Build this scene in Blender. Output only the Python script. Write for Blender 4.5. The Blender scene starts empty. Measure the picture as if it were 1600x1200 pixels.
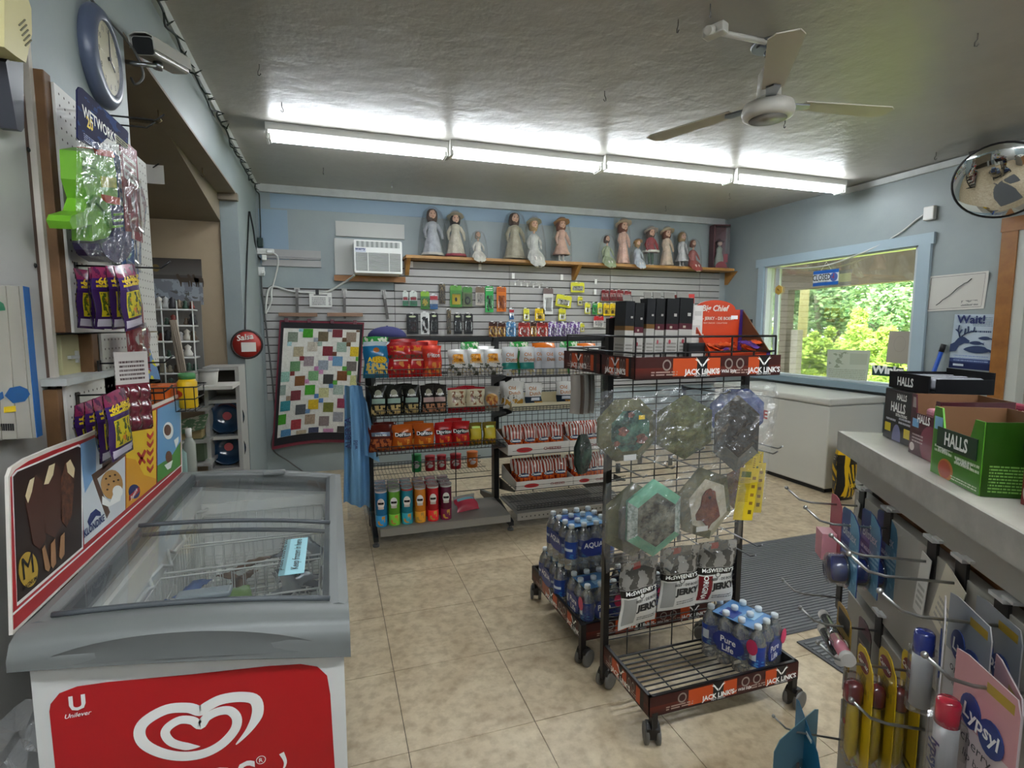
import bpy, bmesh, math, random
from math import pi, sin, cos, tan, radians, sqrt, atan2
from mathutils import Vector, Matrix
random.seed(7)
SC = bpy.context.scene
COL = SC.collection

# ---------------------------------------------------------------- camera
F, H = 844.0, 1.43
YAW, PIT = radians(18.44), radians(5.935)
FWD = Vector((sin(YAW)*cos(PIT), cos(YAW)*cos(PIT), -sin(PIT)))
RGT = Vector((cos(YAW), -sin(YAW), 0))
UPV = RGT.cross(FWD)
cam_d = bpy.data.cameras.new('camera'); cam_d.sensor_width = 36; cam_d.lens = F/1600*36; cam_d.clip_start = .02
cam = bpy.data.objects.new('camera', cam_d); COL.objects.link(cam)
cam.matrix_world = Matrix(((RGT.x, UPV.x, -FWD.x, 0), (RGT.y, UPV.y, -FWD.y, 0), (RGT.z, UPV.z, -FWD.z, H), (0, 0, 0, 1)))
SC.camera = cam

def at(px, py, x=None, y=None, z=None, P=None, N=None):
    """point of the real plane x=, y=, z= (or through P with normal N) that the photograph shows at a pixel"""
    d = FWD + (px-800)/F*RGT + (600-py)/F*UPV
    o = Vector((0, 0, H))
    if P is not None: return o + d*((P-o).dot(N)/d.dot(N))
    for i, a in enumerate((x, y, z)):
        if a is not None: return o + d*((a-o[i])/d[i])

# ---------------------------------------------------------------- world, sun, exposure
W = bpy.data.worlds.new('world'); SC.world = W; W.use_nodes = True
wn = W.node_tree.nodes; bg = wn['Background']
sky = wn.new('ShaderNodeTexSky'); sky.sky_type = 'HOSEK_WILKIE'; sky.turbidity = 6; sky.ground_albedo = .35
sky.sun_direction = (.55, .35, .75)
mixb = wn.new('ShaderNodeMix'); mixb.data_type = 'RGBA'; mixb.inputs[0].default_value = .8; mixb.inputs[7].default_value = (1, .98, .95, 1)
W.node_tree.links.new(sky.outputs[0], mixb.inputs[6]); W.node_tree.links.new(mixb.outputs[2], bg.inputs[0])
bg.inputs[1].default_value = 4.5
sun_d = bpy.data.lights.new('sun', 'SUN'); sun_d.energy = 3.5; sun_d.angle = .2; sun_d.color = (1, .96, .88)
sun = bpy.data.objects.new('sun', sun_d); COL.objects.link(sun)
sun.rotation_euler = Vector((-.35, -.1, -.9)).to_track_quat('-Z', 'Y').to_euler()
TUBE_W, TUBE_REAR_W = 12.0, 18.0          # light of each fluorescent fixture in view / added unseen behind the camera as fill
SC.view_settings.view_transform = 'Standard'; SC.view_settings.look = 'None'
SC.view_settings.gamma = 1; SC.view_settings.use_curve_mapping = False
SC.view_settings.exposure = 1.4
try:
    SC.cycles.max_bounces = 8; SC.cycles.transparent_max_bounces = 24; SC.cycles.use_denoising = True
    SC.cycles.caustics_reflective = False; SC.cycles.caustics_refractive = False; SC.cycles.sample_clamp_indirect = 6
except Exception: pass

# ---------------------------------------------------------------- materials
def lin(h):
    h = h.lstrip('#'); r = []
    for i in (0, 2, 4):
        c = int(h[i:i+2], 16)/255
        r.append(c/12.92 if c <= .04045 else ((c+.055)/1.055)**2.4)
    return (*r, 1)
MATS = {}
def _new(name):
    m = bpy.data.materials.new(name); m.use_nodes = True
    nt = m.node_tree; return m, nt, nt.nodes['Principled BSDF']
def mat(name, col='808080', rough=.6, metal=0, spec=None, emit=None, es=0, noise=None, bump=None, coat=0):
    """plain surface; noise=(second colour, scale, amount) mottles it, bump=(scale, strength, distance)"""
    if name in MATS: return MATS[name]
    m, nt, b = _new(name)
    b.inputs['Base Color'].default_value = lin(col); b.inputs['Roughness'].default_value = rough; b.inputs['Metallic'].default_value = metal
    if spec is not None: b.inputs['Specular IOR Level'].default_value = spec
    if coat: b.inputs['Coat Weight'].default_value = coat; b.inputs['Coat Roughness'].default_value = .1
    if emit: b.inputs['Emission Color'].default_value = lin(emit); b.inputs['Emission Strength'].default_value = es
    L = nt.links.new
    if noise or bump:
        tc = nt.nodes.new('ShaderNodeTexCoord')
    if noise:
        n = nt.nodes.new('ShaderNodeTexNoise'); n.inputs['Scale'].default_value = noise[1]; n.inputs['Detail'].default_value = 6
        n.inputs['Roughness'].default_value = .65
        r = nt.nodes.new('ShaderNodeValToRGB'); r.color_ramp.elements[0].position = .5-noise[2]; r.color_ramp.elements[1].position = .5+noise[2]
        r.color_ramp.elements[0].color = lin(col); r.color_ramp.elements[1].color = lin(noise[0])
        L(tc.outputs['Object'], n.inputs['Vector']); L(n.outputs[0], r.inputs[0]); L(r.outputs[0], b.inputs['Base Color'])
    if bump:
        n = nt.nodes.new('ShaderNodeTexNoise'); n.inputs['Scale'].default_value = bump[0]; n.inputs['Detail'].default_value = 4
        q = nt.nodes.new('ShaderNodeBump'); q.inputs['Strength'].default_value = bump[1]; q.inputs['Distance'].default_value = bump[2]
        L(tc.outputs['Object'], n.inputs['Vector']); L(n.outputs[0], q.inputs['Height']); L(q.outputs[0], b.inputs['Normal'])
    MATS[name] = m; return m
def clear(name, tint='ffffff', alpha=.25, rough=.08, crinkle=0, haze=0, fres=.7):
    """clear plastic or glass sheet: mostly see-through, with a glossy skin (and a little milky haze)"""
    if name in MATS: return MATS[name]
    m = bpy.data.materials.new(name); m.use_nodes = True; nt = m.node_tree; nt.nodes.clear(); N = nt.nodes.new; L = nt.links.new
    out = N('ShaderNodeOutputMaterial'); tr = N('ShaderNodeBsdfTransparent'); gl = N('ShaderNodeBsdfGlossy'); mx = N('ShaderNodeMixShader')
    tr.inputs[0].default_value = lin(tint); gl.inputs['Roughness'].default_value = rough
    lw = N('ShaderNodeLayerWeight'); lw.inputs[0].default_value = .35
    mp = N('ShaderNodeMath'); mp.operation = 'MULTIPLY_ADD'; mp.inputs[1].default_value = fres; mp.inputs[2].default_value = alpha*.35; mp.use_clamp = True
    L(lw.outputs['Fresnel'], mp.inputs[0]); L(mp.outputs[0], mx.inputs[0]); L(gl.outputs[0], mx.inputs[2])
    if haze:
        df = N('ShaderNodeBsdfDiffuse'); df.inputs[0].default_value = (.8, .82, .84, 1); m2 = N('ShaderNodeMixShader'); m2.inputs[0].default_value = haze
        L(tr.outputs[0], m2.inputs[1]); L(df.outputs[0], m2.inputs[2]); L(m2.outputs[0], mx.inputs[1])
    else: L(tr.outputs[0], mx.inputs[1])
    if crinkle:
        tc = N('ShaderNodeTexCoord'); n = N('ShaderNodeTexNoise'); n.inputs['Scale'].default_value = 22; n.inputs['Detail'].default_value = 2; n.inputs['Distortion'].default_value = 1.5
        q = N('ShaderNodeBump'); q.inputs['Strength'].default_value = crinkle; q.inputs['Distance'].default_value = .02
        L(tc.outputs['Object'], n.inputs['Vector']); L(n.outputs[0], q.inputs['Height']); L(q.outputs[0], gl.inputs['Normal'])
    L(mx.outputs[0], out.inputs[0]); MATS[name] = m; return m
def printed(name, base, shapes=(), rough=.4, coat=0, bump=None, metal=0):
    """flat print on a surface's own UV square. shapes, painted in order:
    r(u0,v0,u1,v1,c) e(cu,cv,ru,rv,c) n(u0,v0,u1,v1,c,scale,thr) blotches, t(u0,v0,u1,v1,c,rows) lines of small type,
    g(u0,v0,u1,v1,c1,c2) vertical blend, d(u0,v0,u1,v1,c,n) diagonal stripes, b(u0,v0,u1,v1,c,n) bars"""
    if name in MATS: return MATS[name]
    m, nt, b = _new(name); N = nt.nodes.new; L = nt.links.new
    b.inputs['Roughness'].default_value = rough; b.inputs['Metallic'].default_value = metal; b.inputs['Specular IOR Level'].default_value = .3
    if coat: b.inputs['Coat Weight'].default_value = coat*.6; b.inputs['Coat Roughness'].default_value = .12
    tc = N('ShaderNodeTexCoord'); sp = N('ShaderNodeSeparateXYZ'); L(tc.outputs['UV'], sp.inputs[0]); U, V = sp.outputs[0], sp.outputs[1]
    def M(op, a, c=None, d=None):
        n = N('ShaderNodeMath'); n.operation = op
        for i, v in enumerate((a, c, d)):
            if v is None: continue
            if isinstance(v, (int, float)): n.inputs[i].default_value = v
            else: L(v, n.inputs[i])
        return n.outputs[0]
    def rect(u0, v0, u1, v1):
        return M('MULTIPLY', M('COMPARE', U, (u0+u1)/2, abs(u1-u0)/2), M('COMPARE', V, (v0+v1)/2, abs(v1-v0)/2))
    def noise(scale, det=3):
        n = N('ShaderNodeTexNoise'); n.inputs['Scale'].default_value = scale; n.inputs['Detail'].default_value = det
        L(tc.outputs['UV'], n.inputs['Vector']); return n.outputs[0]
    cur = None
    def put(mask, colr):
        nonlocal cur
        x = N('ShaderNodeMix'); x.data_type = 'RGBA'; L(mask, x.inputs[0])
        if cur is None: x.inputs[6].default_value = lin(base)
        else: L(cur, x.inputs[6])
        if isinstance(colr, str): x.inputs[7].default_value = lin(colr)
        else: L(colr, x.inputs[7])
        cur = x.outputs[2]
    for s in shapes:
        k, a = s[0], s[1:]
        if k == 'r': put(rect(*a[:4]), a[4])
        elif k == 'e':
            du = M('DIVIDE', M('SUBTRACT', U, a[0]), a[2]); dv = M('DIVIDE', M('SUBTRACT', V, a[1]), a[3])
            put(M('LESS_THAN', M('ADD', M('MULTIPLY', du, du), M('MULTIPLY', dv, dv)), 1.0), a[4])
        elif k == 'n': put(M('MULTIPLY', rect(*a[:4]), M('GREATER_THAN', noise(a[5]), a[6] if len(a) > 6 else .5)), a[4])
        elif k == 't':
            fr = M('FRACT', M('MULTIPLY', M('SUBTRACT', V, a[1]), a[5]/abs(a[3]-a[1])))
            line = M('COMPARE', fr, .5, .26)
            nn = N('ShaderNodeTexNoise'); nn.inputs['Scale'].default_value = 1; nn.inputs['Detail'].default_value = 0
            cb = N('ShaderNodeCombineXYZ'); L(M('MULTIPLY', U, 60), cb.inputs[0]); L(M('FLOOR', M('MULTIPLY', V, a[5]/abs(a[3]-a[1]))), cb.inputs[1]); L(cb.outputs[0], nn.inputs['Vector'])
            put(M('MULTIPLY', M('MULTIPLY', rect(*a[:4]), line), M('GREATER_THAN', nn.outputs[0], .42)), a[4])
        elif k == 'g':
            x = N('ShaderNodeMix'); x.data_type = 'RGBA'; x.inputs[6].default_value = lin(a[4]); x.inputs[7].default_value = lin(a[5])
            L(M('DIVIDE', M('SUBTRACT', V, a[1]), a[3]-a[1]), x.inputs[0]); put(rect(*a[:4]), x.outputs[2])
        elif k == 'd': put(M('MULTIPLY', rect(*a[:4]), M('LESS_THAN', M('FRACT', M('MULTIPLY', M('ADD', U, V), a[5])), .5)), a[4])
        elif k == 'b':
            put(M('MULTIPLY', rect(*a[:4]), M('LESS_THAN', M('FRACT', M('MULTIPLY', U, a[5])), .5)), a[4])
    if cur is None: b.inputs['Base Color'].default_value = lin(base)
    else: L(cur, b.inputs['Base Color'])
    if bump:
        n = N('ShaderNodeTexNoise'); n.inputs['Scale'].default_value = bump[0]; q = N('ShaderNodeBump'); q.inputs['Strength'].default_value = bump[1]; q.inputs['Distance'].default_value = .004
        L(tc.outputs['UV'], n.inputs['Vector']); L(n.outputs[0], q.inputs['Height']); L(q.outputs[0], b.inputs['Normal'])
    MATS[name] = m; return m

# ---------------------------------------------------------------- mesh building
class MB:
    """collects shapes; obj() links them as ONE mesh object"""
    def __init__(s): s.v = []; s.f = []; s.m = []; s.uv = []; s.k = 0; s.sm = []
    def face(s, idx, uv=None, smooth=False): s.f.append(tuple(idx)); s.m.append(s.k); s.uv.append(uv); s.sm.append(smooth)
    def add(s, vs, fs, smooth=False, uvs=None):
        o = len(s.v); s.v += [Vector(p) for p in vs]
        for i, f in enumerate(fs): s.face([o+j for j in f], uvs[i] if uvs else None, smooth)
        return s
    def mat(s, k): s.k = k; return s
    def box(s, c, d, rz=0, M=None, bev=0):
        """box of size d at centre c, turned by rz about its own vertical; every face carries the full UV square"""
        R = M if M is not None else Matrix.Rotation(rz, 3, 'Z')
        x, y, z = d[0]/2, d[1]/2, d[2]/2; c = Vector(c)
        P = [c + R @ Vector(p) for p in ((-x,-y,-z),(x,-y,-z),(x,y,-z),(-x,y,-z),(-x,-y,z),(x,-y,z),(x,y,z),(-x,y,z))]
        fs = [(0,1,5,4),(1,2,6,5),(2,3,7,6),(3,0,4,7),(4,5,6,7),(3,2,1,0)]
        if bev:
            bm = bmesh.new(); vv = [bm.verts.new(p) for p in P]
            for f in fs: bm.faces.new([vv[i] for i in f])
            bmesh.ops.bevel(bm, geom=bm.edges[:], offset=bev, segments=2, affect='EDGES', profile=.5)
            bm.verts.index_update()
            s.add([v.co.copy() for v in bm.verts], [[v.index for v in f.verts] for f in bm.faces], False); bm.free(); return s
        return s.add(P, fs, False, [((0,0),(1,0),(1,1),(0,1))]*6)
    def tube(s, pts, r, n=6, caps=True, smooth=True):
        pts = [Vector(p) for p in pts]; o = len(s.v); N = len(pts); up = None
        for i, p in enumerate(pts):
            t = (pts[min(i+1, N-1)]-pts[max(i-1, 0)])
            t = t.normalized() if t.length > 1e-9 else Vector((0,0,1))
            if up is None: up = Vector((0,0,1)) if abs(t.z) < .9 else Vector((0,1,0))
            a = t.cross(up).normalized(); b = a.cross(t); up = b
            rr = r[i] if isinstance(r, (list, tuple)) else r
            for k in range(n):
                q = 2*pi*k/n; s.v.append(p + a*cos(q)*rr + b*sin(q)*rr)
        for i in range(N-1):
            for k in range(n):
                s.face((o+i*n+k, o+i*n+(k+1) % n, o+(i+1)*n+(k+1) % n, o+(i+1)*n+k), None, smooth)
        if caps: s.face([o+k for k in range(n)][::-1]); s.face([o+(N-1)*n+k for k in range(n)])
        return s
    def lathe(s, prof, c=(0,0,0), n=20, M=None, smooth=True, flute=None, sx=1, sy=1, v0=0, v1=1, caps=True):
        """profile [(radius, height)...] turned about the z axis (then turned by M); UV u round, v up"""
        c = Vector(c); o = len(s.v); K = len(prof)
        tot = sum((Vector(prof[i+1])-Vector(prof[i])).length for i in range(K-1)) or 1; acc = [0]
        for i in range(K-1): acc.append(acc[-1]+(Vector(prof[i+1])-Vector(prof[i])).length/tot)
        for i, (r, h) in enumerate(prof):
            for k in range(n):
                q = 2*pi*k/n; rr = r*(1+flute[1]*cos(flute[0]*q)*(1 if flute[2] else (1-acc[i]))) if flute else r
                p = Vector((rr*cos(q)*sx, rr*sin(q)*sy, h)); s.v.append(c + (M @ p if M is not None else p))
        for i in range(K-1):
            for k in range(n):
                a, b = acc[i]*(v1-v0)+v0, acc[i+1]*(v1-v0)+v0
                s.face((o+i*n+k, o+i*n+(k+1) % n, o+(i+1)*n+(k+1) % n, o+(i+1)*n+k), ((k/n, a), ((k+1)/n, a), ((k+1)/n, b), (k/n, b)), smooth)
        if caps and prof[0][0] > 1e-6: s.face([o+k for k in range(n)][::-1])
        if caps and prof[-1][0] > 1e-6: s.face([o+(K-1)*n+k for k in range(n)])
        return s
    def cyl(s, p0, p1, r, r1=None, n=12, smooth=True): return s.tube([p0, p1], [r, r if r1 is None else r1], n, True, smooth)
    def ball(s, c, r, n=12, m=8, sx=1, sy=1, sz=1, M=None):
        return s.lathe([(max(r*sin(pi*i/m), 0), -r*cos(pi*i/m)*sz) for i in range(m+1)], c, n, M, True, None, sx, sy)
    def prism(s, poly, axis='y', a=0, b=1, smooth=False, M=None, c=(0,0,0)):
        """outline extruded from a to b along an axis; both caps carry UVs over the outline's bounding box"""
        o = len(s.v); n = len(poly); us = [p[0] for p in poly]; vs = [p[1] for p in poly]
        u0, u1, w0, w1 = min(us), max(us), min(vs), max(vs)
        uv = [((p[0]-u0)/((u1-u0) or 1), (p[1]-w0)/((w1-w0) or 1)) for p in poly]
        def P(p, t):
            q = Vector((p[0], t, p[1])) if axis == 'y' else Vector((t, p[0], p[1])) if axis == 'x' else Vector((p[0], p[1], t))
            return Vector(c) + (M @ q if M is not None else q)
        for t in (a, b): s.v += [P(p, t) for p in poly]
        f0 = list(range(n)); f1 = [n+i for i in range(n)]
        s.face([o+i for i in f0], uv); s.face([o+i for i in f1][::-1], uv[::-1])
        for i in range(n):
            j = (i+1) % n; s.face((o+j, o+i, o+n+i, o+n+j), None, smooth)
        return s
    def grid(s, fn, nu, nv, smooth=True, flip=False, u0=0, u1=1):
        """sheet: fn(u,v) -> point"""
        o = len(s.v)
        for j in range(nv+1):
            for i in range(nu+1): s.v.append(Vector(fn(i/nu, j/nv)))
        for j in range(nv):
            for i in range(nu):
                q = [o+j*(nu+1)+i, o+j*(nu+1)+i+1, o+(j+1)*(nu+1)+i+1, o+(j+1)*(nu+1)+i]
                uv = [(i/nu, j/nv), ((i+1)/nu, j/nv), ((i+1)/nu, (j+1)/nv), (i/nu, (j+1)/nv)]
                if flip: q = q[::-1]; uv = uv[::-1]
                s.face(q, uv, smooth)
        return s
    def text(s, txt, size, origin, right=(1,0,0), up=(0,0,1), bold=.0, align='C', warp=None, sx=1, depth=.0004, shear=0):
        """flat lettering whose baseline starts at / is centred on origin"""
        vs, fs = glyphs(txt, bold, shear); right = Vector(right).normalized()*size*sx; up = Vector(up).normalized()*size
        xs = [v[0] for v in vs] or [0]; x0 = (min(xs)+max(xs))/2 if align == 'C' else min(xs) if align == 'L' else max(xs)
        out = [Vector(origin) + right*(v[0]-x0) + up*v[1] for v in vs]
        if warp: out = [warp(p) for p in out]
        return s.add(out, fs)
    def xf(s, M):
        s.v = [M @ v for v in s.v]; return s
GL = {}
def glyphs(txt, bold=0, shear=0):
    k = (txt, bold, shear)
    if k not in GL:
        c = bpy.data.curves.new('lettering', 'FONT'); c.body = txt; c.resolution_u = 2; c.offset = bold; c.shear = shear
        o = bpy.data.objects.new('lettering', c); me = bpy.data.meshes.new_from_object(o)
        GL[k] = ([(v.co.x, v.co.y) for v in me.vertices], [list(p.vertices) for p in me.polygons])
        bpy.data.meshes.remove(me); bpy.data.objects.remove(o); bpy.data.curves.remove(c)
    return GL[k]
def mesh(name, mb, mats):
    me = bpy.data.meshes.new(name); me.from_pydata([tuple(v) for v in mb.v], [], mb.f)
    for m in (mats if isinstance(mats, (list, tuple)) else [mats]): me.materials.append(m)
    if any(mb.m): me.polygons.foreach_set('material_index', mb.m)
    me.polygons.foreach_set('use_smooth', mb.sm)
    if any(u is not None for u in mb.uv):
        ul = me.uv_layers.new(name='UVMap'); flat = []
        for f, u in zip(mb.f, mb.uv):
            for i in range(len(f)): flat += list(u[i]) if u else (0, 0)
        ul.data.foreach_set('uv', flat)
    me.update(); return me
def obj(name, mb, mats, parent=None, loc=None, rot=None, kind=None, label=None, world=False):
    """one mesh object; world=True: the shapes are in world coordinates, rebased to the parent's place"""
    if world and parent is not None:
        Mi = parent.matrix_basis.inverted(); mb.v = [Mi @ v for v in mb.v]
    o = bpy.data.objects.new(name, mesh(name, mb, mats)); COL.objects.link(o)
    if parent is not None: o.parent = parent
    if loc is not None: o.location = loc
    if rot is not None: o.rotation_euler = rot
    if kind: o['kind'] = kind
    if label: o['label'] = label
    return o
def thing(name, label, cat, loc=(0,0,0), rot=(0,0,0), group=None):
    o = bpy.data.objects.new(name, None); o.empty_display_size = .05; COL.objects.link(o)
    o.location = loc; o.rotation_euler = rot if isinstance(rot, (tuple, list)) else (0, 0, rot); o['label'] = label; o['category'] = cat
    if group: o['group'] = group
    return o
def tag(o, label, cat, group=None):
    o['label'] = label; o['category'] = cat
    if group: o['group'] = group
    return o
def dup(root, loc, rot=(0,0,0), label=None, group=None, scale=None):
    r = root.copy(); COL.objects.link(r); r.location = loc; r.rotation_euler = rot if isinstance(rot, (tuple, list)) else (0, 0, rot)
    if scale: r.scale = scale
    if label: r['label'] = label
    if group: r['group'] = group
    for ch in root.children:
        c = ch.copy(); COL.objects.link(c); c.parent = r
        for g in ch.children:
            d = g.copy(); COL.objects.link(d); d.parent = c
    return r
def struct(name, mb, mats, parent=None):
    o = obj(name, mb, mats, parent); o['kind'] = 'structure'; return o
def sm(t): return t*t*(3-2*t)
def arc(c, r, a0, a1, n, rx=None):
    return [(c[0]+(rx or r)*cos(a0+(a1-a0)*i/n), c[1]+r*sin(a0+(a1-a0)*i/n)) for i in range(n+1)]
def rrect(x0, y0, x1, y1, r, n=4):
    return arc((x1-r, y0+r), r, -pi/2, 0, n)+arc((x1-r, y1-r), r, 0, pi/2, n)+arc((x0+r, y1-r), r, pi/2, pi, n)+arc((x0+r, y0+r), r, pi, 1.5*pi, n)
BLACK = mat('black_paint', '0e0e10', .4); WHITE = mat('white_plastic', 'e6e6e2', .4); CHROME = mat('zinc_wire', '9b9da0', .28, 1)
INKW = mat('white_ink', 'f2f2ee', .5); INKB = mat('black_ink', '111114', .5); INKR = mat('red_ink', 'b01c22', .5); INKY = mat('yellow_ink', 'f2cf1e', .5); INKN = mat('navy_ink', '1d2c63', .5)
BAGC = clear('clear_poly_bag', 'ffffff', .28, .13, .5, .05, .5); BLIST = clear('clear_blister', 'fdfdfe', .18, .05, 0, .012, .5)
# ================================================================ the room
XL, XR, YB, ZC, YF = -.625, 4.68, 5.63, 2.75, -2.8
PAINT = mat('blue_grey_wall_paint', '98a19f', .5, noise=('8b9699', 1.3, .2), bump=(60, .12, .004))
PAINT2 = mat('bluer_wall_paint', '8aa0b2', .5)
CEILM = mat('satin_ceiling_paint', 'b4b0a7', .34, noise=('a39f97', 1.1, .22), bump=(9, .28, .02))
TRIMW = mat('white_trim_paint', 'c9ccca', .5, noise=('b2b5b2', 5, .2)); BEIGE = mat('beige_panelling', 'b8a58a', .6, noise=('a8957b', 2, .25))
TAUPE = mat('taupe_panelling', '8d8170', .6, noise=('7d7262', 2, .25))
PINE = mat('varnished_pine', 'b98a4a', .42, noise=('8f6230', 9, .22)); DKWOOD = mat('brown_batten_wood', '7a5734', .6, noise=('5d4025', 12, .25))
SLATM = mat('grey_slat_laminate', 'a7a5a2', .4, noise=('9e9c99', 3, .3)); GROOVE = mat('slat_groove', '3a3532', .7)
TILEM = mat('stone_look_vinyl', 'ae9a7c', .36, noise=('d2c2a4', 6.5, .2), bump=(30, .12, .004)); GROUT = mat('tile_seam', '4f4436', .7)
# subtle second mottling for the vinyl
_nt = TILEM.node_tree; _b = _nt.nodes['Principled BSDF']; _tc = _nt.nodes['Texture Coordinate']
_n2 = _nt.nodes.new('ShaderNodeTexNoise'); _n2.inputs['Scale'].default_value = 22; _n2.inputs['Detail'].default_value = 5
_r2 = _nt.nodes.new('ShaderNodeValToRGB'); _r2.color_ramp.elements[0].position = .36; _r2.color_ramp.elements[1].position = .56
_r2.color_ramp.elements[0].color = (.62, .57, .52, 1); _r2.color_ramp.elements[1].color = (1, 1, 1, 1)
_mm = _nt.nodes.new('ShaderNodeMix'); _mm.data_type = 'RGBA'; _mm.blend_type = 'MULTIPLY'; _mm.inputs[0].default_value = .6
_src = _b.inputs['Base Color'].links[0].from_socket; _gm = _nt.nodes.new('ShaderNodeNewGeometry')
for _k in [x for x in _nt.nodes if x.type == 'TEX_NOISE']: _nt.links.new(_gm.outputs['Position'], _k.inputs['Vector'])
_nt.links.new(_n2.outputs[0], _r2.inputs[0]); _nt.links.new(_src, _mm.inputs[6]); _nt.links.new(_r2.outputs[0], _mm.inputs[7]); _nt.links.new(_mm.outputs[2], _b.inputs['Base Color'])

fl = struct('floor', MB().box(((XL+XR)/2-.9, (YF+YB)/2, -.055), (XR-XL+2.2, YB-YF+.2, .1)), GROUT)
tm = mesh('tile', MB().box((0, 0, -.004), (.4545, .4545, .008)), TILEM)
TX0, TY0, TS = .203, 1.714, .4572
for i in range(-3, 11):
    for j in range(-5, 9):
        x, y = TX0+TS*(i+.5), TY0+TS*(j+.5)
        if x < XL-.3 or x > XR+.3 or y > YB+.3: continue
        o = bpy.data.objects.new('tile', tm); COL.objects.link(o); o.parent = fl; o.location = (x, y, 0); o['kind'] = 'structure'
struct('ceiling', MB().box(((XL+XR)/2, (YF+YB)/2, ZC+.05), (XR-XL+.3, YB-YF+.3, .1)), CEILM)
OY0, OY1, HZ = 2.22, 4.53, 2.41
wl = MB().box((XL-.06, (YF+OY0)/2, ZC/2), (.12, OY0-YF, ZC)).box((XL-.06, (OY0+OY1)/2, (HZ+ZC)/2), (.12, OY1-OY0, ZC-HZ)).box((XL-.06, (OY1+YB+.1)/2, ZC/2), (.12, YB+.1-OY1, ZC))
WL = struct('wall_left', wl, PAINT)
struct('beam', MB().box((XL-.062, (OY0+OY1)/2, HZ-.006), (.128, OY1-OY0, .012)), TAUPE, WL)
# the alcove behind the opening
struct('wall_alcove', MB().mat(0).box((-1.775, OY1+.06, 1.2), (2.06, .08, 2.6)).box((-2.5, 3.3, 1.2), (.1, 2.6, 2.6)).mat(1).box((-1.7, OY0-.05, 1.2), (1.9, .08, 2.6)), [BEIGE, PAINT])
struct('ceiling_alcove', MB().prism([(OY0-.1, HZ+.01), (3.12, HZ+.01), (OY1+.05, 2.2), (OY1+.05, 2.5), (OY0-.1, 2.5)], 'x', -2.6, XL-.12), TAUPE)
struct('trim_alcove', MB().box((-1.65, 3.12, HZ-.004), (1.8, .03, .012)).box((XL-.06, OY1-.03, HZ-.03), (.14, .06, .05)), TAUPE)
# back wall with its slats
WB = struct('wall_back', MB().mat(0).box(((XL+XR)/2, YB+.06, ZC/2), (XR-XL+.3, .12, ZC)).mat(1).box((.01, YB-.001, 1.274), (1.22, .008, 1.07)).box((2.6, YB-.001, 1.43), (3.96, .008, 1.39)), [PAINT, GROOVE])
struct('trim_paint', MB().box((1.3, YB-.001, 2.61), (3.6, .006, .13)).box((-.48, YB-.003, 2.28), (.25, .006, .5)), PAINT2, WB)
PX = [-.60, .62, 1.84, 3.06, 4.28, 4.58]; smesh = {}
for p in range(5):
    w = PX[p+1]-PX[p]-.004; zt = 1.82 if p == 0 else 2.13
    k = 0
    while .735+.0762*(k+1) <= zt+.03:
        z = .735+.0762*k+.034
        if (p) not in smesh: smesh[p] = mesh('slat', MB().box((0, 0, 0), (w, .018, .0675), 0, None, .0025), SLATM)
        o = bpy.data.objects.new('slat', smesh[p]); COL.objects.link(o); o.parent = WB; o.location = ((PX[p]+PX[p+1])/2, YB-.014, z); o['kind'] = 'structure'; k += 1
# loose slat strip and the patch boards round the air conditioner
struct('trim_slat', MB().box((-.33, YB-.012, 2.04), (.52, .02, .06)).box((-.33, YB-.012, 2.13), (.52, .02, .07)).box((-.33, YB-.02, 2.085), (.5, .012, .012)), [SLATM], WB)
struct('trim_back', MB().box(((XL+XR)/2-.03, YB-.02, 2.715), (XR-XL-.08, .035, .07)), TRIMW)
struct('trim_right', MB().mat(1).box((XR-.015, 2.35, 2.715), (.03, 3.4, .05)), [PAINT, TRIMW])
struct('trim_left', MB().box((XL+.012, 3.2, 2.725), (.03, 4.9, .05)), TRIMW)
# right wall with the window and the door
wy0, wy1 = at(1436, 387, x=XR).y, at(1197, 415, x=XR).y
wz0, wz1 = .92, at(1320, 400, x=XR).z
dy0, dy1, dz1 = 1.55, at(1558, 490, x=XR).y-.095, 2.12
wr = MB().box((XR+.06, (wy1+YB+.1)/2, ZC/2), (.12, YB-wy1+.1, ZC)).box((XR+.06, (wy0+wy1)/2, wz0/2), (.12, wy1-wy0, wz0)).box((XR+.06, (wy0+wy1)/2, (wz1+ZC)/2), (.12, wy1-wy0, ZC-wz1))
wr.box((XR+.06, (dy1+wy0)/2, ZC/2), (.12, wy0-dy1, ZC)).box((XR+.06, (dy0+dy1)/2, (dz1+ZC)/2), (.12, dy1-dy0, ZC-dz1)).box((XR+.06, (YF+dy0)/2, ZC/2), (.12, dy0-YF, ZC))
WR = struct('wall_right', wr, PAINT)
struct('wall_front', MB().box(((XL+XR)/2, YF-.05, ZC/2), (XR-XL+.3, .1, ZC)), PAINT)
CAS = mat('blue_window_casing', '9fb2bd', .45); GLASS = clear('window_glass', 'f4faf8', .12, .02)
wn_ = struct('window_1', MB().box((XR-.01, (wy0+wy1)/2, wz1+.045), (.03, wy1-wy0+.26, .09)).box((XR-.01, wy0-.06, (wz0+wz1)/2), (.03, .1, wz1-wz0)).box((XR-.01, wy1+.05, (wz0+wz1)/2), (.03, .08, wz1-wz0)), CAS)
struct('window_sill', MB().box((XR-.03, (wy0+wy1)/2, wz0-.03), (.12, wy1-wy0+.24, .06)), mat('sill_paint', '7f929b', .45), wn_)
ALU = mat('bright_window_frame', 'c4ccd0', .4)
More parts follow.
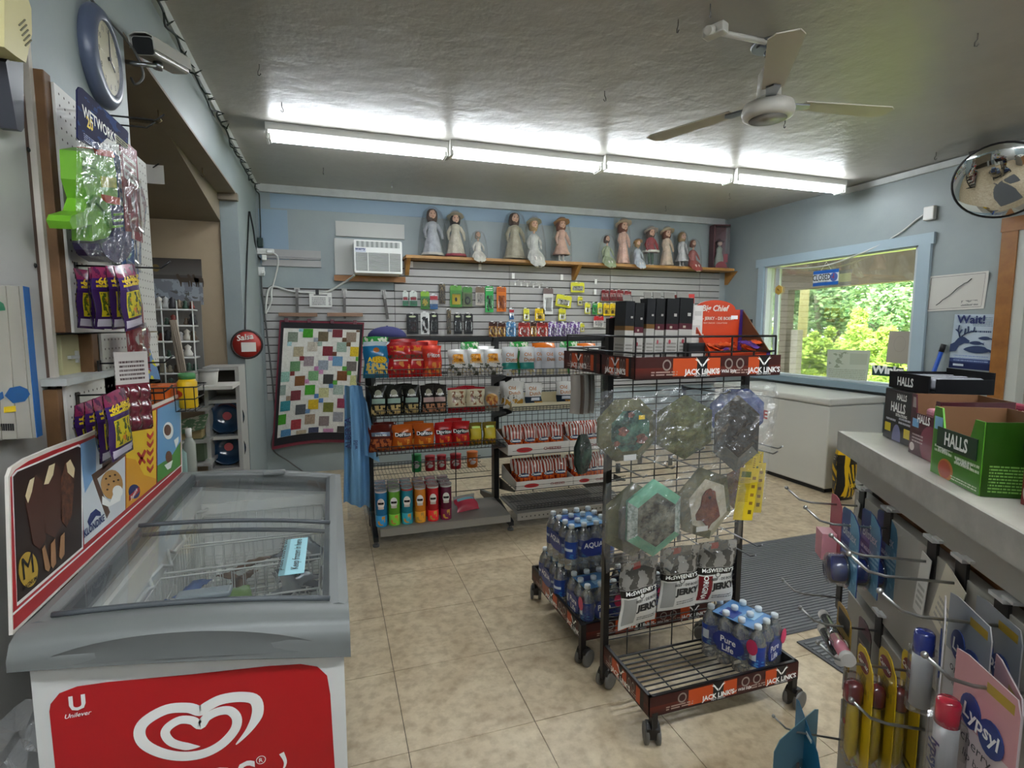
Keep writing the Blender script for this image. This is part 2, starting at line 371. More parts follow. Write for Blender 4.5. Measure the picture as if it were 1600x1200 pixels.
struct('window_frame', MB().box((XR+.05, wy0+.012, (wz0+wz1)/2), (.1, .024, wz1-wz0)).box((XR+.05, wy1-.012, (wz0+wz1)/2), (.1, .024, wz1-wz0)).box((XR+.05, (wy0+wy1)/2, wz0+.008), (.1, wy1-wy0, .016)).box((XR+.05, (wy0+wy1)/2, wz1-.006), (.1, wy1-wy0, .012)).box((XR+.06, wy1-.13, (wz0+wz1)/2), (.03, .05, wz1-wz0)), ALU, wn_)
struct('window_pane', MB().box((XR+.06, (wy0+wy1)/2, (wz0+wz1)/2), (.004, wy1-wy0-.04, wz1-wz0-.03)), GLASS, wn_)
d1 = struct('door_1', MB().box((XR+.09, (dy0+dy1)/2, dz1/2), (.04, dy1-dy0-.01, dz1-.02)), mat('beige_door', 'aaa295', .5))
struct('door_frame', MB().box((XR-.01, dy1+.045, dz1/2), (.04, .1, dz1)).box((XR-.012, (dy0+dy1)/2+.02, dz1+.05), (.045, dy1-dy0+.16, .1)), mat('orange_wood_casing', 'a06a2c', .45, noise=('7d4d1c', 8, .25)), d1)
struct('door_jamb', MB().box((XR+.03, dy1-.04, dz1/2), (.1, .07, dz1)), mat('pale_jamb', 'b9bcb4', .5), d1)

# ---------------------------------------------------------------- fluorescent fixtures
TUBE = mat('lit_tube', 'ffffff', .5, emit='f4fbff', es=1)
def em(strength, name):
    m = mat(name, 'ffffff', .5, emit='f1f8ff', es=strength); return m
FIXM = mat('white_fixture_enamel', 'dcdcd6', .4)
proto = None; nfix = 0
def fixture(x, y, label, group, tubemat):
    t = thing('fluorescent_light', label, 'ceiling light', (x, y, ZC), 0, group)
    obj('housing', MB().prism([(-.062, 0), (.062, 0), (.062, -.045), (.05, -.056), (-.05, -.056), (-.062, -.045)], 'x', -.6, .6), FIXM, t)
    for s in (-1, 1):
        obj('tube', MB().cyl((-.575, .032*s, -.079), (.575, .032*s, -.079), .017, None, 10), tubemat, t)
        obj('end_plate', MB().box((.592*s, 0, -.068), (.014, .12, .075)), FIXM, t)
        obj('lamp_holder', MB().box((.58*s, 0, -.083), (.018, .1, .035)), FIXM, t)
    return t
T_A = em(TUBE_W/.88, 'lit_tube_front'); T_B = em(TUBE_REAR_W/.88, 'lit_tube_fill')
for i, w in enumerate(('first fluorescent light of the row, at the beige alcove end', 'second fluorescent light of the row from the alcove end', 'third fluorescent light of the row from the alcove end', 'last fluorescent light of the row, ending above the window wall')):
    fixture(-.36+.6+1.2*i, 4.0-.045*i, w, 'fluorescent lights in a row', T_A)
for i in range(4):  # assumed rows out of view behind the camera, added as fill light
    fixture(-.1+1.205*i, -.25, 'unseen fluorescent light in the fill row added behind the camera', 'fluorescent fill lights added behind the camera', T_B)
    if i % 2 == 0: fixture(-.1+1.205*i+.5, -1.9, 'unseen fluorescent light added far behind the camera for fill', 'fluorescent fill lights added in the rear', T_B)

# ================================================================ outside the window
GRASS = mat('meadow_grass', '8c9848', .8, noise=('a9b05e', .8, .2))
struct('ground_outside', MB().box((34, 12, -.35), (58, 90, .1)), GRASS)
DECK = mat('weathered_porch_wood', '6b5f52', .8, noise=('52473c', 7, .25))
po = thing('porch_frame', 'weathered grey wooden porch beam and posts outside the window', 'porch', (6.6, 5.5, -.3))
bm_y0 = 1.0
obj('beam', MB().box((0, .2, 2.54), (.14, 9, .5)), DECK, po)
obj('roof_board', MB().box((-.75, .2, 2.86), (1.7, 9, .05)), DECK, po)
for yy in (at(1230, 480, x=6.6).y, at(1197, 480, x=6.6).y+.1): obj('post', MB().box((0, yy-5.5, 1.4), (.13, .13, 2.8)), DECK, po)
o = obj('post', MB().box((0, at(1248, 500, x=6.6).y-5.5+.02, .85), (.1, .12, 1.7)), mat('pale_porch_wood', 'a19a90', .8, noise=('837b71', 9, .25)), po)
pole = thing('utility_pole', 'pale wooden utility pole standing in the meadow', 'pole', (19, at(1254, 500, x=19).y, -.3))
obj('shaft', MB().cyl((0, 0, 0), (.1, 0, 8.5), .2, .15, 10), mat('pole_wood', 'b9ae86', .8, noise=('9c9068', 4, .3)), pole)
obj('crossarm', MB().box((.1, 0, 7.6), (.1, 2.0, .12)), mat('pole_wood', 'b9ae86'), pole)
def leafcloud(blobs, n, size, seed):
    R = random.Random(seed); m = MB()
    for _ in range(n):
        c, r = blobs[R.randrange(len(blobs))]
        while True:
            d = Vector((R.uniform(-1, 1), R.uniform(-1, 1), R.uniform(-1, 1)))
            if .3 < d.length < 1: break
        p = Vector(c)+Vector((d.x*r[0], d.y*r[1], d.z*r[2])); s = size*R.uniform(.6, 1.3)
        a = Vector((R.gauss(0, 1), R.gauss(0, 1), R.gauss(0, .6))).normalized(); b = a.orthogonal().normalized()
        m.mat(R.randrange(3)).add([p-a*s, p+b*s*.6, p+a*s, p-b*s*.6], [(0, 1, 2, 3)])
    return m
LEAF = [mat('leaf_dark', '6d9462', .7), mat('leaf_mid', '8db070', .7), mat('leaf_pale', 'b3cd92', .7)]
LEAFY = [mat('shrub_leaf_dark', '7a9a30', .7), mat('shrub_leaf_mid', '9cb83c', .7), mat('shrub_leaf_pale', 'b9cf58', .7)]
BARK = mat('birch_bark', 'a9a496', .8, noise=('77715f', 5, .3))
def tree(x, y, h, w, seed, label):
    R = random.Random(seed); t = thing('tree', label, 'tree', (x, y, -.3), 0, 'trees across the meadow')
    obj('trunk', MB().tube([(0, 0, 0), (R.uniform(-.3, .3), R.uniform(-.3, .3), h*.4), (R.uniform(-.4, .4), 0, h*.85)], [.2, .15, .04], 7), BARK, t)
    bl = [((R.gauss(0, w*.33), R.gauss(0, w*.33), h*(.18+.8*k/13)), (w*R.uniform(.28, .5), w*R.uniform(.28, .5), h*.11)) for k in range(14)]
    obj('foliage', leafcloud(bl, 6500, .13, seed), LEAF, t, kind='stuff')
TL = ['tall leafy tree beyond the meadow']
for i in range(11):
    py = 1205+26*i; x = 27+3.2*((i*7) % 3); p = at(py, 500, x=x)
    tree(x, p.y, 9+1.5*((i*5) % 3), 3.0+.5*(i % 2), 40+i, 'tall leafy tree in the dense green row beyond the meadow')
for i in range(4): tree(37, 13+7.5*i, 13, 6, 70+i, 'tall leafy tree in the dense green row beyond the meadow')
for i, (px, hh, ww, X) in enumerate(((1265, 1.2, 1.5, 16), (1292, 1.7, 1.1, 18), (1335, 2.3, 1.5, 17), (1372, 1.5, 1.6, 16.5), (1408, 1.7, 1.6, 15), (1440, 1.5, 1.8, 16), (1208, 1.7, 1.4, 17))):
    p = at(px, 560, x=X); R = random.Random(i+9)
    t = thing('shrub', ['low yellow-green shrub at the pole', 'narrow pointed yellow-green shrub', 'tallest yellow-green shrub in the meadow', 'low rounded shrub beside the tallest one', 'small shrub behind the brown notice', 'shrub at the window frame side of the meadow', 'dark shrub seen through the narrow pane'][i], 'shrub', (X, p.y, -.3))
    obj('stem', MB().tube([(0, 0, 0), (.05, 0, hh*.6)], [.04, .02], 6), BARK, t)
    obj('foliage', leafcloud([((R.gauss(0, ww*.22), R.gauss(0, ww*.22), hh*(.15+.75*k/6)), (ww*.42*(1-k/10), ww*.42*(1-k/10), hh*.16)) for k in range(7)], 2200, .085, i), LEAFY, t, kind='stuff')
g = MB(); R = random.Random(3)
for _ in range(9000):
    x = R.uniform(8, 16); y = R.uniform(3.5, 17); a = R.uniform(0, pi); hh = R.uniform(.1, .35)
    g.mat(R.randrange(3)).add([(x-.02*cos(a), y-.02*sin(a), -.3), (x+.02*cos(a), y+.02*sin(a), -.3), (x+R.gauss(0, .08), y+R.gauss(0, .08), -.3+hh)], [(0, 1, 2)])
tag(obj('grass', g, [mat('grass_a', '9db02a', .8), mat('grass_b', 'b8c433', .8), mat('grass_c', '86a030', .8)], kind='stuff'), 'tall yellow-green meadow grass outside the window', 'grass')
# ================================================================ ice cream freezer and its billboard
GREYP = mat('grey_moulded_plastic', '6f7271', .42); GREYD = mat('dark_grey_seal', '4b5054', .45); FRZW = mat('white_freezer_enamel', 'd6d7d4', .35)
REDG = mat('freezer_red_graphic', 'ad1a1f', .35); INNER = mat('freezer_liner', 'eeeeea', .45); WIREW = mat('white_coated_wire', 'dfe0dc', .4)
fx0, fx1, fy0, fy1 = -.485, .015, .975, 2.03
def ftop(x):
    u = (x-fx0)/(fx1-fx0); return .952-.05*u+.05*u*(1-u)
FZ = thing('chest_freezer', 'glass-topped ice cream chest freezer with a red heart graphic on its white end', 'freezer', ((fx0+fx1)/2, (fy0+fy1)/2, 0))
def W_(n, mb, m, par=FZ, **k): return obj(n, mb, m, par, world=True, **k)
bx0, bx1, by0, by1 = fx0+.02, fx1-.012, fy0+.018, fy1-.015
b = MB()
b.prism([(bx0, .06), (bx1, .06), (bx1, .84), (bx0, .9)], 'y', by0, by0+.04)
b.prism([(bx0, .06), (bx1, .06), (bx1, .84), (bx0, .9)], 'y', by1-.04, by1)
b.prism([(bx0, .06), (bx0+.03, .06), (bx0+.03, .9), (bx0, .9)], 'y', by0+.04, by1-.04).prism([(bx1-.03, .06), (bx1, .06), (bx1, .84), (bx1-.03, .84)], 'y', by0+.04, by1-.04)
b.box(((bx0+bx1)/2, (by0+by1)/2, .08), (bx1-bx0, by1-by0, .04))
W_('body', b, FRZW)
W_('plinth', MB().box(((fx0+fx1)/2, (fy0+fy1)/2, .03), (.42, .98, .06)), GREYD)
W_('liner', MB().box((bx0+.036, 1.5, .6), (.01, 1.0, .6)).box((bx1-.036, 1.5, .58), (.01, 1.0, .52)).box((-.235, by0+.05, .6), (.44, .01, .5)).box((-.235, by1-.05, .6), (.44, .01, .5)).box((-.235, 1.5, .64), (.44, 1.0, .01)), INNER)
# moulded end caps: arched top, bulging fascia
def cap(y0, y1, near):
    m = MB(); n = 14; sgn = -1 if near else 1
    def fn(u, v):
        x = fx0+(fx1-fx0)*u; t = ftop(x); e = 1-abs(2*u-1)**10*.25
        prof = [(0, -.070+.026*(1-u)), (.0, -.028), (.012, -.006), (.035, .003), (.085, .0), (.085, -.03)] if near else [(0, -.06), (0, -.02), (.01, -.002), (.03, .002), (.055, 0), (.055, -.03)]
        k = v*(len(prof)-1); i = min(int(k), len(prof)-2); f = k-i
        d, z = [prof[i][j]*(1-f)+prof[i+1][j]*f for j in (0, 1)]
        bul = .012*(1-(2*u-1)**2) if near else 0
        y = (y0-bul*(1-v)+d) if near else (y1-d)
        return (x, y, t+z)
    m.grid(fn, n, 15, True, not near)
    m.prism([(fx0, .912), (fx1, .825), (fx1, ftop(fx1)-.02), (fx0, ftop(fx0)-.02)], 'y', y0+.012 if near else y0+.03, y1-.004 if not near else y0+.06)
    return m
W_('end_cap', cap(fy0, 0, True), GREYP); W_('end_cap', cap(fy1-.055, fy1, False), GREYP)
cr = MB()
def crn(u, v):      # shallow scooped lens in the fascia
    x = fx0+.035+(fx1-fx0-.07)*u; w = .042*(1-(2*u-1)**2)**.7+.003
    return (x, fy0-.0135+.002*sin(pi*v)+.012*(2*u-1)**2, ftop(x)-.056+.014*(1-u)+w*v)
W_('scoop', MB().grid(crn, 16, 4), mat('grey_plastic_scoop', '646766', .45))
for nm, xa, xb in (('rail', fx0, fx0+.034), ('rail', fx1-.036, fx1)):
    za, zb = ftop(xa), ftop(xb)
    W_(nm, MB().prism([(xa, za-.065), (xb, zb-.065), (xb, zb), ((xa+xb)/2, (za+zb)/2+.004), (xa, za)], 'y', fy0+.06, fy1-.05), GREYP)
    W_('track', MB().prism([(xb-.012 if xa == fx0 else xa-.012, zb-.03), (xb+.012 if xa == fx0 else xa, zb-.03), (xb+.012 if xa == fx0 else xa, (zb if xa == fx0 else za)-.002), (xb-.012 if xa == fx0 else xa-.012, (zb if xa == fx0 else za)-.004)], 'y', fy0+.08, fy1-.05), GREYD)
LID = clear('freezer_lid_glass', 'fbfdfc', .10, .03, 0, .05, .45)
lx0, lx1 = fx0+.03, fx1-.034
yc = 1.47
for nm, ya, yb, dz in (('glass_lid', fy0+.075, yc+.01, .004), ('glass_lid', yc-.02, fy1-.045, -.010)):
    L_ = W_(nm, MB().grid(lambda u, v: (lx0+(lx1-lx0)*u, ya+(yb-ya)*v, ftop(lx0+(lx1-lx0)*u)+dz), 12, 1), LID)
    for yy in (ya, yb):
        obj('lid_frame', MB().tube([(lx0+(lx1-lx0)*i/12, yy, ftop(lx0+(lx1-lx0)*i/12)+dz) for i in range(13)], .0055, 6), GREYD, L_, world=False).data.transform(FZ.matrix_basis.inverted())
    if dz > 0:
        obj('lid_handle', MB().box((-.235, ya+.02, ftop(-.235)+.008), (.09, .03, .012), 0, None, .004), mat('lid_grip', '6d7579', .5), L_).data.transform(FZ.matrix_basis.inverted())
W_('lid_handle', MB().box((-.2, fy1-.058, ftop(-.2)+.002), (.07, .025, .014), 0, None, .004), GREYP)
st = MB(); Rg = Vector((0, 1, 0)); q = Vector((lx1-.09, 1.24, ftop(lx1-.09)+.006)); slope = Vector((-.95, 0, .06))
W_('sticker', MB().mat(0).box((lx1-.075, 1.25, ftop(lx1-.075)+.0056), (.05, .2, .0006)).mat(1).text('Keep frozen in here', .021, (lx1-.063, 1.255, ftop(lx1-.065)+.0085), (0, 1, 0), (-1, 0, .08), .01).text('please close the door', .021, (lx1-.094, 1.255, ftop(lx1-.09)+.0095), (0, 1, 0), (-1, 0, .08), .01), [mat('pale_blue_sticker', '9fd8e4', .4), INKB], label='pale blue reminder sticker on the glass')
# baskets and hanging wires inside
def basket(ya, yb, za, zb, dx=.026):
    m = MB(); xa, xb = bx0+.05, bx1-.05
    for z in (za, (za+zb)/2, zb): m.tube([(xa, ya, z), (xb, ya, z), (xb, yb, z), (xa, yb, z), (xa, ya, z)], .0028 if z == zb else .0016, 5, False)
    k = 0
    while xa+k*dx < xb:
        x = xa+k*dx; m.tube([(x, ya, zb), (x, ya, za), (x, yb, za), (x, yb, zb)], .0013, 4, False); k += 1
    y = ya
    while y < yb: m.tube([(xa, y, zb), (xa, y, za), (xb, y, za), (xb, y, zb)], .0013, 4, False); y += dx
    return m
for ya, yb in ((1.30, 1.47), (1.50, 1.66), (1.68, 1.94)): W_('wire_basket', basket(ya, yb, .68, .82), WIREW, kind='stuff')
W_('hook_rail', MB().tube([(bx0+.05+.012*sin(i*1.9), 1.03+i*.045, .84+.014*cos(i*2.6)) for i in range(22)], .005, 6), WIREW)
W_('hook_rail', MB().tube([(bx1-.045+.006*sin(i*1.7), 1.06+i*.042, .80+.012*cos(i*2.1)) for i in range(22)], .004, 6), WIREW)
gm = MB()
for i in range(34): gm.box((-.44+.0125*i, 1.17, .78), (.0035, .22, .004))
for j in range(15): gm.box((-.235, 1.065+.0155*j, .78), (.42, .0035, .004))
W_('grid_tray', gm, WIREW, kind='stuff')
W_('divider', MB().box((-.16, 1.17, .81), (.003, .22, .05)), clear('divider_plastic', 'ffffff', .3, .05, 0, .12))
R = random.Random(11); wr_m = [mat('blue_ice_wrapper', '33558f', .35), mat('green_ice_wrapper', '6f8f4a', .35), mat('silver_ice_wrapper', '9aa0a8', .25, .6), mat('brown_ice_wrapper', '7c5b3e', .4)]
def wrapper(mk, p, rz, L=.11):
    m = MB().grid(lambda u, v: ((u-.5)*L, (v-.5)*.045*(1-.25*sin(pi*u)), .012*sin(pi*u)*sin(pi*v)+.003*sin(u*23+v*7)), 8, 5).grid(lambda u, v: ((u-.5)*L, (v-.5)*.045*(1-.25*sin(pi*u)), -.006*sin(pi*u)*sin(pi*v)), 8, 5, True, True)
    return m
wm_ = [mesh('ice_cream_bar', wrapper(None, None, 0), x) for x in wr_m]
nb = 0
for cx, cy, mk, n, lab in ((-.33, 1.38, 0, 7, 'blue wrapped ice cream bar heaped in the middle freezer basket'), (-.22, 1.39, 1, 6, 'green wrapped ice cream bar heaped in the middle freezer basket'), (-.08, 1.4, 2, 7, 'silver wrapped ice cream bar heaped at the right of the freezer basket'), (-.1, 1.6, 2, 6, 'silver wrapped ice cream bar in the far freezer basket'), (-.25, 1.58, 3, 5, 'brown wrapped ice cream bar in the far freezer basket')):
    for k in range(n):
        o = bpy.data.objects.new('ice_cream_bar', wm_[mk]); COL.objects.link(o)
        o.location = (cx+R.uniform(-.045, .045), cy+R.uniform(-.04, .04), .70+.02*k); o.rotation_euler = (R.uniform(-.4, .4), R.uniform(-.3, .3), R.uniform(0, 3))
        tag(o, lab, 'ice cream', lab.split(' ice')[0]+' bars'+str(cx > -.2 and ' on the right' or ' on the left'))
# red graphic, heart and lettering on the near end
GP = by0-.0015
def np_(px, py, d=0): p = at(px, py, y=GP-d); return (p.x, p.z)
red = [np_(*p) for p in ((77, 1112), (79, 1100), (92, 1084), (120, 1073), (170, 1066), (300, 1054), (420, 1041), (470, 1038), (496, 1042), (511, 1056), (516, 1085), (524, 1215))]
red = [(red[-1][0], .33), ] + [(red[0][0]+.004, .33)] + red
W_('red_graphic', MB().prism(red, 'y', GP, GP+.001), REDG)
hz = [(885,1112),(935,1055),(966,995),(957,945),(905,933),(830,943),(775,970),(750,986),(705,974),(625,980),(548,1022),(523,1065),(542,1110),(605,1143),(685,1156),(765,1145),(832,1110),(880,1057),(888,1013),(862,985),(818,988),(775,1010),(752,1040),(722,1022),(675,1020),(632,1045),(620,1073),(645,1104),(700,1119),(752,1119)]
hp = [Vector((*np_(x/2.4, 700+y/2.4, .001), 0)).xy for x, y in hz]
def spline(P, k=5):
    out = []
    for i in range(len(P)-1):
        a, b, c, d = P[max(i-1, 0)], P[i], P[i+1], P[min(i+2, len(P)-1)]
        for j in range(k):
            t = j/k; out.append(.5*((2*b)+(c-a)*t+(2*a-5*b+4*c-d)*t*t+(3*b-a-3*c+d)*t**3))
    return out+[P[-1]]
def stroke(P, w, mk):
    m = MB(); n = len(P)
    for i, p in enumerate(P):
        t = (P[min(i+1, n-1)]-P[max(i-1, 0)]).normalized(); nn = Vector((-t.y, t.x)); ww = w(i/(n-1))
        a, b = p+nn*ww, p-nn*ww; m.v += [Vector((a.x, mk, a.y)), Vector((b.x, mk, b.y))]
    for i in range(n-1): m.face((2*i, 2*i+1, 2*i+3, 2*i+2))
    return m
hs = spline(hp)
W_('heart_emblem', stroke(hs, lambda t: .0098*min(1, t*14+.1)*(1-.32*t) if t < .97 else .0065*(1-t)*33, GP-.0012), INKW)
tx = MB()
p = np_(402, 1226); tx.text('BREYERS', .072, (p[0], GP-.001, p[1]), (1, 0, 0), (0, 0, 1), .02, 'R')
p = np_(408, 1190); tx.text('R', .011, (p[0], GP-.001, p[1]), bold=.01)
W_('lettering', tx, INKW); W_('ring_mark', stroke([Vector((p[0]+.0075*cos(a*pi/8), p[1]+.004+.0075*sin(a*pi/8))) for a in range(17)], lambda t: .0006, GP-.001), INKW)
W_('accent_stroke', stroke(spline([Vector(np_(*q)) for q in ((440, 1176), (446, 1192), (437, 1212))]), lambda t: .004*(1.1-t), GP-.001), INKW)
p = np_(122, 1108); ul = MB().text('U', .034, (p[0], GP-.001, p[1]), bold=.035); ul.text('Unilever', .0105, (p[0], GP-.001, np_(122, 1119)[1]), shear=.3, bold=.01)
W_('maker_mark', ul, INKW)
# billboard along the wall side
BXP = -.487
def bq(px, py, d=0): p = at(px, py, x=BXP+d); return (p.y, p.z)
BB = thing('billboard', 'red-framed ice cream picture board standing along the freezer wall side', 'sign', (BXP-.01, 1.5, .95))
def B_(n, mb, m, **k): return obj(n, mb, m, BB, world=True, **k)
outl = [bq(*p) for p in ((20, 992), (13, 745), (18, 731), (40, 716), (80, 699), (132, 680), (200, 650), (282, 615), (285, 737))]
B_('board', MB().prism(outl, 'x', BXP-.005, BXP), mat('board_white_edge', 'dcd6cc', .4))
inl = [bq(*p) for p in ((21, 984), (16, 746), (24, 734), (45, 720), (82, 704), (132, 686), (200, 656), (281, 620), (283, 737))]
B_('red_border', MB().prism(inl, 'x', BXP, BXP+.0008), mat('board_red', 'a81c22', .35))
def bpoly(m, pts, d): m.prism([bq(*p, d) for p in pts], 'x', BXP+d-.0004, BXP+d)
ws = MB()
for a, b in (((20, 962), (284, 727)), ): bpoly(ws, [a, (a[0], a[1]-3.5), (b[0], b[1]-1.6), b], .0012)
bpoly(ws, [(19, 743), (26, 735), (123, 694), (128, 697), (130, 857), (27, 947)], .0012); B_('white_rule', ws, INKW)
C_ = lambda c, r, n=20, e=1: [(c[0]+r*cos(2*pi*i/n), c[1]+r*e*sin(2*pi*i/n)) for i in range(n)]
g1 = MB().mat(0); bpoly(g1, [(21, 745), (28, 737), (122, 697.5), (126.5, 700), (128, 855), (27.5, 941)], .002)
g1.mat(1); bpoly(g1, [(40, 785), (46, 752), (56, 742), (66, 752), (72, 842), (62, 858), (52, 850)], .0028); bpoly(g1, [(67, 765), (75, 733), (86, 722), (95, 735), (97, 820), (85, 840), (70, 832)], .0028)
g1.mat(2); bpoly(g1, [(96, 748), (103, 722), (112, 718), (117, 738), (112, 805), (104, 824), (95, 812)], .0028)
g1.mat(3); bpoly(g1, [(40, 775), (47, 750), (54, 746), (50, 768), (44, 786)], .0034); bpoly(g1, [(69, 757), (77, 728), (86, 724), (83, 742), (76, 756)], .0034); bpoly(g1, [(104, 724), (110, 718), (117, 732), (115, 747), (106, 738)], .0034)
g1.mat(4); bpoly(g1, [(66, 858), (70, 852), (79, 886), (76, 893), (71, 890)], .0034); bpoly(g1, [(80, 850), (86, 842), (88, 880), (83, 888), (80, 884)], .0034); bpoly(g1, [(95, 838), (101, 832), (101, 866), (96, 874), (93, 870)], .0034)
g1.mat(5); bpoly(g1, C_((44.5, 890), 15, 24, 1.85), .0028)
B_('dark_ice_cream_panel', g1, [mat('bar_panel_brown', '2b1b17', .3), mat('chocolate_print', '4a2a20', .35), mat('almond_chocolate_print', '6b3f28', .4, noise=('3f2218', 90, .1)), mat('vanilla_print', 'e3cfa6', .4), mat('stick_print', '9c7350', .5), mat('gold_print', 'b59235', .35)], label='dark panel with three chocolate bars and a gold coin')
p = bq(45, 900, .0032); B_('coin_letter', MB().text('M', .052, (BXP+.0036, p[0], p[1]), (0, 1, 0)).text('MAGNUM', .010, (BXP+.0036, p[0], p[1]-.016), (0, 1, 0), bold=.01), INKB)
g2 = MB().mat(0); bpoly(g2, [(126, 694), (195, 662), (196, 796), (132, 851)], .002)
g2.mat(1); bpoly(g2, [(126, 694), (150, 683), (150, 740), (133, 770), (128, 730)], .0024)
g2.mat(2); bpoly(g2, [(143, 742), (196, 705), (196, 712), (152, 748), (172, 800), (167, 810)], .0026); bpoly(g2, [(160, 716), (182, 700), (180, 716), (160, 735)], .0026)
g2.mat(3); bpoly(g2, C_((175, 757), 17, 20, 1.35), .003); g2.mat(4); bpoly(g2, [(160, 775), (172, 785), (178, 770), (190, 768), (188, 782), (170, 792), (160, 788)], .0034); bpoly(g2, C_((184, 768), 8, 14, 1.2), .0036)
g2.mat(5)
for cc in ((166, 748), (172, 744), (180, 742), (170, 757), (178, 752), (185, 750), (168, 765)): bpoly(g2, C_(cc, 1.6, 8), .0036)
g2.mat(6); bpoly(g2, [(137, 815), (142, 802), (150, 795), (157, 800), (158, 806), (150, 806), (140, 822)], .003)
B_('cookie_sandwich_panel', g2, [mat('snow_print', 'd5dadd', .35), mat('sky_print', '7fa7cf', .35), mat('brown_swirl_print', '5c4336', .4), mat('cookie_print', 'b98b50', .5), INKW, mat('chip_print', '3b2418', .5), INKN], label='white panel with a bitten cookie sandwich')
p = bq(148, 826, .003); B_('panel_lettering', MB().text('KLONDIKE', .0215, (BXP+.0036, p[0], p[1]), (0, 1, 0), (0, -.02, 1), .03), INKN)
g3 = MB().mat(0); bpoly(g3, [(197, 661), (244, 640), (244, 755), (197, 794)], .002); g3.mat(1); bpoly(g3, [(197, 715), (212, 718), (225, 742), (244, 748), (244, 756), (197, 795)], .0024)
g3.mat(2); bpoly(g3, C_((235, 660), 5, 14, 2.0), .003)
for k in range(5):
    yy = 676+13*k; bpoly(g3, [(230, yy), (235, yy+5), (240, yy-3), (240, yy+3), (235, yy+11), (230, yy+6)], .003)
bpoly(g3, [(216, 722), (226, 702), (229, 705), (219, 727)], .003); bpoly(g3, [(214, 708), (217, 706), (228, 722), (226, 725)], .003)
g3.mat(3); bpoly(g3, C_((210, 768), 9, 16, 1.25), .003); g3.mat(4); bpoly(g3, [(202, 775), (218, 760), (218, 768), (202, 783)], .0036)
B_('yellow_ice_pop_panel', g3, [mat('yellow_print', 'e8c22c', .35), mat('amber_print', 'd9991f', .35), mat('pop_red_print', 'bb2a2a', .35), INKN, INKR], label='yellow panel with a red striped ice pop')
p = bq(210, 774, .004); B_('panel_lettering', MB().text('Popsicle', .015, (BXP+.0042, p[0], p[1]), (0, 1, .25), (0, -.2, 1), .02), INKW)
g4 = MB().mat(0); bpoly(g4, [(246, 639), (282, 623), (282, 727), (246, 754)], .002); g4.mat(1); bpoly(g4, [(246, 728), (255, 722), (266, 716), (275, 702), (282, 690), (282, 727), (246, 754)], .0024)
g4.mat(2); bpoly(g4, C_((263, 673), 8, 18, 1.7), .003); g4.mat(3); bpoly(g4, C_((262, 672), 5.5, 14, 1.6), .0034); bpoly(g4, C_((264, 714), 5, 14, 1.9), .003); g4.mat(2); bpoly(g4, [(257, 727), (270, 719), (267, 731), (262, 734)], .0034); bpoly(g4, [(272, 688), (279, 682), (279, 690), (275, 700)], .003)
B_('sky_and_meadow_panel', g4, [mat('sky_blue_print', '6fa3cf', .35), mat('meadow_print', '4c8a3c', .4), INKW, mat('brown_scoop_print', '6a4630', .4)], label='blue sky panel with a tub over a green hill')

# ================================================================ clock, pegboards and wall goods on the left wall
RY = Matrix.Rotation(pi/2, 3, 'Y')
CLB = mat('slate_blue_plastic', '535c72', .3)
ck = thing('wall_clock', 'round slate blue wall clock with a cream face', 'clock', (XL, 1.965, 2.215))
ck.scale = (1, .84, .92)
obj('frame', MB().lathe([(.146, .0), (.152, .01), (.150, .022), (.138, .033), (.112, .038), (.106, .034), (.106, .028)], (0, 0, 0), 40, RY, caps=False), CLB, ck)
obj('dial', MB().lathe([(.108, .030), (0.0, .031)], (0, 0, 0), 40, RY, False), mat('cream_dial', 'd8d0b2', .5), ck)
nm = MB()
for k in range(12):
    a = pi/2-2*pi*k/12; nm.text(str(k or 12), .024, (.033, -.0+.085*cos(a), .085*sin(a)-.008), (0, 1, 0), bold=.01)
obj('numerals', nm, INKB, ck)
obj('hands', MB().box((.036, 0, .04), (.002, .004, .095)).box((.035, .02, -.012), (.002, .05, .005), 0, Matrix.Rotation(-.5, 3, 'X')).cyl((.03, 0, 0), (.038, 0, 0), .006), INKB, ck)
obj('cover_glass', MB().lathe([(.107, .041), (0, .043)], (0, 0, 0), 32, RY), clear('clock_glass', 'ffffff', .03, .05, 0, 0, .15), ck)
# white board, joint strip, battens
TB = mat('grey_white_board', 'bdbcb8', .5, noise=('b0afab', 3, .3))
yb1 = at(47, 300, x=XL+.012).y
lb = struct('trim_1', MB().box((XL+.006, yb1-.9, ZC/2), (.012, 1.8, ZC)), TB)
struct('trim_2', MB().mat(0).box((XL+.005, yb1+.012, ZC/2), (.006, .024, ZC)).mat(1).box((XL+.01, yb1+.032, ZC/2), (.02, .016, ZC)), [mat('brown_joint', '5a4236', .7), mat('cream_strip', 'c9c2b6', .6)])
scr = MB()
for px, py in ((30, 56), (31, 99), (44, 234), (55, 415), (70, 617)):
    p = at(px, py, x=XL+.013); scr.lathe([(.006, 0), (.004, .003), (0, .004)], p, 8, RY)
obj('screw', scr, INKB, lb, kind='stuff')
PEG = mat('white_pegboard', 'd2d0ca', .5); HOLE = mat('peg_hole_dark', '4a453f', .8)
def pegboard(name, ya, yb, za, zb, label, battens):
    t = thing(name, label, 'pegboard', (XL+.04, (ya+yb)/2, za))
    obj('panel', MB().box((XL+.043, (ya+yb)/2, (za+zb)/2), (.006, yb-ya, zb-za)), PEG, t, world=True)
    h = MB(); y = ya+.02
    while y < yb-.01:
        z = za+.015
        while z < zb-.01: h.lathe([(.0032, .0), (0, .0003)], (XL+.0465, y, z), 6, RY, False); z += .0254
        y += .0254
    obj('peg_hole', h, HOLE, t, kind='stuff', world=True)
    for y0, y1, z0, z1 in battens: obj('batten', MB().box((XL+.02, (y0+y1)/2, (z0+z1)/2), (.038, y1-y0, z1-z0), 0, None, .002), DKWOOD, t, world=True)
    return t
PXX = XL+.046
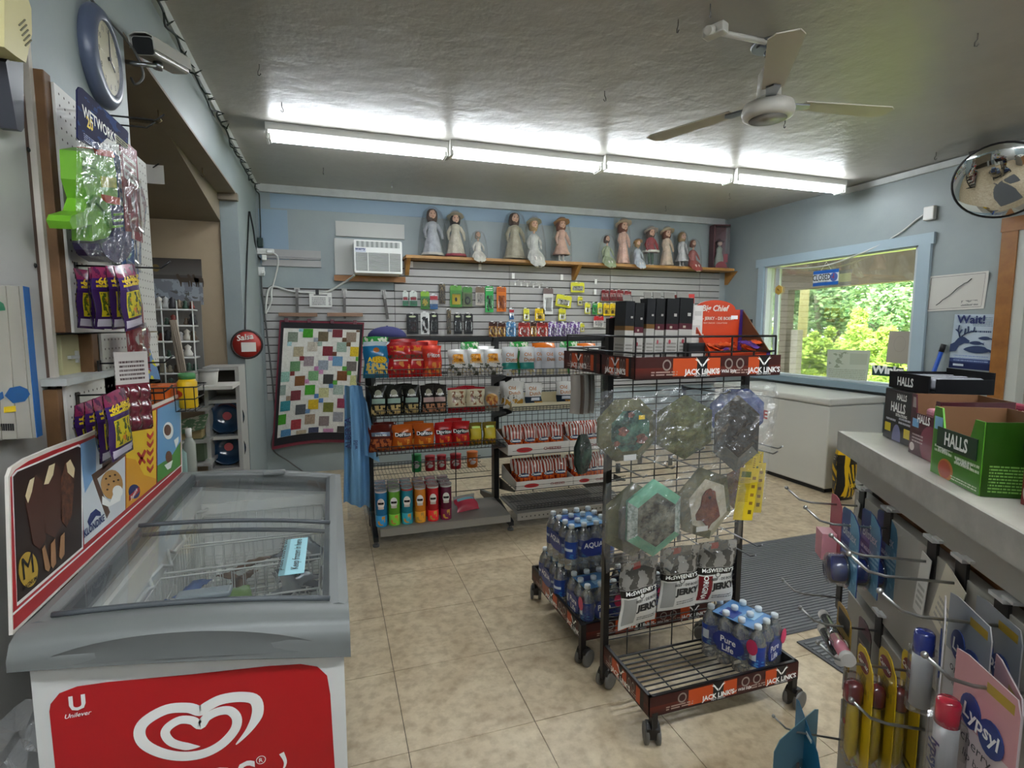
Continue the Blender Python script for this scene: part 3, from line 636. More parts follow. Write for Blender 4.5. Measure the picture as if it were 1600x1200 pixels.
pa = at(84, 130, x=PXX); pb = at(101, 520, x=PXX)
pegboard('pegboard', pa.y-.0, 2.2, pb.z, 1.985, 'upper white pegboard on brown battens under the clock', [(pa.y-.028, pa.y+.005, pb.z-.0, 2.0), (2.12, 2.2, pb.z, 1.98)])
pc = at(103, 600, x=PXX)
pegboard('pegboard', pc.y-.005, 2.2, .75, pc.z-.004, 'lower white pegboard beside the freezer billboard', [(pc.y-.026, pc.y+.004, .75, pc.z-.01)])
p0, p1 = at(143, 523, x=PXX), at(205, 600, x=PXX)
pegboard('pegboard', p0.y+.06, 2.2, p1.z-.03, pb.z-.004, 'narrow white pegboard filling between upper and lower boards', [(p0.y+.02, p0.y+.06, p1.z-.03, pb.z-.004)])
p0, p1 = at(94, 523, x=XL+.01), at(130, 590, x=XL+.01)
sw = thing('outlet_plate', 'pale yellow blank cover plate between the pegboards', 'cover plate', (XL+.005, (p0.y+p1.y)/2, (p0.z+p1.z)/2))
obj('plate', MB().box((0, 0, 0), (.01, p1.y-p0.y, p0.z-p1.z), 0, None, .002), mat('pale_yellow_plate', 'c4bf92', .45), sw)
obj('clip', MB().box((.008, 0, 0), (.008, .05, .008)).box((.008, .02, .0), (.006, .008, .03)), TRIMW, sw)
struct('trim_3', MB().box((XL+.03, at(115, 595, x=XL+.05).y+.25, pc.z+.006), (.06, .62, .016)), TRIMW)
# printed hang bags
def pillow(w, h, d, nx=8, ny=10, seed=0, flat=.06, sag=.0):
    """filled pouch in the local xz plane, front towards -y, bottom at z=0"""
    R = random.Random(seed); ph = [R.uniform(0, 6) for _ in range(6)]
    def th(u, v):
        a = max(0, 1-abs(2*u-1)**3)**.6; vv = (v-flat)/(1-2*flat)
        b = max(0, 1-abs(2*vv-1)**3.2)**.6 if 0 < vv < 1 else 0
        return d*.5*a*b*(1+.10*sin(7*u+ph[0])*sin(5*v+ph[1]))+.0012
    def pos(u, v, s):
        e = .03*w*sin(9*v+ph[2])*(abs(2*u-1)**4); wob = .06*d*sin(11*v+ph[3]+4*u)
        return Vector(((u-.5)*w*(1-.05*sin(pi*v))+e, s*th(u, v)+wob-sag*v*h, v*h*(1-.02*abs(2*u-1))))
    m = MB(); m.mat(0).grid(lambda u, v: pos(u, v, -1), nx, ny); m.mat(1).grid(lambda u, v: pos(1-u, v, 1), nx, ny)
    return m, (lambda p: Vector((p[0], pos(min(max(p[0]/w+.5, 0), 1), min(max(p[2]/h, 0), 1), -1).y-.0015, p[2])))
def pouch(name, label, cat, w, h, d, mfront, mback, texts=(), group=None, seed=0, extra=None, loc=(0,0,0), rot=0):
    t = thing(name, label, cat, loc, rot, group); m, wp = pillow(w, h, d, seed=seed)
    obj('pouch', m, [mfront, mback], t)
    for s, size, x, z, mk, *o in texts:
        k = dict(bold=.02); k.update(o[0] if o else {})
        obj('lettering', MB().text(s, size, (x, 0, z), warp=wp, **k), mk, t)
    if extra: extra(t, wp)
    return t
# sour candy worms on two hooks
SOUR = printed('sour_candy_print', '351c4e', [('r', 0, .80, 1, 1, '84284f'), ('n', 0, .82, 1, 1, '541642', 6, .55), ('r', 0, .64, 1, .82, '3c2260'), ('t', .08, .66, .95, .80, 'e3c524', 2), ('r', .12, .2, .92, .6, 'bfae22'), ('n', .15, .22, .9, .58, '4a5a1c', 7, .52), ('n', .15, .22, .9, .58, 'c47a2a', 5, .6), ('r', .05, .04, .95, .16, 'c9c3d2')], .25, 1)
def sourbag(loc, rz, label, tilt=0):
    t = pouch('candy_bag', label, 'candy', .12, .20, .03, SOUR, SOUR, [('60', .032, -.03, .142, INKY), ('REAL SOUR', .0135, .028, .156, INKY), ('WORMS', .016, .026, .14, INKY)], 'sour candy bags on the pegboard hooks', int(loc[1]*100), loc=loc)
    t.rotation_euler = (0, tilt, rz); t.scale = (.74, .74, .70); return t
def hook(name, p, L, lab, m=None, up=.018, d=(1, 0, 0), r=.0024, group='pegboard hooks', plate=True, rise=.03):
    t = thing(name, lab, 'hook', p, 0, group); d = Vector(d)
    obj('rod', MB().tube([(0, 0, 0), d*L*.45, d*(L-rise*.7), d*(L-rise*.35)+Vector((0, 0, up*.45)), d*L+Vector((0, 0, up))], r, 6), m or CHROME, t)
    if plate:
        s = Vector((-d.y, d.x, 0)); obj('plate', MB().box((0, 0, -.012), (.004 if abs(d.x) > .9 else .018, .018 if abs(d.x) > .9 else .004, .04), 0 if abs(d.x) > .9 or abs(d.y) > .9 else 0), m or CHROME, t)
    return t
h1 = at(118, 415, x=PXX)
hook('peg_hook', h1, .2, 'peg hook holding the upper fan of sour candy bags', BLACK)
for k in range(5):
    x = PXX+.03+.034*k; p = at(142+17*k, 517, x=x)
    sourbag((x, p.y, p.z+.005), pi/2-.25+.22*sin(k*2.2), ['dark sour candy bag nearest the wall on the upper hook', 'second purple sour candy bag on the upper hook', 'middle purple sour candy bag on the upper hook', 'fourth sour candy bag swung forward on the upper hook', 'outermost yellow-faced sour candy bag on the upper hook'][k], [.05, .02, -.02, -.05, -.16][k])
h2 = at(120, 618, x=PXX); hook('peg_hook', h2, .2, 'peg hook holding the lower fan of sour candy bags', BLACK)
for k in range(4):
    x = PXX+.04+.04*k; p = at(140+17*k, 722-3*k, x=x)
    sourbag((x, p.y, p.z), pi/2-.12, ['sour candy bag nearest the wall on the lower hook', 'second sour candy bag on the lower hook', 'third sour candy bag on the lower hook', 'front sour candy bag on the lower hook showing its yellow label'][k], -.03*k)
# water gun on its header card in a clear bag
GX = PXX+.05
def gq(x, y): p = at(80+x/4, 130+y/4, x=GX); return (p.y, p.z)
wg = thing('water_gun', 'green and purple toy water gun in a clear bag with a navy header card', 'toy', (GX, 1.75, 1.62))
def G_(n, pts, m, a, b): return obj(n, MB().prism([gq(*p) for p in pts], 'x', GX+a, GX+b), m, wg, world=True)
NAVYC = printed('water_gun_card_print', '131844', [('n', 0, 0, 1, 1, '1f3a74', 5, .57), ('r', .55, .18, 1, .34, '7a2440'), ('r', .68, .42, 1, .7, 'a8a68e'), ('t', .7, .44, .98, .68, '3a3a40', 5), ('t', .1, .06, .45, .2, '9aa2c8', 4)], .75)
G_('header_card', [(48, 330), (46, 30), (60, 10), (80, 18), (385, 290), (392, 305), (388, 395), (380, 402), (250, 330), (200, 372), (188, 408), (60, 345)], NAVYC, .03, .033)
GRN = mat('lime_green_plastic', '6fae2a', .35); PRP = mat('dark_violet_plastic', '3b3060', .3); ORG = mat('orange_red_plastic', 'c8462a', .4)
G_('body', [(120, 420), (200, 405), (330, 455), (350, 560), (358, 700), (325, 800), (318, 920), (300, 960), (195, 985), (190, 880), (62, 910), (42, 860), (55, 825), (140, 800), (165, 720), (128, 600)], GRN, -.02, .02)
G_('grip_rib', [(120, 460), (200, 470), (205, 480), (122, 472)], mat('dark_green_plastic', '4f8a20', .4), .02, .024); G_('grip_rib', [(120, 510), (205, 525), (205, 535), (122, 522)], mat('dark_green_plastic'), .02, .024); G_('grip_rib', [(122, 560), (210, 575), (210, 585), (124, 572)], mat('dark_green_plastic'), .02, .024)
G_('trigger_guard', [(150, 740), (195, 690), (290, 760), (310, 900), (290, 905), (260, 800), (200, 740), (165, 770)], mat('dark_green_plastic'), .02, .026)
G_('nozzle', [(200, 400), (310, 420), (322, 460), (210, 440)], ORG, -.012, .026); G_('band', [(248, 690), (356, 712), (356, 757), (262, 740)], ORG, -.022, .026)
G_('label', [(243, 575), (340, 588), (342, 650), (250, 645)], mat('yellow_green_label', 'b9b83a', .4), .02, .023)
G_('cylinder', [(285, 755), (362, 765), (365, 850), (345, 930), (320, 920), (300, 830)], PRP, -.02, .027)
for k in range(3): G_('slot_rib', [(308, 810+38*k), (362, 805+38*k), (362, 818+38*k), (308, 824+38*k)], GRN, .02, .031)
G_('tank', [(212, 1000), (300, 955), (320, 915), (420, 925), (420, 1040), (400, 1085), (350, 1118), (310, 1118), (250, 1080), (225, 1040)], PRP, -.025, .03)
pq = gq(70, 160)
obj('lettering', MB().text('WETWORKS', .034, (GX+.0345, pq[0]+.004, pq[1]-.008), (0, 1, .0), (0, 0, 1), .02, 'L'), INKW, wg, world=True)
pq = gq(128, 275); obj('lettering', MB().text('20', .034, (GX+.0345, pq[0], pq[1]), (0, 1, 0), bold=.03), INKY, wg, world=True)
def gbag(sgn):
    A = [gq(*p) for p in ((30, 340), (20, 700), (25, 980), (110, 1080), (330, 1130), (430, 1020), (430, 430), (390, 390))]
    return MB().prism(A, 'x', GX+sgn*.036, GX+sgn*.0365)
bagm = gbag(1); obj('clear_bag', bagm, clear('crinkled_gun_bag', 'ffffff', .05, .12, .7, .01, .15), wg, world=True)
hook('peg_hook', at(150, 178, x=PXX), .16, 'bare peg hook just under the clock', BLACK)
hook('peg_hook', at(165, 193, x=PXX), .12, 'peg hook holding the water gun card', BLACK)
# blister cards past the gun, seen edge-on
for k, (px, py, hh, c, l) in enumerate(((198, 345, .34, '2d5c9a', 'tall blue toy card hanging past the water gun'), (205, 300, .26, '8a3038', 'red and silver toy card by the wall corner'), (212, 520, .16, '7d1f26', 'dark red card hanging low by the wall corner'))):
    p = at(px, py, x=PXX+.03+.03*k); t = thing('toy_card', l, 'toy', p, pi/2)
    mm = printed('toy_card_print_%d' % k, c, [('n', 0, 0, 1, .5, 'b7b4b0', 4, .55), ('r', .1, .6, .9, .85, 'd8d4cc'), ('t', .15, .62, .85, .83, c, 3)], .4)
    obj('card', MB().box((0, 0, 0), (.13, .004, hh)), mm, t); m, wp = pillow(.11, hh*.6, .03, seed=k); m.xf(Matrix.Translation((0, -.01, -hh*.42))); obj('blister', m, BLIST, t)
KT = thing('toy_card', 'maroon card printed KITE hanging below the candy fan', 'toy', at(217, 545, x=PXX+.05), pi/2-.2)
obj('card', MB().box((0, 0, 0), (.1, .004, .12)), mat('maroon_card', '74202a', .4), KT); obj('lettering', MB().text('KITE', .026, (0, -.003, .02), bold=.02).text('flying toy', .013, (0, -.003, -.01)), INKW, KT)
FT = thing('toy_card', 'torn-edged yellow and blue cartoon-coloured card above the orange tub', 'toy', at(232, 566, x=PXX+.04), .9); FT.scale = (.7, .7, .7)
obj('card', MB().prism([(-.03, -.07), (.05, -.08), (.04, -.03), (.02, .02), (.01, .07), (-.03, .06)], 'y', 0, .003), printed('splash_card_print', '6f8fb5', [('n', 0, 0, 1, 1, 'd6cf3a', 3, .55), ('n', 0, 0, 1, 1, 'a33a3a', 5, .62)], .4), FT)
# battery card
BC = thing('blister_card', 'maroon bubble card with a white header hanging beside the orange tub', 'card', at(210, 612, x=PXX+.13), pi/2-.75)
obj('card', MB().box((0, .004, .0), (.075, .003, .19)), printed('bubble_card_print', '6a1d2c', [('r', 0, .6, 1, 1, 'b9b3ae'), ('t', .12, .64, .88, .9, '4a3a3a', 5)], .4), BC)
obj('blister', MB().grid(lambda u, v: (-.036+.072*u, -.004-.012*abs(sin(pi*3*u)*sin(pi*3*v))**.6, -.09+.105*v), 12, 12), mat('maroon_bubbles', '5e1826', .2, coat=1), BC)
hook('peg_hook', at(155, 568, x=PXX), .17, 'peg hook above the lower candy bags carrying the maroon bubble card', BLACK)
# wire basket with the orange tub and the yellow bottle
bk = at(265, 640, y=2.05)
BX_, BY_, BZ_ = bk.x-.13, bk.y, bk.z
WB_ = thing('wire_basket', 'black wire basket hanging by the alcove with an orange tub inside', 'basket', (BX_, BY_, BZ_))
w = MB(); bw, bd, bh = .32, .13, .08
for z, e in ((0, -.01), (bh*.5, 0), (bh, .008)): w.tube([(-.09-e, -bd/2-e, z), (bw-.1+e, -bd/2-e, z), (bw-.1+e, bd/2+e, z), (-.09-e, bd/2+e, z), (-.09-e, -bd/2-e, z)], .0022, 5, False)
for k in range(12):
    x = -.09+(bw-.01)*k/11; w.tube([(x, -bd/2-.008, bh), (x, -bd/2, 0), (x, bd/2, 0), (x, bd/2+.008, bh)], .0016, 5, False)
obj('wire', w, BLACK, WB_, kind='stuff')
OT = thing('plastic_tub', 'orange plastic tub sitting in the black wire basket', 'tub', (BX_+.06, BY_, BZ_+.004))
obj('tub', MB().prism(rrect(-.07, -.05, .085, .05, .02), 'z', 0, .075), mat('orange_tub', 'd9641a', .4), OT); obj('rim', MB().prism(rrect(-.074, -.054, .089, .054, .022), 'z', .072, .08), mat('orange_tub'), OT)
YJ = thing('bottle', 'yellow squat bottle with a green cap standing in the wire basket', 'bottle', (BX_+.186, BY_, BZ_+.004))
obj('body', MB().lathe([(.027, 0), (.03, .005), (.03, .085), (.024, .097)], (0, 0, 0), 18), printed('yellow_bottle_print', 'd3aa1c', [('r', 0, .2, .4, .75, '2f5fa0'), ('e', .6, .5, .1, .12, 'b03a22')], .35), YJ); obj('cap', MB().lathe([(.026, .097), (.026, .114), (.022, .117), (0, .117)], (0, 0, 0), 18), mat('green_cap', '3f7a45', .4), YJ)
# left edge: pale toy and boxed pool toy
PT = thing('plastic_toy', 'pale yellow vented plastic toy with a dark grey handle at the board edge', 'toy', at(10, 60, x=XL+.05))
def tq(px, py): p = at(px, py, x=XL+.05); return (p.y, p.z)
obj('shell', MB().prism([tq(*p) for p in ((-20, -30), (12, -30), (25, 10), (26, 50), (16, 95), (0, 85), (-20, 70))], 'x', XL+.03, XL+.075), mat('pale_yellow_plastic', 'cfc48f', .45), PT, world=True)
vt = MB()
for k in range(5): vt.prism([tq(3+2.6*k, 35+8*k), (tq(13+2.6*k, 26+8*k)), tq(14+2.6*k, 28+8*k), tq(4+2.6*k, 37+8*k)], 'x', XL+.075, XL+.077)
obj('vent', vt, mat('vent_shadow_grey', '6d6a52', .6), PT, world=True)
obj('handle', MB().prism([tq(*p) for p in ((9, 97), (25, 70), (36, 85), (38, 200), (34, 206), (27, 202))], 'x', XL+.02, XL+.05), mat('charcoal_plastic', '3a3c44', .4), PT, world=True)
PB = thing('boxed_toy', 'boxed pool toy with a white plank print and blue edge hanging on the grey board', 'box', at(25, 560, x=XL+.04))
def xq(px, py): p = at(px, py, x=XL+.06); return (p.y, p.z)
obj('box', MB().prism([xq(*p) for p in ((-60, 690), (-60, 446), (36, 447), (45, 449), (66, 680), (57, 684))], 'x', XL+.013, XL+.06), mat('carton_grey', 'b7b3a8', .5), PB, world=True)
f_ = MB().mat(0).prism([xq(*p) for p in ((35.5, 447), (45, 449), (66, 680), (57, 684))], 'x', XL+.06, XL+.061)
f_.mat(1)
for a, b in (((8, 447), (26, 686)), ((28, 447), (50, 684)), ((-10, 447), (2, 688))): f_.prism([xq(*a), xq(a[0]+1, a[1]), xq(b[0]+1, b[1]), xq(*b)], 'x', XL+.06, XL+.0608)
f_.mat(0).prism([xq(*p) for p in ((7, 618), (15, 606), (30, 603), (42, 608), (46, 616), (38, 627), (20, 630))], 'x', XL+.06, XL+.0612).prism([xq(*p) for p in ((-12, 620), (3, 612), (5, 622), (-8, 630))], 'x', XL+.06, XL+.0612)
f_.mat(2).prism([xq(*p) for p in ((6, 636), (23, 634), (24, 643), (6, 645))], 'x', XL+.06, XL+.0614)
f_.mat(3).prism([xq(*p) for p in ((-3, 470), (4, 474), (7, 482), (7, 485), (-8, 486))], 'x', XL+.06, XL+.0612)
f_.mat(4)
for k in range(7): f_.prism([xq(-3+3.6*k, 662), xq(-1.4+3.6*k, 662), xq(-.6+3.6*k, 673), xq(-2.2+3.6*k, 673)], 'x', XL+.06, XL+.0614)
obj('printed_front', f_, [mat('pool_blue', '1f5f9f', .35), mat('plank_line', '8c877a', .6), INKY, mat('logo_green', '2a7d5a', .4), INKB], PB, world=True)
# bullet camera, cords and the string of lights
CM = thing('security_camera', 'silver bullet security camera on a bracket by the alcove header', 'camera', at(198, 97, x=XL))
c0, c1 = at(224, 72, y=2.22), at(279, 103, y=2.45); ax = (c1-c0).normalized(); upc = Vector((0, 0, 1)); sd = ax.cross(upc).normalized(); uu = sd.cross(ax)
Mx = Matrix((sd, ax, uu)).transposed()
obj('housing', MB().prism(rrect(-.035, -.028, .035, .03, .012), 'y', 0, (c1-c0).length, False, Mx, c0), mat('silver_housing', 'a6a39e', .3, .5), CM, world=True)
obj('sunshield', MB().prism([(-.04, -.01), (-.04, .03), (-.02, .04), (.02, .04), (.04, .03), (.04, -.01), (.036, -.01), (.036, .028), (.018, .036), (-.018, .036), (-.036, .028), (-.036, -.01)], 'y', -.01, (c1-c0).length+.015, False, Mx, c0), mat('pale_silver', 'c9c7c2', .25, .4), CM, world=True)
obj('lens_face', MB().prism(rrect(-.032, -.025, .032, .026, .01), 'y', -.004, .001, False, Mx, c0), INKB, CM, world=True)
obj('bracket', MB().tube([at(198, 97, x=XL), at(215, 100, y=2.2), at(245, 103, y=2.3), at(250, 90, y=2.33)], .008, 8).cyl(at(246, 108, y=2.3), at(247, 98, y=2.3), .016), CHROME, CM, world=True)
def cord(name, pts, r, m, label, cat='cord', sub=6):
    P = [Vector(p) for p in pts]; out = spline(P, sub) if len(P) > 2 else P
    o = obj(name, MB().tube(out, r, 6), m); return tag(o, label, cat)
cord('cable', [at(143, 0, x=XL+.012), at(165, 25, x=XL+.012), at(195, 60, x=XL+.015), at(213, 85, y=2.2), at(224, 118, y=2.22), at(212, 132, y=2.2), at(205, 122, x=XL+.01)], .004, mat('grey_cable', '4b4a48', .5), 'dark grey camera cable looping round the alcove corner')
R = random.Random(5)
sl = thing('string_lights', 'green wired string of tiny lights along the left ceiling edge', 'lights', (XL+.03, 3.5, 2.68))
P = [Vector((XL+.02+R.uniform(0, .02), 2.45+.08*i, 2.665+R.uniform(-.018, .018))) for i in range(38)]
P += [Vector((XL+.03, 5.55, 2.66)), at(405, 305, y=YB-.03), at(406, 330, y=YB-.02), at(407, 355, y=YB-.03), at(407, 372, y=YB-.03)]
obj('cord', MB().tube(spline(P, 3), .0055, 5), mat('dark_green_wire', '1f2a22', .5), sl, world=True)
bl = MB()
for q in P[:38]:
    d = Vector((R.uniform(.2, 1), R.uniform(-.6, .6), R.uniform(-1, .6))).normalized(); bl.cyl(q, q+d*.03, .005, .003, 5).cyl(q+d*.03, q+d*.045, .0035, .001, 5)
obj('bulb', bl, mat('dark_green_wire'), sl, kind='stuff', world=True)
obj('plug_block', MB().box(at(407, 379, y=YB-.04), (.045, .04, .085), 0, None, .006), mat('dark_green_block', '15302c', .5), sl, world=True)
PS = thing('power_bar', 'white power bar with plugs high on the back wall corner', 'power bar', at(413, 393, y=YB-.03))
obj('bar', MB().box((0, 0, 0), (.17, .04, .055), 0, None, .008), WHITE, PS); obj('plug', MB().box((.05, -.035, .0), (.06, .04, .035), 0, None, .01), WHITE, PS); obj('plug', MB().box((-.0, -.035, -.06), (.04, .04, .05), .1, None, .006), WHITE, PS)
OL = thing('wall_outlet', 'white wall outlet with a plug below the power bar', 'outlet', at(408, 424, y=YB-.02))
obj('plate', MB().box((0, 0, 0), (.06, .02, .08), 0, None, .005), WHITE, OL); obj('plug', MB().box((.02, -.025, -.01), (.03, .04, .03), 0, None, .006), WHITE, OL)
WCORD = mat('white_cord', 'c9cac4', .45)
yb_ = YB-.05
cord('cord', [at(*p, y=yb_) for p in ((422, 393), (433, 400), (434, 415), (428, 440), (424, 455), (424, 470), (418, 485), (415, 490))], .009, WCORD, 'thick white cord drooping from the power bar')
cord('cord', [at(554, 430, y=5.36), at(540, 440, y=yb_-.05), at(510, 456, y=yb_), at(480, 457, y=yb_), at(455, 455, y=yb_), at(430, 448, y=yb_), at(420, 452, y=yb_), at(416, 470, y=yb_), at(415, 490, y=yb_)], .009, WCORD, 'white air conditioner cord sagging along the slats')
cord('cord', [at(389, 331, x=XL+.01), at(386, 400, x=XL+.01), at(384, 460, x=XL+.01), at(383, 522, x=XL+.01)], .006, BLACK, 'black cord hanging straight to the red round sign')
cord('cord', [at(390, 331, x=XL+.02), at(396, 360, x=XL+.02), at(401, 395, y=YB-.04), at(407, 405, y=YB-.04)], .007, BLACK, 'black cord looping from the header to the power bar')
cord('cord', [at(*p, y=YB-.03) for p in ((408, 432), (411, 470), (417, 520), (426, 600), (430, 660), (425, 700), (450, 720), (478, 740))], .007, mat('grey_cord', '5a5a58', .5), 'dark grey cord running down behind the quilt')
RS = thing('round_sign', 'small red and white round sign hanging on the pillar', 'sign', at(386, 538, x=XL+.02), -pi/2+.15)
obj('disc', MB().lathe([(.105, 0), (.105, .016), (0, .018)], (0, 0, 0), 28, RY), mat('sign_red', 'a52a22', .4), RS)
obj('rim', MB().lathe([(.11, 0), (.112, .01), (.108, .02), (.098, .018)], (0, 0, 0), 28, RY, caps=False), mat('sign_rim', '2a1d1c', .4), RS)
obj('paper', MB().box((.02, .01, -.02), (.002, .1, .07)).text('Salsa', .06, (.02, -.01, .035), (0, 1, .15), bold=.02), mat('paper_white', 'dcd8d0', .6), RS)

cp_ = thing('plastic_bag', 'crumpled clear plastic sheet on the floor left of the ice cream freezer', 'bag', at(14, 1168, y=1.06)); cp_.location.x -= .02; Rq = random.Random(6)
jt = [[Rq.uniform(-1, 1) for _ in range(12)] for _ in range(12)]
obj('film', MB().grid(lambda u, v: ((u-.5)*.16, .02*jt[round(u*9)][round(v*9)], (v-.75)*.22+.02*jt[round(v*9)][round(u*9)]), 9, 9, False), clear('crumpled_film', 'ffffff', .3, .1, .6, .25, .5), cp_)
# ---------------------------------------------------------------- inside the alcove
def AQ(px, py, y=OY1-.03): return at(px, py, y=y)
DP = thing('picture', 'snowy landscape picture with deer on the alcove wall', 'picture', AQ(277, 440))
a, b = AQ(236, 402), AQ(320, 476); cw, ch = b.x-a.x, a.z-b.z
obj('print', MB().box((0, 0, 0), (cw, .01, ch)), printed('deer_snow_print', '8b8f98', [('g', 0, .6, 1, 1, '6f6a66', '4a4440'), ('r', 0, .55, 1, .64, '57534f'), ('n', 0, 0, 1, .55, 'a9b0ba', 4, .5), ('n', 0, 0, 1, .3, '6a6866', 5, .56), ('e', .1, .78, .08, .08, '8a7448')], .5), DP)
de = MB()
for dx, s in ((.045, 1), (.11, .9), (.14, .85)):
    X = lambda x: dx+x*s
    de.prism([(X(-.03), -.0), (X(-.045), .03), (X(-.05), .05), (X(-.035), .055), (X(-.02), .03), (X(.03), .028), (X(.035), .0), (X(.033), -.035), (X(.027), -.035), (X(.025), -.004), (X(-.015), -.004), (X(-.018), -.035), (X(-.024), -.035)], 'y', -.0075, -.0055)
obj('deer', de, mat('deer_brown', '4d4034', .6), DP)
RK = thing('wire_rack', 'white wire trinket rack full of small items under the deer picture', 'rack', AQ(278, 640, 4.3))
a, b = AQ(240, 472, 4.3), AQ(322, 640, 4.3); m = MB(); W0, H0 = b.x-a.x, a.z-b.z
obj('back_panel', MB().box((.02, .1, H0/2), (W0*1.02, .012, H0*1.02)), mat('rack_grey_board', '7d7a76', .6), RK)
for k in range(7):
    z = H0*(.05+.145*k); m.tube([(-W0/2, -.06, z), (W0/2, -.06, z), (W0/2, .08, z), (-W0/2, .08, z), (-W0/2, -.06, z)], .006, 5, False)
for k in range(4): m.tube([(-W0/2+W0*k/3, -.06, 0), (-W0/2+W0*k/3, -.06, H0)], .005, 5)
obj('wire', m, WIREW, RK, kind='stuff')
R = random.Random(21); pal = ['d8d2c4', 'b0a690', '3c3c40', 'c9c9c9', '8b3b30', 'd9c6a0', '6b5a48', '3d5a4a', 'ece8e0']; pnm = ['cream', 'sand', 'charcoal', 'silver grey', 'brick red', 'straw', 'brown', 'dark green', 'white']
nt = 0
for k in range(7):
    for c in range(7):
        if R.random() < .12: continue
        ci = R.randrange(len(pal)); col = pal[ci]; s = R.uniform(.025, .045)
        o = obj('trinket', MB().lathe([(s*.6, 0), (s*.7, s*.4), (s*.35, s*1.1), (s*.5, s*1.5), (0, s*1.9)], (0, 0, 0), 8), mat('trinket_'+col, col, .4))
        o.location = RK.location+Vector((-W0/2+.035+W0*.92*c/6.6, -.02, H0*(.05+.145*k)+.008)); tag(o, '%s trinket, %s of the %s tier of the alcove wire rack' % (pnm[ci], ('first', 'second', 'third', 'fourth', 'fifth', 'sixth', 'seventh')[c], ('lowest', 'second', 'third', 'fourth', 'fifth', 'sixth', 'topmost')[k]), 'trinket', 'trinkets on the white wire rack')
NL = thing('necklace', 'bunch of pale bead necklaces hanging on the trinket rack front', 'necklace', AQ(268, 500, 4.2))
for k in range(3): obj('strand', MB().tube([(.012*k, 0, 0), (.03+.01*k, -.01, -.2), (.05+.01*k, 0, -.42), (.035+.01*k, 0, -.42), (.01+.012*k, 0, -.2), (-.004+.012*k, 0, 0)], .008, 5), mat('bead_pale', 'b7a896', .4), NL)
# cubby shelf with the two dark blue basins
CB = mat('grey_white_cubby', 'a8a7a2', .5)
a, b = AQ(316, 574, 4.15), AQ(381, 740, 4.15); CX0, CX1, CZ1 = a.x, b.x, a.z
cbn = thing('cubby_shelf', 'grey-white open cubby shelf in the alcove holding two blue basins', 'shelf', ((CX0+CX1)/2, 4.3, 0)); cw = CX1-CX0
za, zb, zc = AQ(340, 628, 4.15).z, AQ(340, 685, 4.15).z, AQ(340, 735, 4.15).z
for s in (-1, 1): obj('side', MB().box((s*(cw/2-.012), 0, CZ1/2), (.024, .3, CZ1)), CB, cbn)
for z in (CZ1-.012, za, zb, zc, .06): obj('shelf_board', MB().box((0, 0, z), (cw-.05, .298, .022)), CB, cbn)
obj('back_panel', MB().box((0, .14, CZ1/2), (cw-.05, .01, CZ1-.03)), mat('cubby_back', '6a6558', .6), cbn)
for k, (z0, l) in enumerate(((zb, 'dark blue enamel basin with a pink label in the upper cubby'), (zc, 'dark blue enamel basin with a pink label in the lower cubby'))):
    z = z0+.011; r = .118
    bs = thing('basin', l, 'basin', ((CX0+CX1)/2, 4.24, z+r+.004)); Mb = Matrix.Rotation(pi/2, 3, 'X')
    obj('bowl', MB().lathe([(0, -.07), (.06, -.07), (.095, -.04), (.112, 0), (.12, .004), (.116, .007), (.106, .002), (.09, -.036), (.056, -.062), (0, -.062)], (0, 0, 0), 32, Mb), mat('navy_enamel', '1e3a55', .15, coat=1), bs)
    obj('rim', MB().lathe([(.117, .003), (.122, .008), (.117, .010)], (0, 0, 0), 32, Mb, caps=False), mat('black_enamel', '12161c', .2), bs)
    obj('label', MB().lathe([(.03, .0), (0, .001)], (0, .055, 0), 16, Mb, False), mat('pink_label', 'c05a5c', .5), bs)
# small goods to the left of the cubby and the white ledge
lg = thing('ledge', 'short white ledge board at the alcove front with small pots', 'shelf', AQ(330, 603, 4.0)); obj('board', MB().box((0, 0, 0), (.3, .3, .022)), mat('white_ledge', 'cfccc4', .5), lg)
for px, py, c, l, hh, rr in ((326, 590, 'c9c6be', 'white tub with a lid on the white ledge', .1, .06), (303, 590, 'b9b7ac', 'clear white jar on the white ledge beside the tub', .09, .045)):
    p = AQ(px, py, 4.0); p.z = lg.location.z+.011
    t = thing('jar', l, 'jar', p); obj('body', MB().lathe([(rr*.85, 0), (rr, hh*.85)], (0, 0, 0), 16), mat('jar_'+c, c, .35), t); obj('lid', MB().lathe([(rr*1.06, hh*.85), (rr*1.06, hh), (0, hh)], (0, 0, 0), 16), mat('jar_lid_grey', '9b9a94', .4), t)
SH = thing('low_shelf', 'low alcove shelf with sloped green leaflet and cartons beside the basins', 'shelf', AQ(300, 740, 4.05))
hz0 = SH.location.z
for z in (AQ(300, 640, 4.05).z, AQ(300, 690, 4.05).z, AQ(300, 726, 4.05).z): obj('board', MB().box((0, .12, z-hz0), (.24, .3, .02)), CB, SH)
obj('leaflet', MB().box((0, 0, AQ(300, 664, 4.05).z-hz0), (.22, .16, .006), 0, Matrix.Rotation(.5, 3, 'X') @ Matrix.Rotation(-.25, 3, 'Y')), printed('green_leaflet', '5d7a5a', [('n', 0, 0, 1, 1, 'b9b3a0', 5, .55)], .5), SH)
for px, py, w, hh, c, l in ((296, 686, .16, .07, '9c8a5e', 'tan carton lying on the low alcove shelf'), (308, 720, .1, .16, '4d5b44', 'dark green packet standing on the low alcove shelf')):
    p = AQ(px, py, 4.08); t = thing('carton', l, 'box', (p.x, p.y+.03, p.z)); obj('box', MB().box((0, 0, hh/2), (w, .1, hh), 0, None, .003), printed('carton_'+c, c, [('n', .1, .3, .9, .7, '2c2a22', 9, .5)], .5), t)
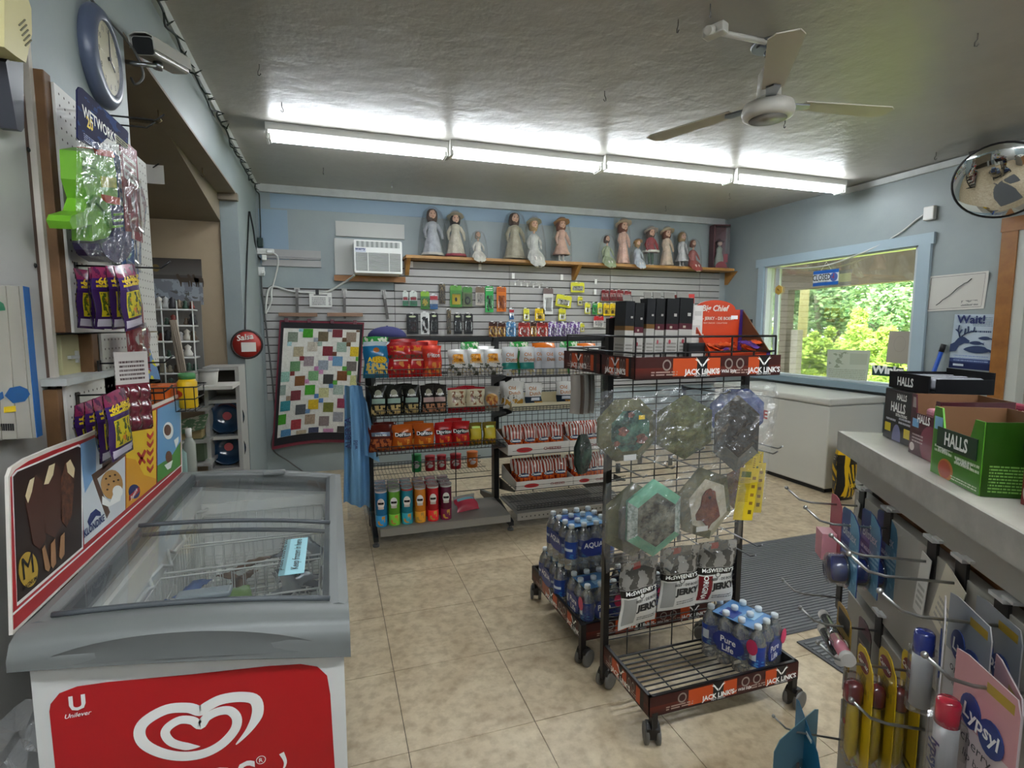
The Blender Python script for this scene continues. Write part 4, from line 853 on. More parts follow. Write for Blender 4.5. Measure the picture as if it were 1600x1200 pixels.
for px, py, hh, rr, c, cc, l in ((292, 735, .13, .025, 'a9c7bf', 'e2e4e0', 'pale aqua bottle with a white cap behind the freezer'), (298, 733, .18, .024, '9fa39a', 'dedcd6', 'clear tall bottle with a white cap behind the freezer')):
    p = at(px, py, y=2.5); t = thing('bottle', l, 'bottle', p); obj('body', MB().lathe([(rr, -.05), (rr, hh*.6), (rr*.45, hh*.75)], (0, 0, 0), 14), mat('bottle_'+c, c, .25), t); obj('cap', MB().lathe([(rr*.5, hh*.75), (rr*.5, hh*.95), (0, hh*.95)], (0, 0, 0), 12), mat('cap_'+cc, cc, .4), t)
stb = thing('side_table', 'narrow board ledge behind the freezer carrying two bottles', 'table', (at(295, 735, y=2.5).x, 2.5, 0)); zt_ = at(295, 735, y=2.5).z-.05
obj('top', MB().box((0, .03, zt_-.0135), (.2, .2, .02)), CB, stb)
for sx in (-1, 1): obj('leg', MB().box((sx*.08, .03, (zt_-.02)/2), (.02, .16, zt_-.025)), CB, stb)
NP = thing('paper_note', 'blank white paper note hanging from a nail under the alcove beam', 'paper', at(240, 272, y=3.0))
obj('sheet', MB().grid(lambda u, v: ((u-.5)*.085, .004*sin(3*u), (v-.5)*.085), 4, 4), mat('paper_white', 'dcd8d0', .6), NP); obj('nail', MB().cyl((.0, .0, .03), (.03, -.03, .04), .003), BLACK, NP)
for i, (px, py) in enumerate(((247, 172), (316, 262), (356, 310))):
    p = at(px, py, z=HZ-.012); t = thing('screw_hook', ['first screw hook under the beam above the alcove', 'second screw hook under the beam', 'third screw hook under the beam near the pillar'][i], 'hook', p, 0, 'screw hooks under the beam')
    obj('wire', MB().tube([(0, 0, 0), (0, 0, -.03), (.012, 0, -.045), (.0, 0, -.055), (-.01, 0, -.045)], .003, 5), mat('brass_dull', '8a7a5a', .4, .6), t)

# ================================================================ back wall: shelf, air conditioner, dolls
SY = 5.41; sz = at(900, 409, y=SY).z; sx0, sx1 = at(634, 396, y=SY).x, XR-.06
SHF = thing('wall_shelf', 'long varnished pine shelf carrying the dolls along the back wall', 'shelf', ((sx0+sx1)/2, YB-.11, sz-.03))
obj('plank', MB().box((0, 0, .015), (sx1-sx0, .22, .03), 0, None, .003), PINE, SHF)
for px, l in ((636, 0), (898, 1), (1140, 2)):
    x = at(px, 415, y=YB-.06).x-SHF.location.x; obj('bracket', MB().prism([(-.1, -.0), (.105, 0), (.105, -.15), (.07, -.15)], 'x', x-.02, x+.02), PINE, SHF)
AC = thing('air_conditioner', 'white window air conditioner with a louvred front in the back wall', 'air conditioner', at(591, 402, y=5.35))
a, b = at(554, 374, y=5.34), at(630, 428, y=5.34); aw, ah = b.x-a.x, a.z-b.z
obj('case', MB().box((0, .13, 0), (aw, .28, ah), 0, None, .012), WHITE, AC)
obj('front_frame', MB().prism(rrect(-aw/2, -ah/2, aw/2, ah/2, .015), 'y', -.03, -.012), WHITE, AC)
obj('top_grille', MB().box((0, -.031, ah*.37), (aw*.9, .004, ah*.17)), printed('ac_top_grille', 'b9bbb8', [('b', 0, 0, 1, 1, '8d908d', 9)], .5), AC)
for k in range(15): obj('louver', MB().box((0, -.034, ah*(.09-.035*k)), (aw*.92, .010, ah*.014), 0, Matrix.Rotation(.5, 3, 'X')), mat('ac_louver', 'c9cbc8', .45), AC)
obj('grille_well', MB().box((0, -.031, -ah*.16), (aw*.93, .003, ah*.55)), mat('ac_well', '8f9290', .6), AC)
for s in (-.22, .22): obj('rib', MB().box((aw*s, -.037, -ah*.16), (.008, .012, ah*.55)), WHITE, AC)
obj('energy_label', MB().mat(0).box((-aw*.37, -.0315, ah*.19), (aw*.22, .003, ah*.13)).mat(1).text('energy', .032, (-aw*.37, -.0335, ah*.19), bold=.03), [mat('label_pale', 'c5c9d6', .4), INKN], AC)
obj('control_strip', MB().box((aw*.06, -.0315, ah*.19), (aw*.6, .003, ah*.13)), WHITE, AC)
pb_ = thing('patch_board', 'grey-white patch boards fixed round the air conditioner', 'board', at(575, 390, y=YB-.01))
def pbx(n, x0, y0, x1, y1, d, m):
    a, b = at(x0, y0, y=YB-.02), at(x1, y1, y=YB-.02); return obj(n, MB().box(((a.x+b.x)/2, YB-.02-d, (a.z+b.z)/2), (b.x-a.x, .014, a.z-b.z)), m, pb_, world=True)
PBM = mat('patch_board_paint', 'bdbdb8', .5); pbx('panel', 524, 345, 632, 374, .0, PBM); pbx('panel', 522, 372, 556, 430, .0, PBM); pbx('ledge', 522, 430, 633, 442, .03, mat('orange_wood_casing', 'a06a2c'))
HAIR = {'br': '4a3224', 'bk': '201a18', 'bl': '9a7a4c', 'rd': '6e3c26', 'gr': '8a7c6c'}
SKIN = mat('doll_skin', 'c99f86', .4); SHOE = mat('doll_shoe', 'd9d4cc', .4)
DBAG = clear('doll_bag', 'ffffff', .03, .2, .5, .03, .22)
def doll(px, ptop, pbot, dress, hair, label, sit=False, hat=None, trim=None, wide=.37, legs=False, lean=0, top=None, pants=None):
    y = SY+.10 if not sit else SY+.03
    base = at(px, pbot, y=y); z0 = sz+.001; hgt = at(px, ptop, y=y).z-z0
    t = thing('doll', label, 'doll', (base.x, y, z0), lean, 'dressed dolls along the pine shelf'); h = hgt
    dress = '%02x%02x%02x' % tuple(min(255, int(int(dress[i:i+2], 16)*1.13)) for i in (0, 2, 4)); dm = mat('dress_'+dress, dress, .55, bump=(30, .3, .01), noise=('%02x%02x%02x' % tuple(int(int(dress[i:i+2], 16)*.78) for i in (0, 2, 4)), 14, .2)); tm_ = mat('dress_'+(trim or dress), trim or dress, .5)
    hb = .56*h if not sit else .5*h
    if not sit:
        zb = .02*h if not legs else .16*h
        if pants:
            for s in (-1, 1): obj('leg', MB().tube([(s*.05*h, -.02*h, .03*h), (s*.05*h, 0, .3*h), (s*.04*h, 0, .45*h)], [.03*h, .04*h, .05*h], 8), mat('dress_'+pants, pants, .5), t)
            zb = .34*h
        obj('dress', MB().lathe([(wide*.60*h, zb), (wide*.57*h, zb+.05*h), (wide*.38*h, .40*h), (wide*.24*h, .56*h), (wide*.30*h, .66*h), (wide*.25*h, .72*h), (.04*h, .75*h)], (0, 0, 0), 28, None, True, (9, .10, False)), dm if not top else mat('dress_'+top, top, .5), t)
        obj('hem_trim', MB().lathe([(wide*.605*h, zb), (wide*.635*h, zb+.015*h), (wide*.60*h, zb+.06*h)], (0, 0, 0), 28, None, True, (9, .10, True)), tm_, t)
        if legs or pants:
            for s in (-1, 1): obj('shoe', MB().ball((s*.05*h, -.03*h, .025*h), .035*h, 10, 6, 1, 1.5, .7).cyl((s*.05*h, 0, .03*h), (s*.05*h, 0, .2*h), .02*h, .025*h, 8), SHOE, t)
        zs = .68*h
    else:
        def skirt(u, v):
            a = pi*(1.0*u); drop = v**1.5
            return (wide*.62*h*(v**.7)*cos(a)*(1+.08*cos(12*a)), -.10*h-.26*h*v*(sin(a)+.3)+.1*h*(1-v), .30*h*(1-v)**.8+.06*h*sin(5*a)*v*.3-(.22*h*drop*max(0, sin(a))**.6)+.03*h)
        obj('dress', MB().grid(skirt, 24, 8).lathe([(.16*h, .0), (.15*h, .2*h), (.11*h, .40*h), (.13*h, .52*h), (.10*h, .6*h), (.04*h, .64*h)], (0, .02*h, 0), 20, None, True, (7, .07, True)), dm, t)
        for s in (-1, 1): obj('leg', MB().tube([(s*.05*h, -.12*h, .07*h), (s*.06*h, -.30*h, .03*h), (s*.05*h, -.34*h, -.16*h)], [.035*h, .03*h, .022*h], 8).ball((s*.05*h, -.36*h, -.19*h), .034*h, 8, 6, 1, 1.5, .8), tm_ if trim else SHOE, t)
        zs = .56*h
    R = random.Random(int(px))
    for s in (-1, 1):
        a = Vector((s*wide*.26*h, 0, zs)); e = Vector((s*wide*.48*h, -.03*h, zs-.14*h)); q = Vector((s*wide*(.42+.15*R.random())*h, -.09*h, zs-.27*h))
        obj('arm', MB().tube([a, e, q], [.045*h, .04*h, .028*h], 8).ball(q+Vector((0, -.01*h, -.02*h)), .024*h, 8, 6), dm if not top else mat('dress_'+top, top), t)
    hz_ = h-.115*h*(1.25 if hat else 1.0); hc = Vector((0, -.02*h, hz_)); r = .098*h
    hd = obj('head', MB().ball(hc, r, 16, 10, .9, .95, 1.12).cyl((0, 0, zs+.03*h), hc, .03*h, .035*h, 8).ball(hc+Vector((0, -r*.95, -r*.12)), r*.14, 6, 5), SKIN, t)
    fc = MB().mat(0)
    for s in (-1, 1): fc.ball(hc+Vector((s*r*.36, -r*.84, r*.1)), r*.13, 6, 5)
    fc.mat(1).ball(hc+Vector((0, -r*.86, -r*.5)), r*.14, 6, 5, 1.4, .5, .5); obj('face_paint', fc, [mat('doll_eye', '2a211d', .3), mat('doll_lips', 'a8484a', .4)], hd)
    hm = mat('hair_'+hair, HAIR[hair], .6, bump=(40, .5, .01))
    obj('hair', MB().lathe([(0, r*1.25), (r*.6, r*1.12), (r*1.02, r*.65), (r*1.14, r*.1), (r*1.18, -r*.7), (r*1.0, -r*1.5), (r*.7, -r*1.7)], hc+Vector((0, r*.36, r*.05)), 18, Matrix.Rotation(.30, 3, 'X'), True, (7, .06, True)), hm, t)
    if hat:
        obj('hat', MB().lathe([(r*1.9, r*.45), (r*1.95, r*.5), (r*1.2, r*.85), (r*1.05, r*1.35), (r*.5, r*1.6), (0, r*1.62)], hc, 22, Matrix.Rotation(-.35, 3, 'X'), True, (6, .05, True)), mat('dress_'+hat, hat, .55, bump=(30, .3, .01)), t)
    W2 = wide*.72*h
    obj('clear_bag', MB().lathe([(W2*1.05, .0), (W2*1.2, .06*h), (W2*1.12, .4*h), (W2*.95, .72*h), (W2*.7, .95*h), (W2*.25, 1.05*h)], (0, -.04*h if sit else 0, 0), 18, None, True, (5, .08, True), 1, .8), DBAG, t)
    return t
doll(676, 327, 393, 'a3a7ac', 'br', 'brown haired doll in a silver grey gown, first on the pine shelf', trim='c9c4bc')
doll(712, 332, 396, 'b9b29f', 'bk', 'black haired doll in a cream gown with a crimson hem', hat='b3ab98', trim='9c3a46')
doll(747, 362, 400, 'b9b5aa', 'gr', 'smallest seated doll with a pale hood and white bib', sit=True, wide=.42)
doll(804, 333, 399, '9d967f', 'br', 'doll in a wide antique gold gown with brown hair', wide=.38)
doll(834, 341, 402, 'b3b2ab', 'bl', 'seated pale doll with a veil and dangling white shoes', sit=True, hat='a9a492', wide=.34)
doll(877, 341, 402, 'c09a86', 'rd', 'doll in a peach pink coat and straw hat showing white boots', hat='a97e58', legs=True, wide=.30)
doll(948, 368, 412, '8b9576', 'br', 'seated doll in a sage green gown with brown hair', sit=True, wide=.42)
doll(973, 343, 409, 'c7a08c', 'rd', 'tall doll in a peach gown with a ribboned bonnet', hat='b0a08c', wide=.24)
doll(996, 374, 416, 'aab0b6', 'bl', 'seated doll in pale blue with a straw hat and white ribbons', sit=True, hat='b08a5e', wide=.38)
doll(1016, 355, 411, '8e2a2e', 'br', 'doll in a red fur-trimmed jacket and green trousers', hat='b9aca0', trim='d8d0c4', pants='2f4f3a', wide=.34)
doll(1041, 356, 413, 'c2ab94', 'rd', 'doll in a cream gown under a broad cream hat', hat='c0b096', wide=.28)
doll(1065, 363, 414, 'b9b8b6', 'bl', 'blonde doll in a white nightgown showing her shoes', legs=True, wide=.28)
doll(1082, 375, 420, '8c4038', 'rd', 'seated doll in a red dress with a ruffled white skirt hanging down', sit=True, trim='c8b8a8', wide=.40)
bd = thing('boxed_doll', 'doll in a dark maroon window box at the end of the shelf', 'boxed doll', (at(1124, 411, y=SY+.1).x, SY+.11, sz+.001), -.25)
bh = at(1124, 352, y=SY+.1).z-sz; bw2 = .20
MAR = mat('maroon_carton', '56232a', .4)
obj('carton', MB().box((0, .06, bh/2), (bw2, .01, bh)).box((0, 0, .006), (bw2, .13, .012)).box((0, 0, bh-.006), (bw2, .13, .012)).box((-bw2/2+.005, 0, bh/2), (.01, .13, bh)), MAR, bd)
obj('window', MB().box((.01, -.064, bh/2), (bw2-.03, .002, bh-.02)).box((bw2/2-.002, 0, bh/2), (.002, .12, bh-.02)), clear('box_window', 'ffffff', .15, .04), bd)
obj('doll_gown', MB().lathe([(.06, .03), (.05, .12), (.03, .19), (.035, .24), (.01, .27)], (0, 0, 0), 20, None, True, (8, .1, False)), mat('dress_9aa08c', '9aa08c', .5), bd)
obj('doll_head', MB().ball((0, -.01, .30), .028, 12, 8, 1, 1, 1.1), SKIN, bd); obj('doll_hat', MB().lathe([(.055, .32), (.03, .335), (.0, .36)], (0, 0, 0), 16), MAR, bd)
obj('arch_print', MB().prism(arc((0, 0), .07, 0, pi, 12)+[(-.07, -.0)], 'y', -.0665, -.065, c=(.0, 0, .012)).box((.05, -.066, .12), (.05, .002, .1)), mat('maroon_print_2', '7a3038', .4), bd)

# ---------------------------------------------------------------- cards hanging on the slats
KINDS = {
 'lure': ('3f7a33', [('r', 0, .72, 1, 1, '86b23a'), ('e', .5, .38, .32, .2, 'd8c53a'), ('n', .1, .1, .9, .6, '2c3d2a', 6, .56)]),
 'black': ('1b1b1e', [('e', .5, .86, .3, .05, 'bfc7a0'), ('n', .2, .1, .8, .7, '4a4a4f', 5, .55)]),
 'camo': ('2a2622', [('n', 0, 0, 1, 1, '7a6a48', 6, .54)]),
 'yelsq': ('3f7a33', [('r', 0, .78, 1, 1, '5c9a40'), ('r', .18, .12, .85, .6, 'd9be22'), ('e', .5, .36, .1, .1, '26221a')]),
 'ring': ('5f6e4a', [('r', 0, .72, 1, 1, '3f7a33'), ('e', .5, .3, .3, .2, '17171a'), ('e', .5, .3, .18, .12, '6e7a5a')]),
 'tan': ('b9b2a6', [('r', 0, .68, 1, 1, '6e5c4a'), ('n', .3, .1, .7, .6, '6a6a6a', 6, .55)]),
 'green': ('2f9a48', [('n', .2, .05, .8, .65, '1d2a20', 4, .5), ('t', .1, .8, .9, .95, 'dfe8d8', 2)]),
 'orange': ('c76a1e', [('n', .2, .05, .8, .65, '8c3a16', 5, .52), ('t', .1, .8, .9, .95, '7a2a12', 2)]),
 'white': ('d3d2ce', [('r', 0, .78, 1, 1, '6a5a58'), ('t', .1, .1, .9, .25, '8a8a8a', 3)]),
 'lemon': ('d3cf3a', [('r', .1, .2, .9, .62, 'd8d6cc'), ('n', .12, .22, .88, .6, '4a4630', 9, .56)]),
 'lemw': ('d8d23a', [('r', .12, .08, .88, .5, 'dedcd2'), ('e', .5, .3, .2, .12, '8a8650')]),
 'yellow': ('e0bd1e', [('n', .1, .1, .9, .8, 'b98a16', 4, .55), ('e', .5, .3, .2, .15, '5c4a16')]),
 'maroon': ('7a1f26', [('r', .08, .35, .92, .7, 'c9b5b0'), ('n', .1, .36, .9, .68, '9c2a30', 7, .5)]),
 'redwh': ('d4cfca', [('r', 0, .6, 1, 1, 'b5242a'), ('n', .1, .05, .9, .5, '8a8a90', 7, .55)]),
 'bluered': ('c9cdd2', [('r', 0, .0, 1, .35, '2f5f94'), ('r', 0, .62, 1, .9, 'a8343a')]),
 'glove': ('d4d4d2', [('n', .15, .05, .85, .8, '1b1b1e', 3, .45)]),
 'bottle': ('cfd6cf', [('r', 0, 0, 1, .35, '3f7a5a'), ('r', .1, .4, .9, .6, 'a8343a')]),
 'choc': ('6b3a1e', [('n', 0, 0, 1, .7, 'd3a548', 4, .5), ('r', 0, .72, 1, 1, '3a1c14')]),
 'bluep': ('4f86b5', [('n', 0, 0, 1, 1, 'd3dde4', 4, .56)]), 'redp': ('b5342a', [('n', 0, 0, 1, .7, 'd8c8c0', 4, .54), ('r', .1, .75, .9, 1, '7a1f1c')]),
 'purp': ('6a4a8a', [('n', 0, 0, 1, 1, 'd8d3e0', 5, .52)])}
def card(kind, x0, y0, x1, y1, label, tilt=0, thick=.03, group='cards on the slat wall', d=.06):
    yy = YB-d; a, b = at(x0, y0, y=yy), at(x1, y1, y=yy); w, h = b.x-a.x, a.z-b.z
    t = thing('blister_card', label, 'card', ((a.x+b.x)/2, yy, a.z), (0, tilt, 0), group); c, sh = KINDS[kind]
    obj('card', MB().prism([(-w/2, -h), (w/2, -h), (w/2, -.012), (w/2-.012, 0), (-w/2+.012, 0), (-w/2, -.012)], 'y', 0, .002), printed('card_'+kind, c, sh, .35), t)
    obj('blister', MB().box((0, -thick*.4, -h*.62), (w*.74, thick*.8, h*.52), 0, None, min(.01, w*.2)), BLIST, t)
    obj('peg', MB().tube([(0, .05, -.012), (0, -.05, -.012), (0, -.06, -.004)], .003, 5).box((0, .035, -.012), (.028, .004, .045)), WHITE, t)
    return t
for a in [('bottle', 629, 455, 638, 478, 'black little bottle card, first card left of the green lure'), ('bottle', 640, 455, 652, 478, 'white and green bottle card beside the black bottle'),
 ('lure', 657, 455, 671, 483, 'green card with a yellow fishing lure'), ('bluered', 672, 460, 684, 483, 'blue-bottomed card tucked beside the yellow lure'), ('camo', 686, 443, 696, 475, 'narrow camouflage sheath hanging from a white hook'),
 ('yelsq', 703, 446, 722, 480, 'green card with a yellow square compass'), ('ring', 723, 448, 738, 479, 'olive card with a black ring tool'), ('tan', 743, 448, 757, 477, 'brown-topped white card with small tools'),
 ('green', 758, 447, 771, 488, 'tall bright green card beside the tan one'), ('orange', 776, 448, 791, 487, 'tall orange card ending the upper row'), ('white', 849, 450, 864, 491, 'long white card with a dark header'),
 ('lemon', 892, 441, 913, 457, 'topmost yellow and white lure card'), ('lemon', 870, 461, 894, 480, 'tilted yellow and white lure card', .15), ('lemw', 903, 463, 910, 477, 'tiny yellow-topped card right of the tilted card'), ('lemw', 914, 473, 922, 490, 'small yellow-topped card below the tiny one'),
 ('bluered', 796, 482, 803, 499, 'small red, white and blue card'), ('lemw', 818, 482, 827, 501, 'small yellow and white card beside the empty peg'), ('yellow', 836, 482, 851, 501, 'yellow card cut like a jacket'), ('lemw', 873, 482, 884, 501, 'white card with a yellow top and two hooks'), ('lemw', 907, 505, 913, 518, 'lowest tiny yellow card above the snack bags'),
 ('black', 635, 490, 654, 522, 'black card with grey fittings, first of the black row'), ('glove', 657, 488, 671, 522, 'white card with a black tool'), ('black', 672, 489, 685, 522, 'narrow black card beside the white tool card'), ('camo', 698, 483, 705, 522, 'slim dark sheath between the black cards'), ('black', 709, 490, 722, 522, 'black card with a pale round sticker'), ('black', 725, 490, 739, 522, 'last black card of the row'),
 ('maroon', 940, 453, 951, 470, 'maroon packet, first of four on the slats'), ('maroon', 953, 453, 963, 470, 'maroon packet, second of four on the slats'), ('maroon', 964, 453, 974, 470, 'maroon packet, third of four on the slats'), ('maroon', 976, 454, 986, 471, 'maroon packet, last of four by the dark boxes'),
 ('green', 926, 473, 933, 491, 'green and yellow jig card, left of its pair'), ('lemw', 934, 473, 941, 491, 'yellow jig card, right of its pair'), ('yellow', 943, 474, 952, 493, 'yellow lure card under the first maroon packet'), ('yellow', 953, 474, 962, 493, 'yellow lure card under the second maroon packet'), ('yellow', 966, 475, 976, 493, 'yellow lure card by the dark box corner'),
 ('redwh', 928, 494, 943, 511, 'red-topped white packet low on the slats'), ('redwh', 953, 495, 962, 512, 'red and white packet right of the red-topped one'), ('redwh', 963, 495, 972, 512, 'red and white packet touching the rack rail'),
 ('yellow', 1104, 478, 1118, 500, 'yellow card peeking out right of the white boxes'), ('camo', 1106, 497, 1122, 520, 'dark green card under the yellow one')]:
    card(*a)
for k, (kd, x0, x1) in enumerate((('choc', 764, 777), ('choc', 778, 790), ('bluep', 791, 806), ('redp', 810, 828), ('choc', 829, 838), ('redp', 839, 856), ('purp', 857, 872), ('purp', 873, 889), ('purp', 890, 906))):
    card(kd, x0, 503+k % 2, x1, 526, ['brown and gold candy packet, first above the top bar', 'brown and gold candy packet beside the blue one', 'pale blue candy packet above the top bar', 'red candy packet right of the blue one', 'narrow brown candy packet between the red ones', 'red candy packet right of the narrow brown one', 'first purple and white candy packet', 'middle purple and white candy packet', 'last purple and white candy packet by the rack post'][k], group='candy packets behind the chip racks', d=.09)
for i, (px, py) in enumerate(((643, 413), (750, 417), (802, 431), (878, 433), (931, 440), (930, 456))):
    t = thing('price_tag', ['first white tag on a high slat at the shelf start', 'second white tag on a high slat', 'white tag above the five bare hooks', 'white tag left of the middle bracket', 'white tag right of the middle bracket', 'white tag over the first maroon packet'][i], 'tag', at(px, py, y=YB-.05), 0, 'white tags on the slats')
    obj('tag', MB().box((0, 0, 0), (.03, .002, .06)).box((.0, -.0012, .005), (.006, .0006, .02)), WHITE, t); obj('peg', MB().tube([(0, .04, .03), (0, -.01, .03)], .003, 5), CHROME, t)
for i in range(5): hook('slat_hook', at(805+9.5*i, 441+1.2*i, y=YB-.025), .1, 'bare slat hook, number %s of the five together' % ('one', 'two', 'three', 'four', 'five')[i], WHITE, .015, (0, -1, 0), .004, 'bare hooks on the slat wall')
for i, (px, py, l) in enumerate(((464, 452, 'shelf bracket hanging on the slats, left of the price list'), (538, 453, 'shelf bracket hanging on the slats, right of the price list'), (599, 455, 'shelf bracket hanging tilted below the air conditioner'))):
    t = thing('shelf_bracket', l, 'bracket', at(px, py, y=YB-.03), (0, -.12 if i == 2 else .02, 0), 'steel brackets on the slats'); obj('blade', MB().prism([(-.0, 0), (-.03, 0), (-.05, -.08), (-.04, -.28), (-.02, -.28), (.0, -.1)], 'x', -.012, .012), mat('bracket_steel', '5d5a57', .4, .5), t); obj('plate', MB().box((0, -.0, -.01), (.05, .01, .05)), mat('bracket_plate', 'b0aeaa', .4, .4), t)
for i, (x0, x1) in enumerate(((435, 496), (511, 567))):
    a, b = at(x0, 488, y=YB-.08), at(x1, 495, y=YB-.08); t = thing('hanger_rail', ['brown wooden rail over the quilt, left piece', 'brown wooden rail over the quilt, right piece'][i], 'rail', ((a.x+b.x)/2, YB-.08, (a.z+b.z)/2)); obj('lath', MB().box((0, 0, 0), (b.x-a.x, .02, .035), 0, None, .003), mat('brown_rail', '86664f', .5), t); obj('support', MB().cyl((0, .05, 0), (0, 0, 0), .008), CHROME, t)
a, b = at(483, 457, y=YB-.05), at(519, 480, y=YB-.05)
pl = thing('price_list', 'white printed price list clipped to the slats', 'sign', ((a.x+b.x)/2, YB-.05, (a.z+b.z)/2)); obj('paper', MB().box((0, 0, 0), (b.x-a.x, .003, a.z-b.z)), printed('price_list_print', 'd6d5d0', [('r', .2, .8, .8, .88, '6a6a6a'), ('t', .1, .12, .72, .7, '77777a', 5), ('t', .85, .12, .95, .7, '55555a', 5)], .6), pl); obj('clip', MB().box((-.03, -.003, .075), (.03, .012, .05)), INKB, pl)
# ---------------------------------------------------------------- quilt
QY = YB-.09
QT = thing('quilt', 'patchwork quilt with a black border and burgundy edge hanging on the back wall', 'quilt', at(500, 506, y=QY))
qc = {(0, 0): (437, 500), (1, 0): (569, 504), (0, 1): (425, 703), (1, 1): (558, 690)}
def qpt(u, v, d=0):
    px = (qc[(0, 0)][0]*(1-u)+qc[(1, 0)][0]*u)*(1-v)+(qc[(0, 1)][0]*(1-u)+qc[(1, 1)][0]*u)*v
    py = (qc[(0, 0)][1]*(1-u)+qc[(1, 0)][1]*u)*(1-v)+(qc[(0, 1)][1]*(1-u)+qc[(1, 1)][1]*u)*v - 5*v*sin(pi*u*1.2)
    p = at(px, py, y=QY); return Vector((p.x, QY-d-.02*v*sin(5*u), p.z))
def Q_(n, u0, v0, u1, v1, d, m, nu=10, nv=12): return obj(n, MB().grid(lambda u, v: qpt(u0+(u1-u0)*u, v1+(v0-v1)*v, d), nu, nv), m, QT, world=True)
Q_('burgundy_edge', 0, 0, 1, 1, 0, mat('burgundy_cloth', '6b2230', .8)); Q_('black_border', .02, .015, .985, .975, .004, mat('black_cloth', '17151a', .8)); Q_('white_field', .055, .062, .955, .915, .008, mat('quilt_white', 'd5d3cb', .85, noise=('c6c3ba', 60, .2), bump=(25, .6, .01)))
def inv(px, py):
    best = (.5, .5)
    u, v = .5, .5
    for _ in range(30):
        p = qpt(u, v); q = at(px, py, y=p.y); du = (q.x-p.x); dv = (p.z-q.z)
        u += du/.83*.9; v += dv/1.22*.9
    return u, v
Q1 = [(330,495,'7f8a78'),(465,455,'3f9a1f'),(600,490,'6a5c44'),(728,455,'7a2a34'),(850,495,'9a8674'),(380,625,'b5a888'),(505,580,'c2b8a8'),(640,620,'7a1f2c'),(765,585,'9ab0a0'),(885,625,'d9b81e'),(350,755,'6f9a6a'),(472,710,'9c8c90'),(600,745,'98a2ac'),(728,710,'6f9cc0'),(852,755,'6a625c'),(255,850,'9cc7b5'),(392,885,'7d4d22'),(512,840,'78a874'),(645,870,'3a3836'),(768,840,'7a4820'),(885,880,'c9c98a'),(222,970,'98a89e'),(355,1015,'7c3038'),(482,965,'46a526'),(605,990,'cbc790'),(735,965,'aebfb2'),(850,1000,'b9a792'),(262,1110,'2f8a94'),(398,1140,'56585c'),(512,1095,'d8b41c'),(645,1120,'7a7c30'),(770,1085,'94344e')]
Q2 = [(105,85,'3f9a1f'),(232,125,'a8343a'),(350,80,'a8917a'),(470,95,'8a7a78'),(590,60,'9a9aa0'),(145,210,'4f88b5'),(275,215,'bba98c'),(380,190,'3a3f5c'),(505,200,'c084a8'),(625,180,'4a4642')]
Q3 = [(405,428,'8fc0d0'),(535,520,'9aa0aa'),(660,430,'9aa0aa'),(790,520,'6a4a30'),(915,432,'6a4a30'),(300,555,'a8d0d4'),(570,556,'9ab0a0'),(700,645,'6a3a22'),(825,560,'6a4a24'),(410,685,'8a2a34'),(665,685,'c98ab0'),(910,690,'5fae3a'),(540,775,'c07aa8'),(790,775,'56a83a'),(830,815,'56a83a'),(580,805,'c98ab0'),(325,820,'8a3a34'),(455,890,'c98ab0'),(705,900,'56a83a'),(670,930,'4f7cb5'),(540,1020,'4f7cb5'),(580,1060,'4f7cb5'),(290,1040,'a8917a'),(800,1030,'9a8ab0'),(460,1155,'6f94c0')]
pm = MB(); sp = []
for lst, ox, oy, sc, hw in ((Q1, 400, 440, 5.714, 7.6), (Q2, 420, 640, 5.4545, 7.6), (Q3, 400, 440, 5.714, 3.4)):
    for x, y, c in lst:
        u, v = inv(ox+x/sc, oy+y/sc); du, dv = hw/128, hw/192
        u0, u1 = max(u-du, .056), min(u+du, .954); v0, v1 = max(v-dv, .064), min(v+dv, .913)
        dk = '%02x%02x%02x' % tuple(int(int(c[i:i+2], 16)*.72) for i in (0, 2, 4))
        obj('patch', MB().grid(lambda a, b: qpt(u0+(u1-u0)*a, v1+(v0-v1)*b, .0125+.002*sin(pi*a)*sin(pi*b)), 3, 3), mat('patch_'+c, c, .85, noise=(dk, 90, .2)), QT, world=True)
for k in range(4):
    p = qpt(.08+.27*k, .0, .012); obj('clip', MB().box((0, 0, 0), (.035, .02, .04), 0, None, .005).xf(Matrix.Translation(p)), mat('clip_dark', '5c3038', .4), QT, world=True)
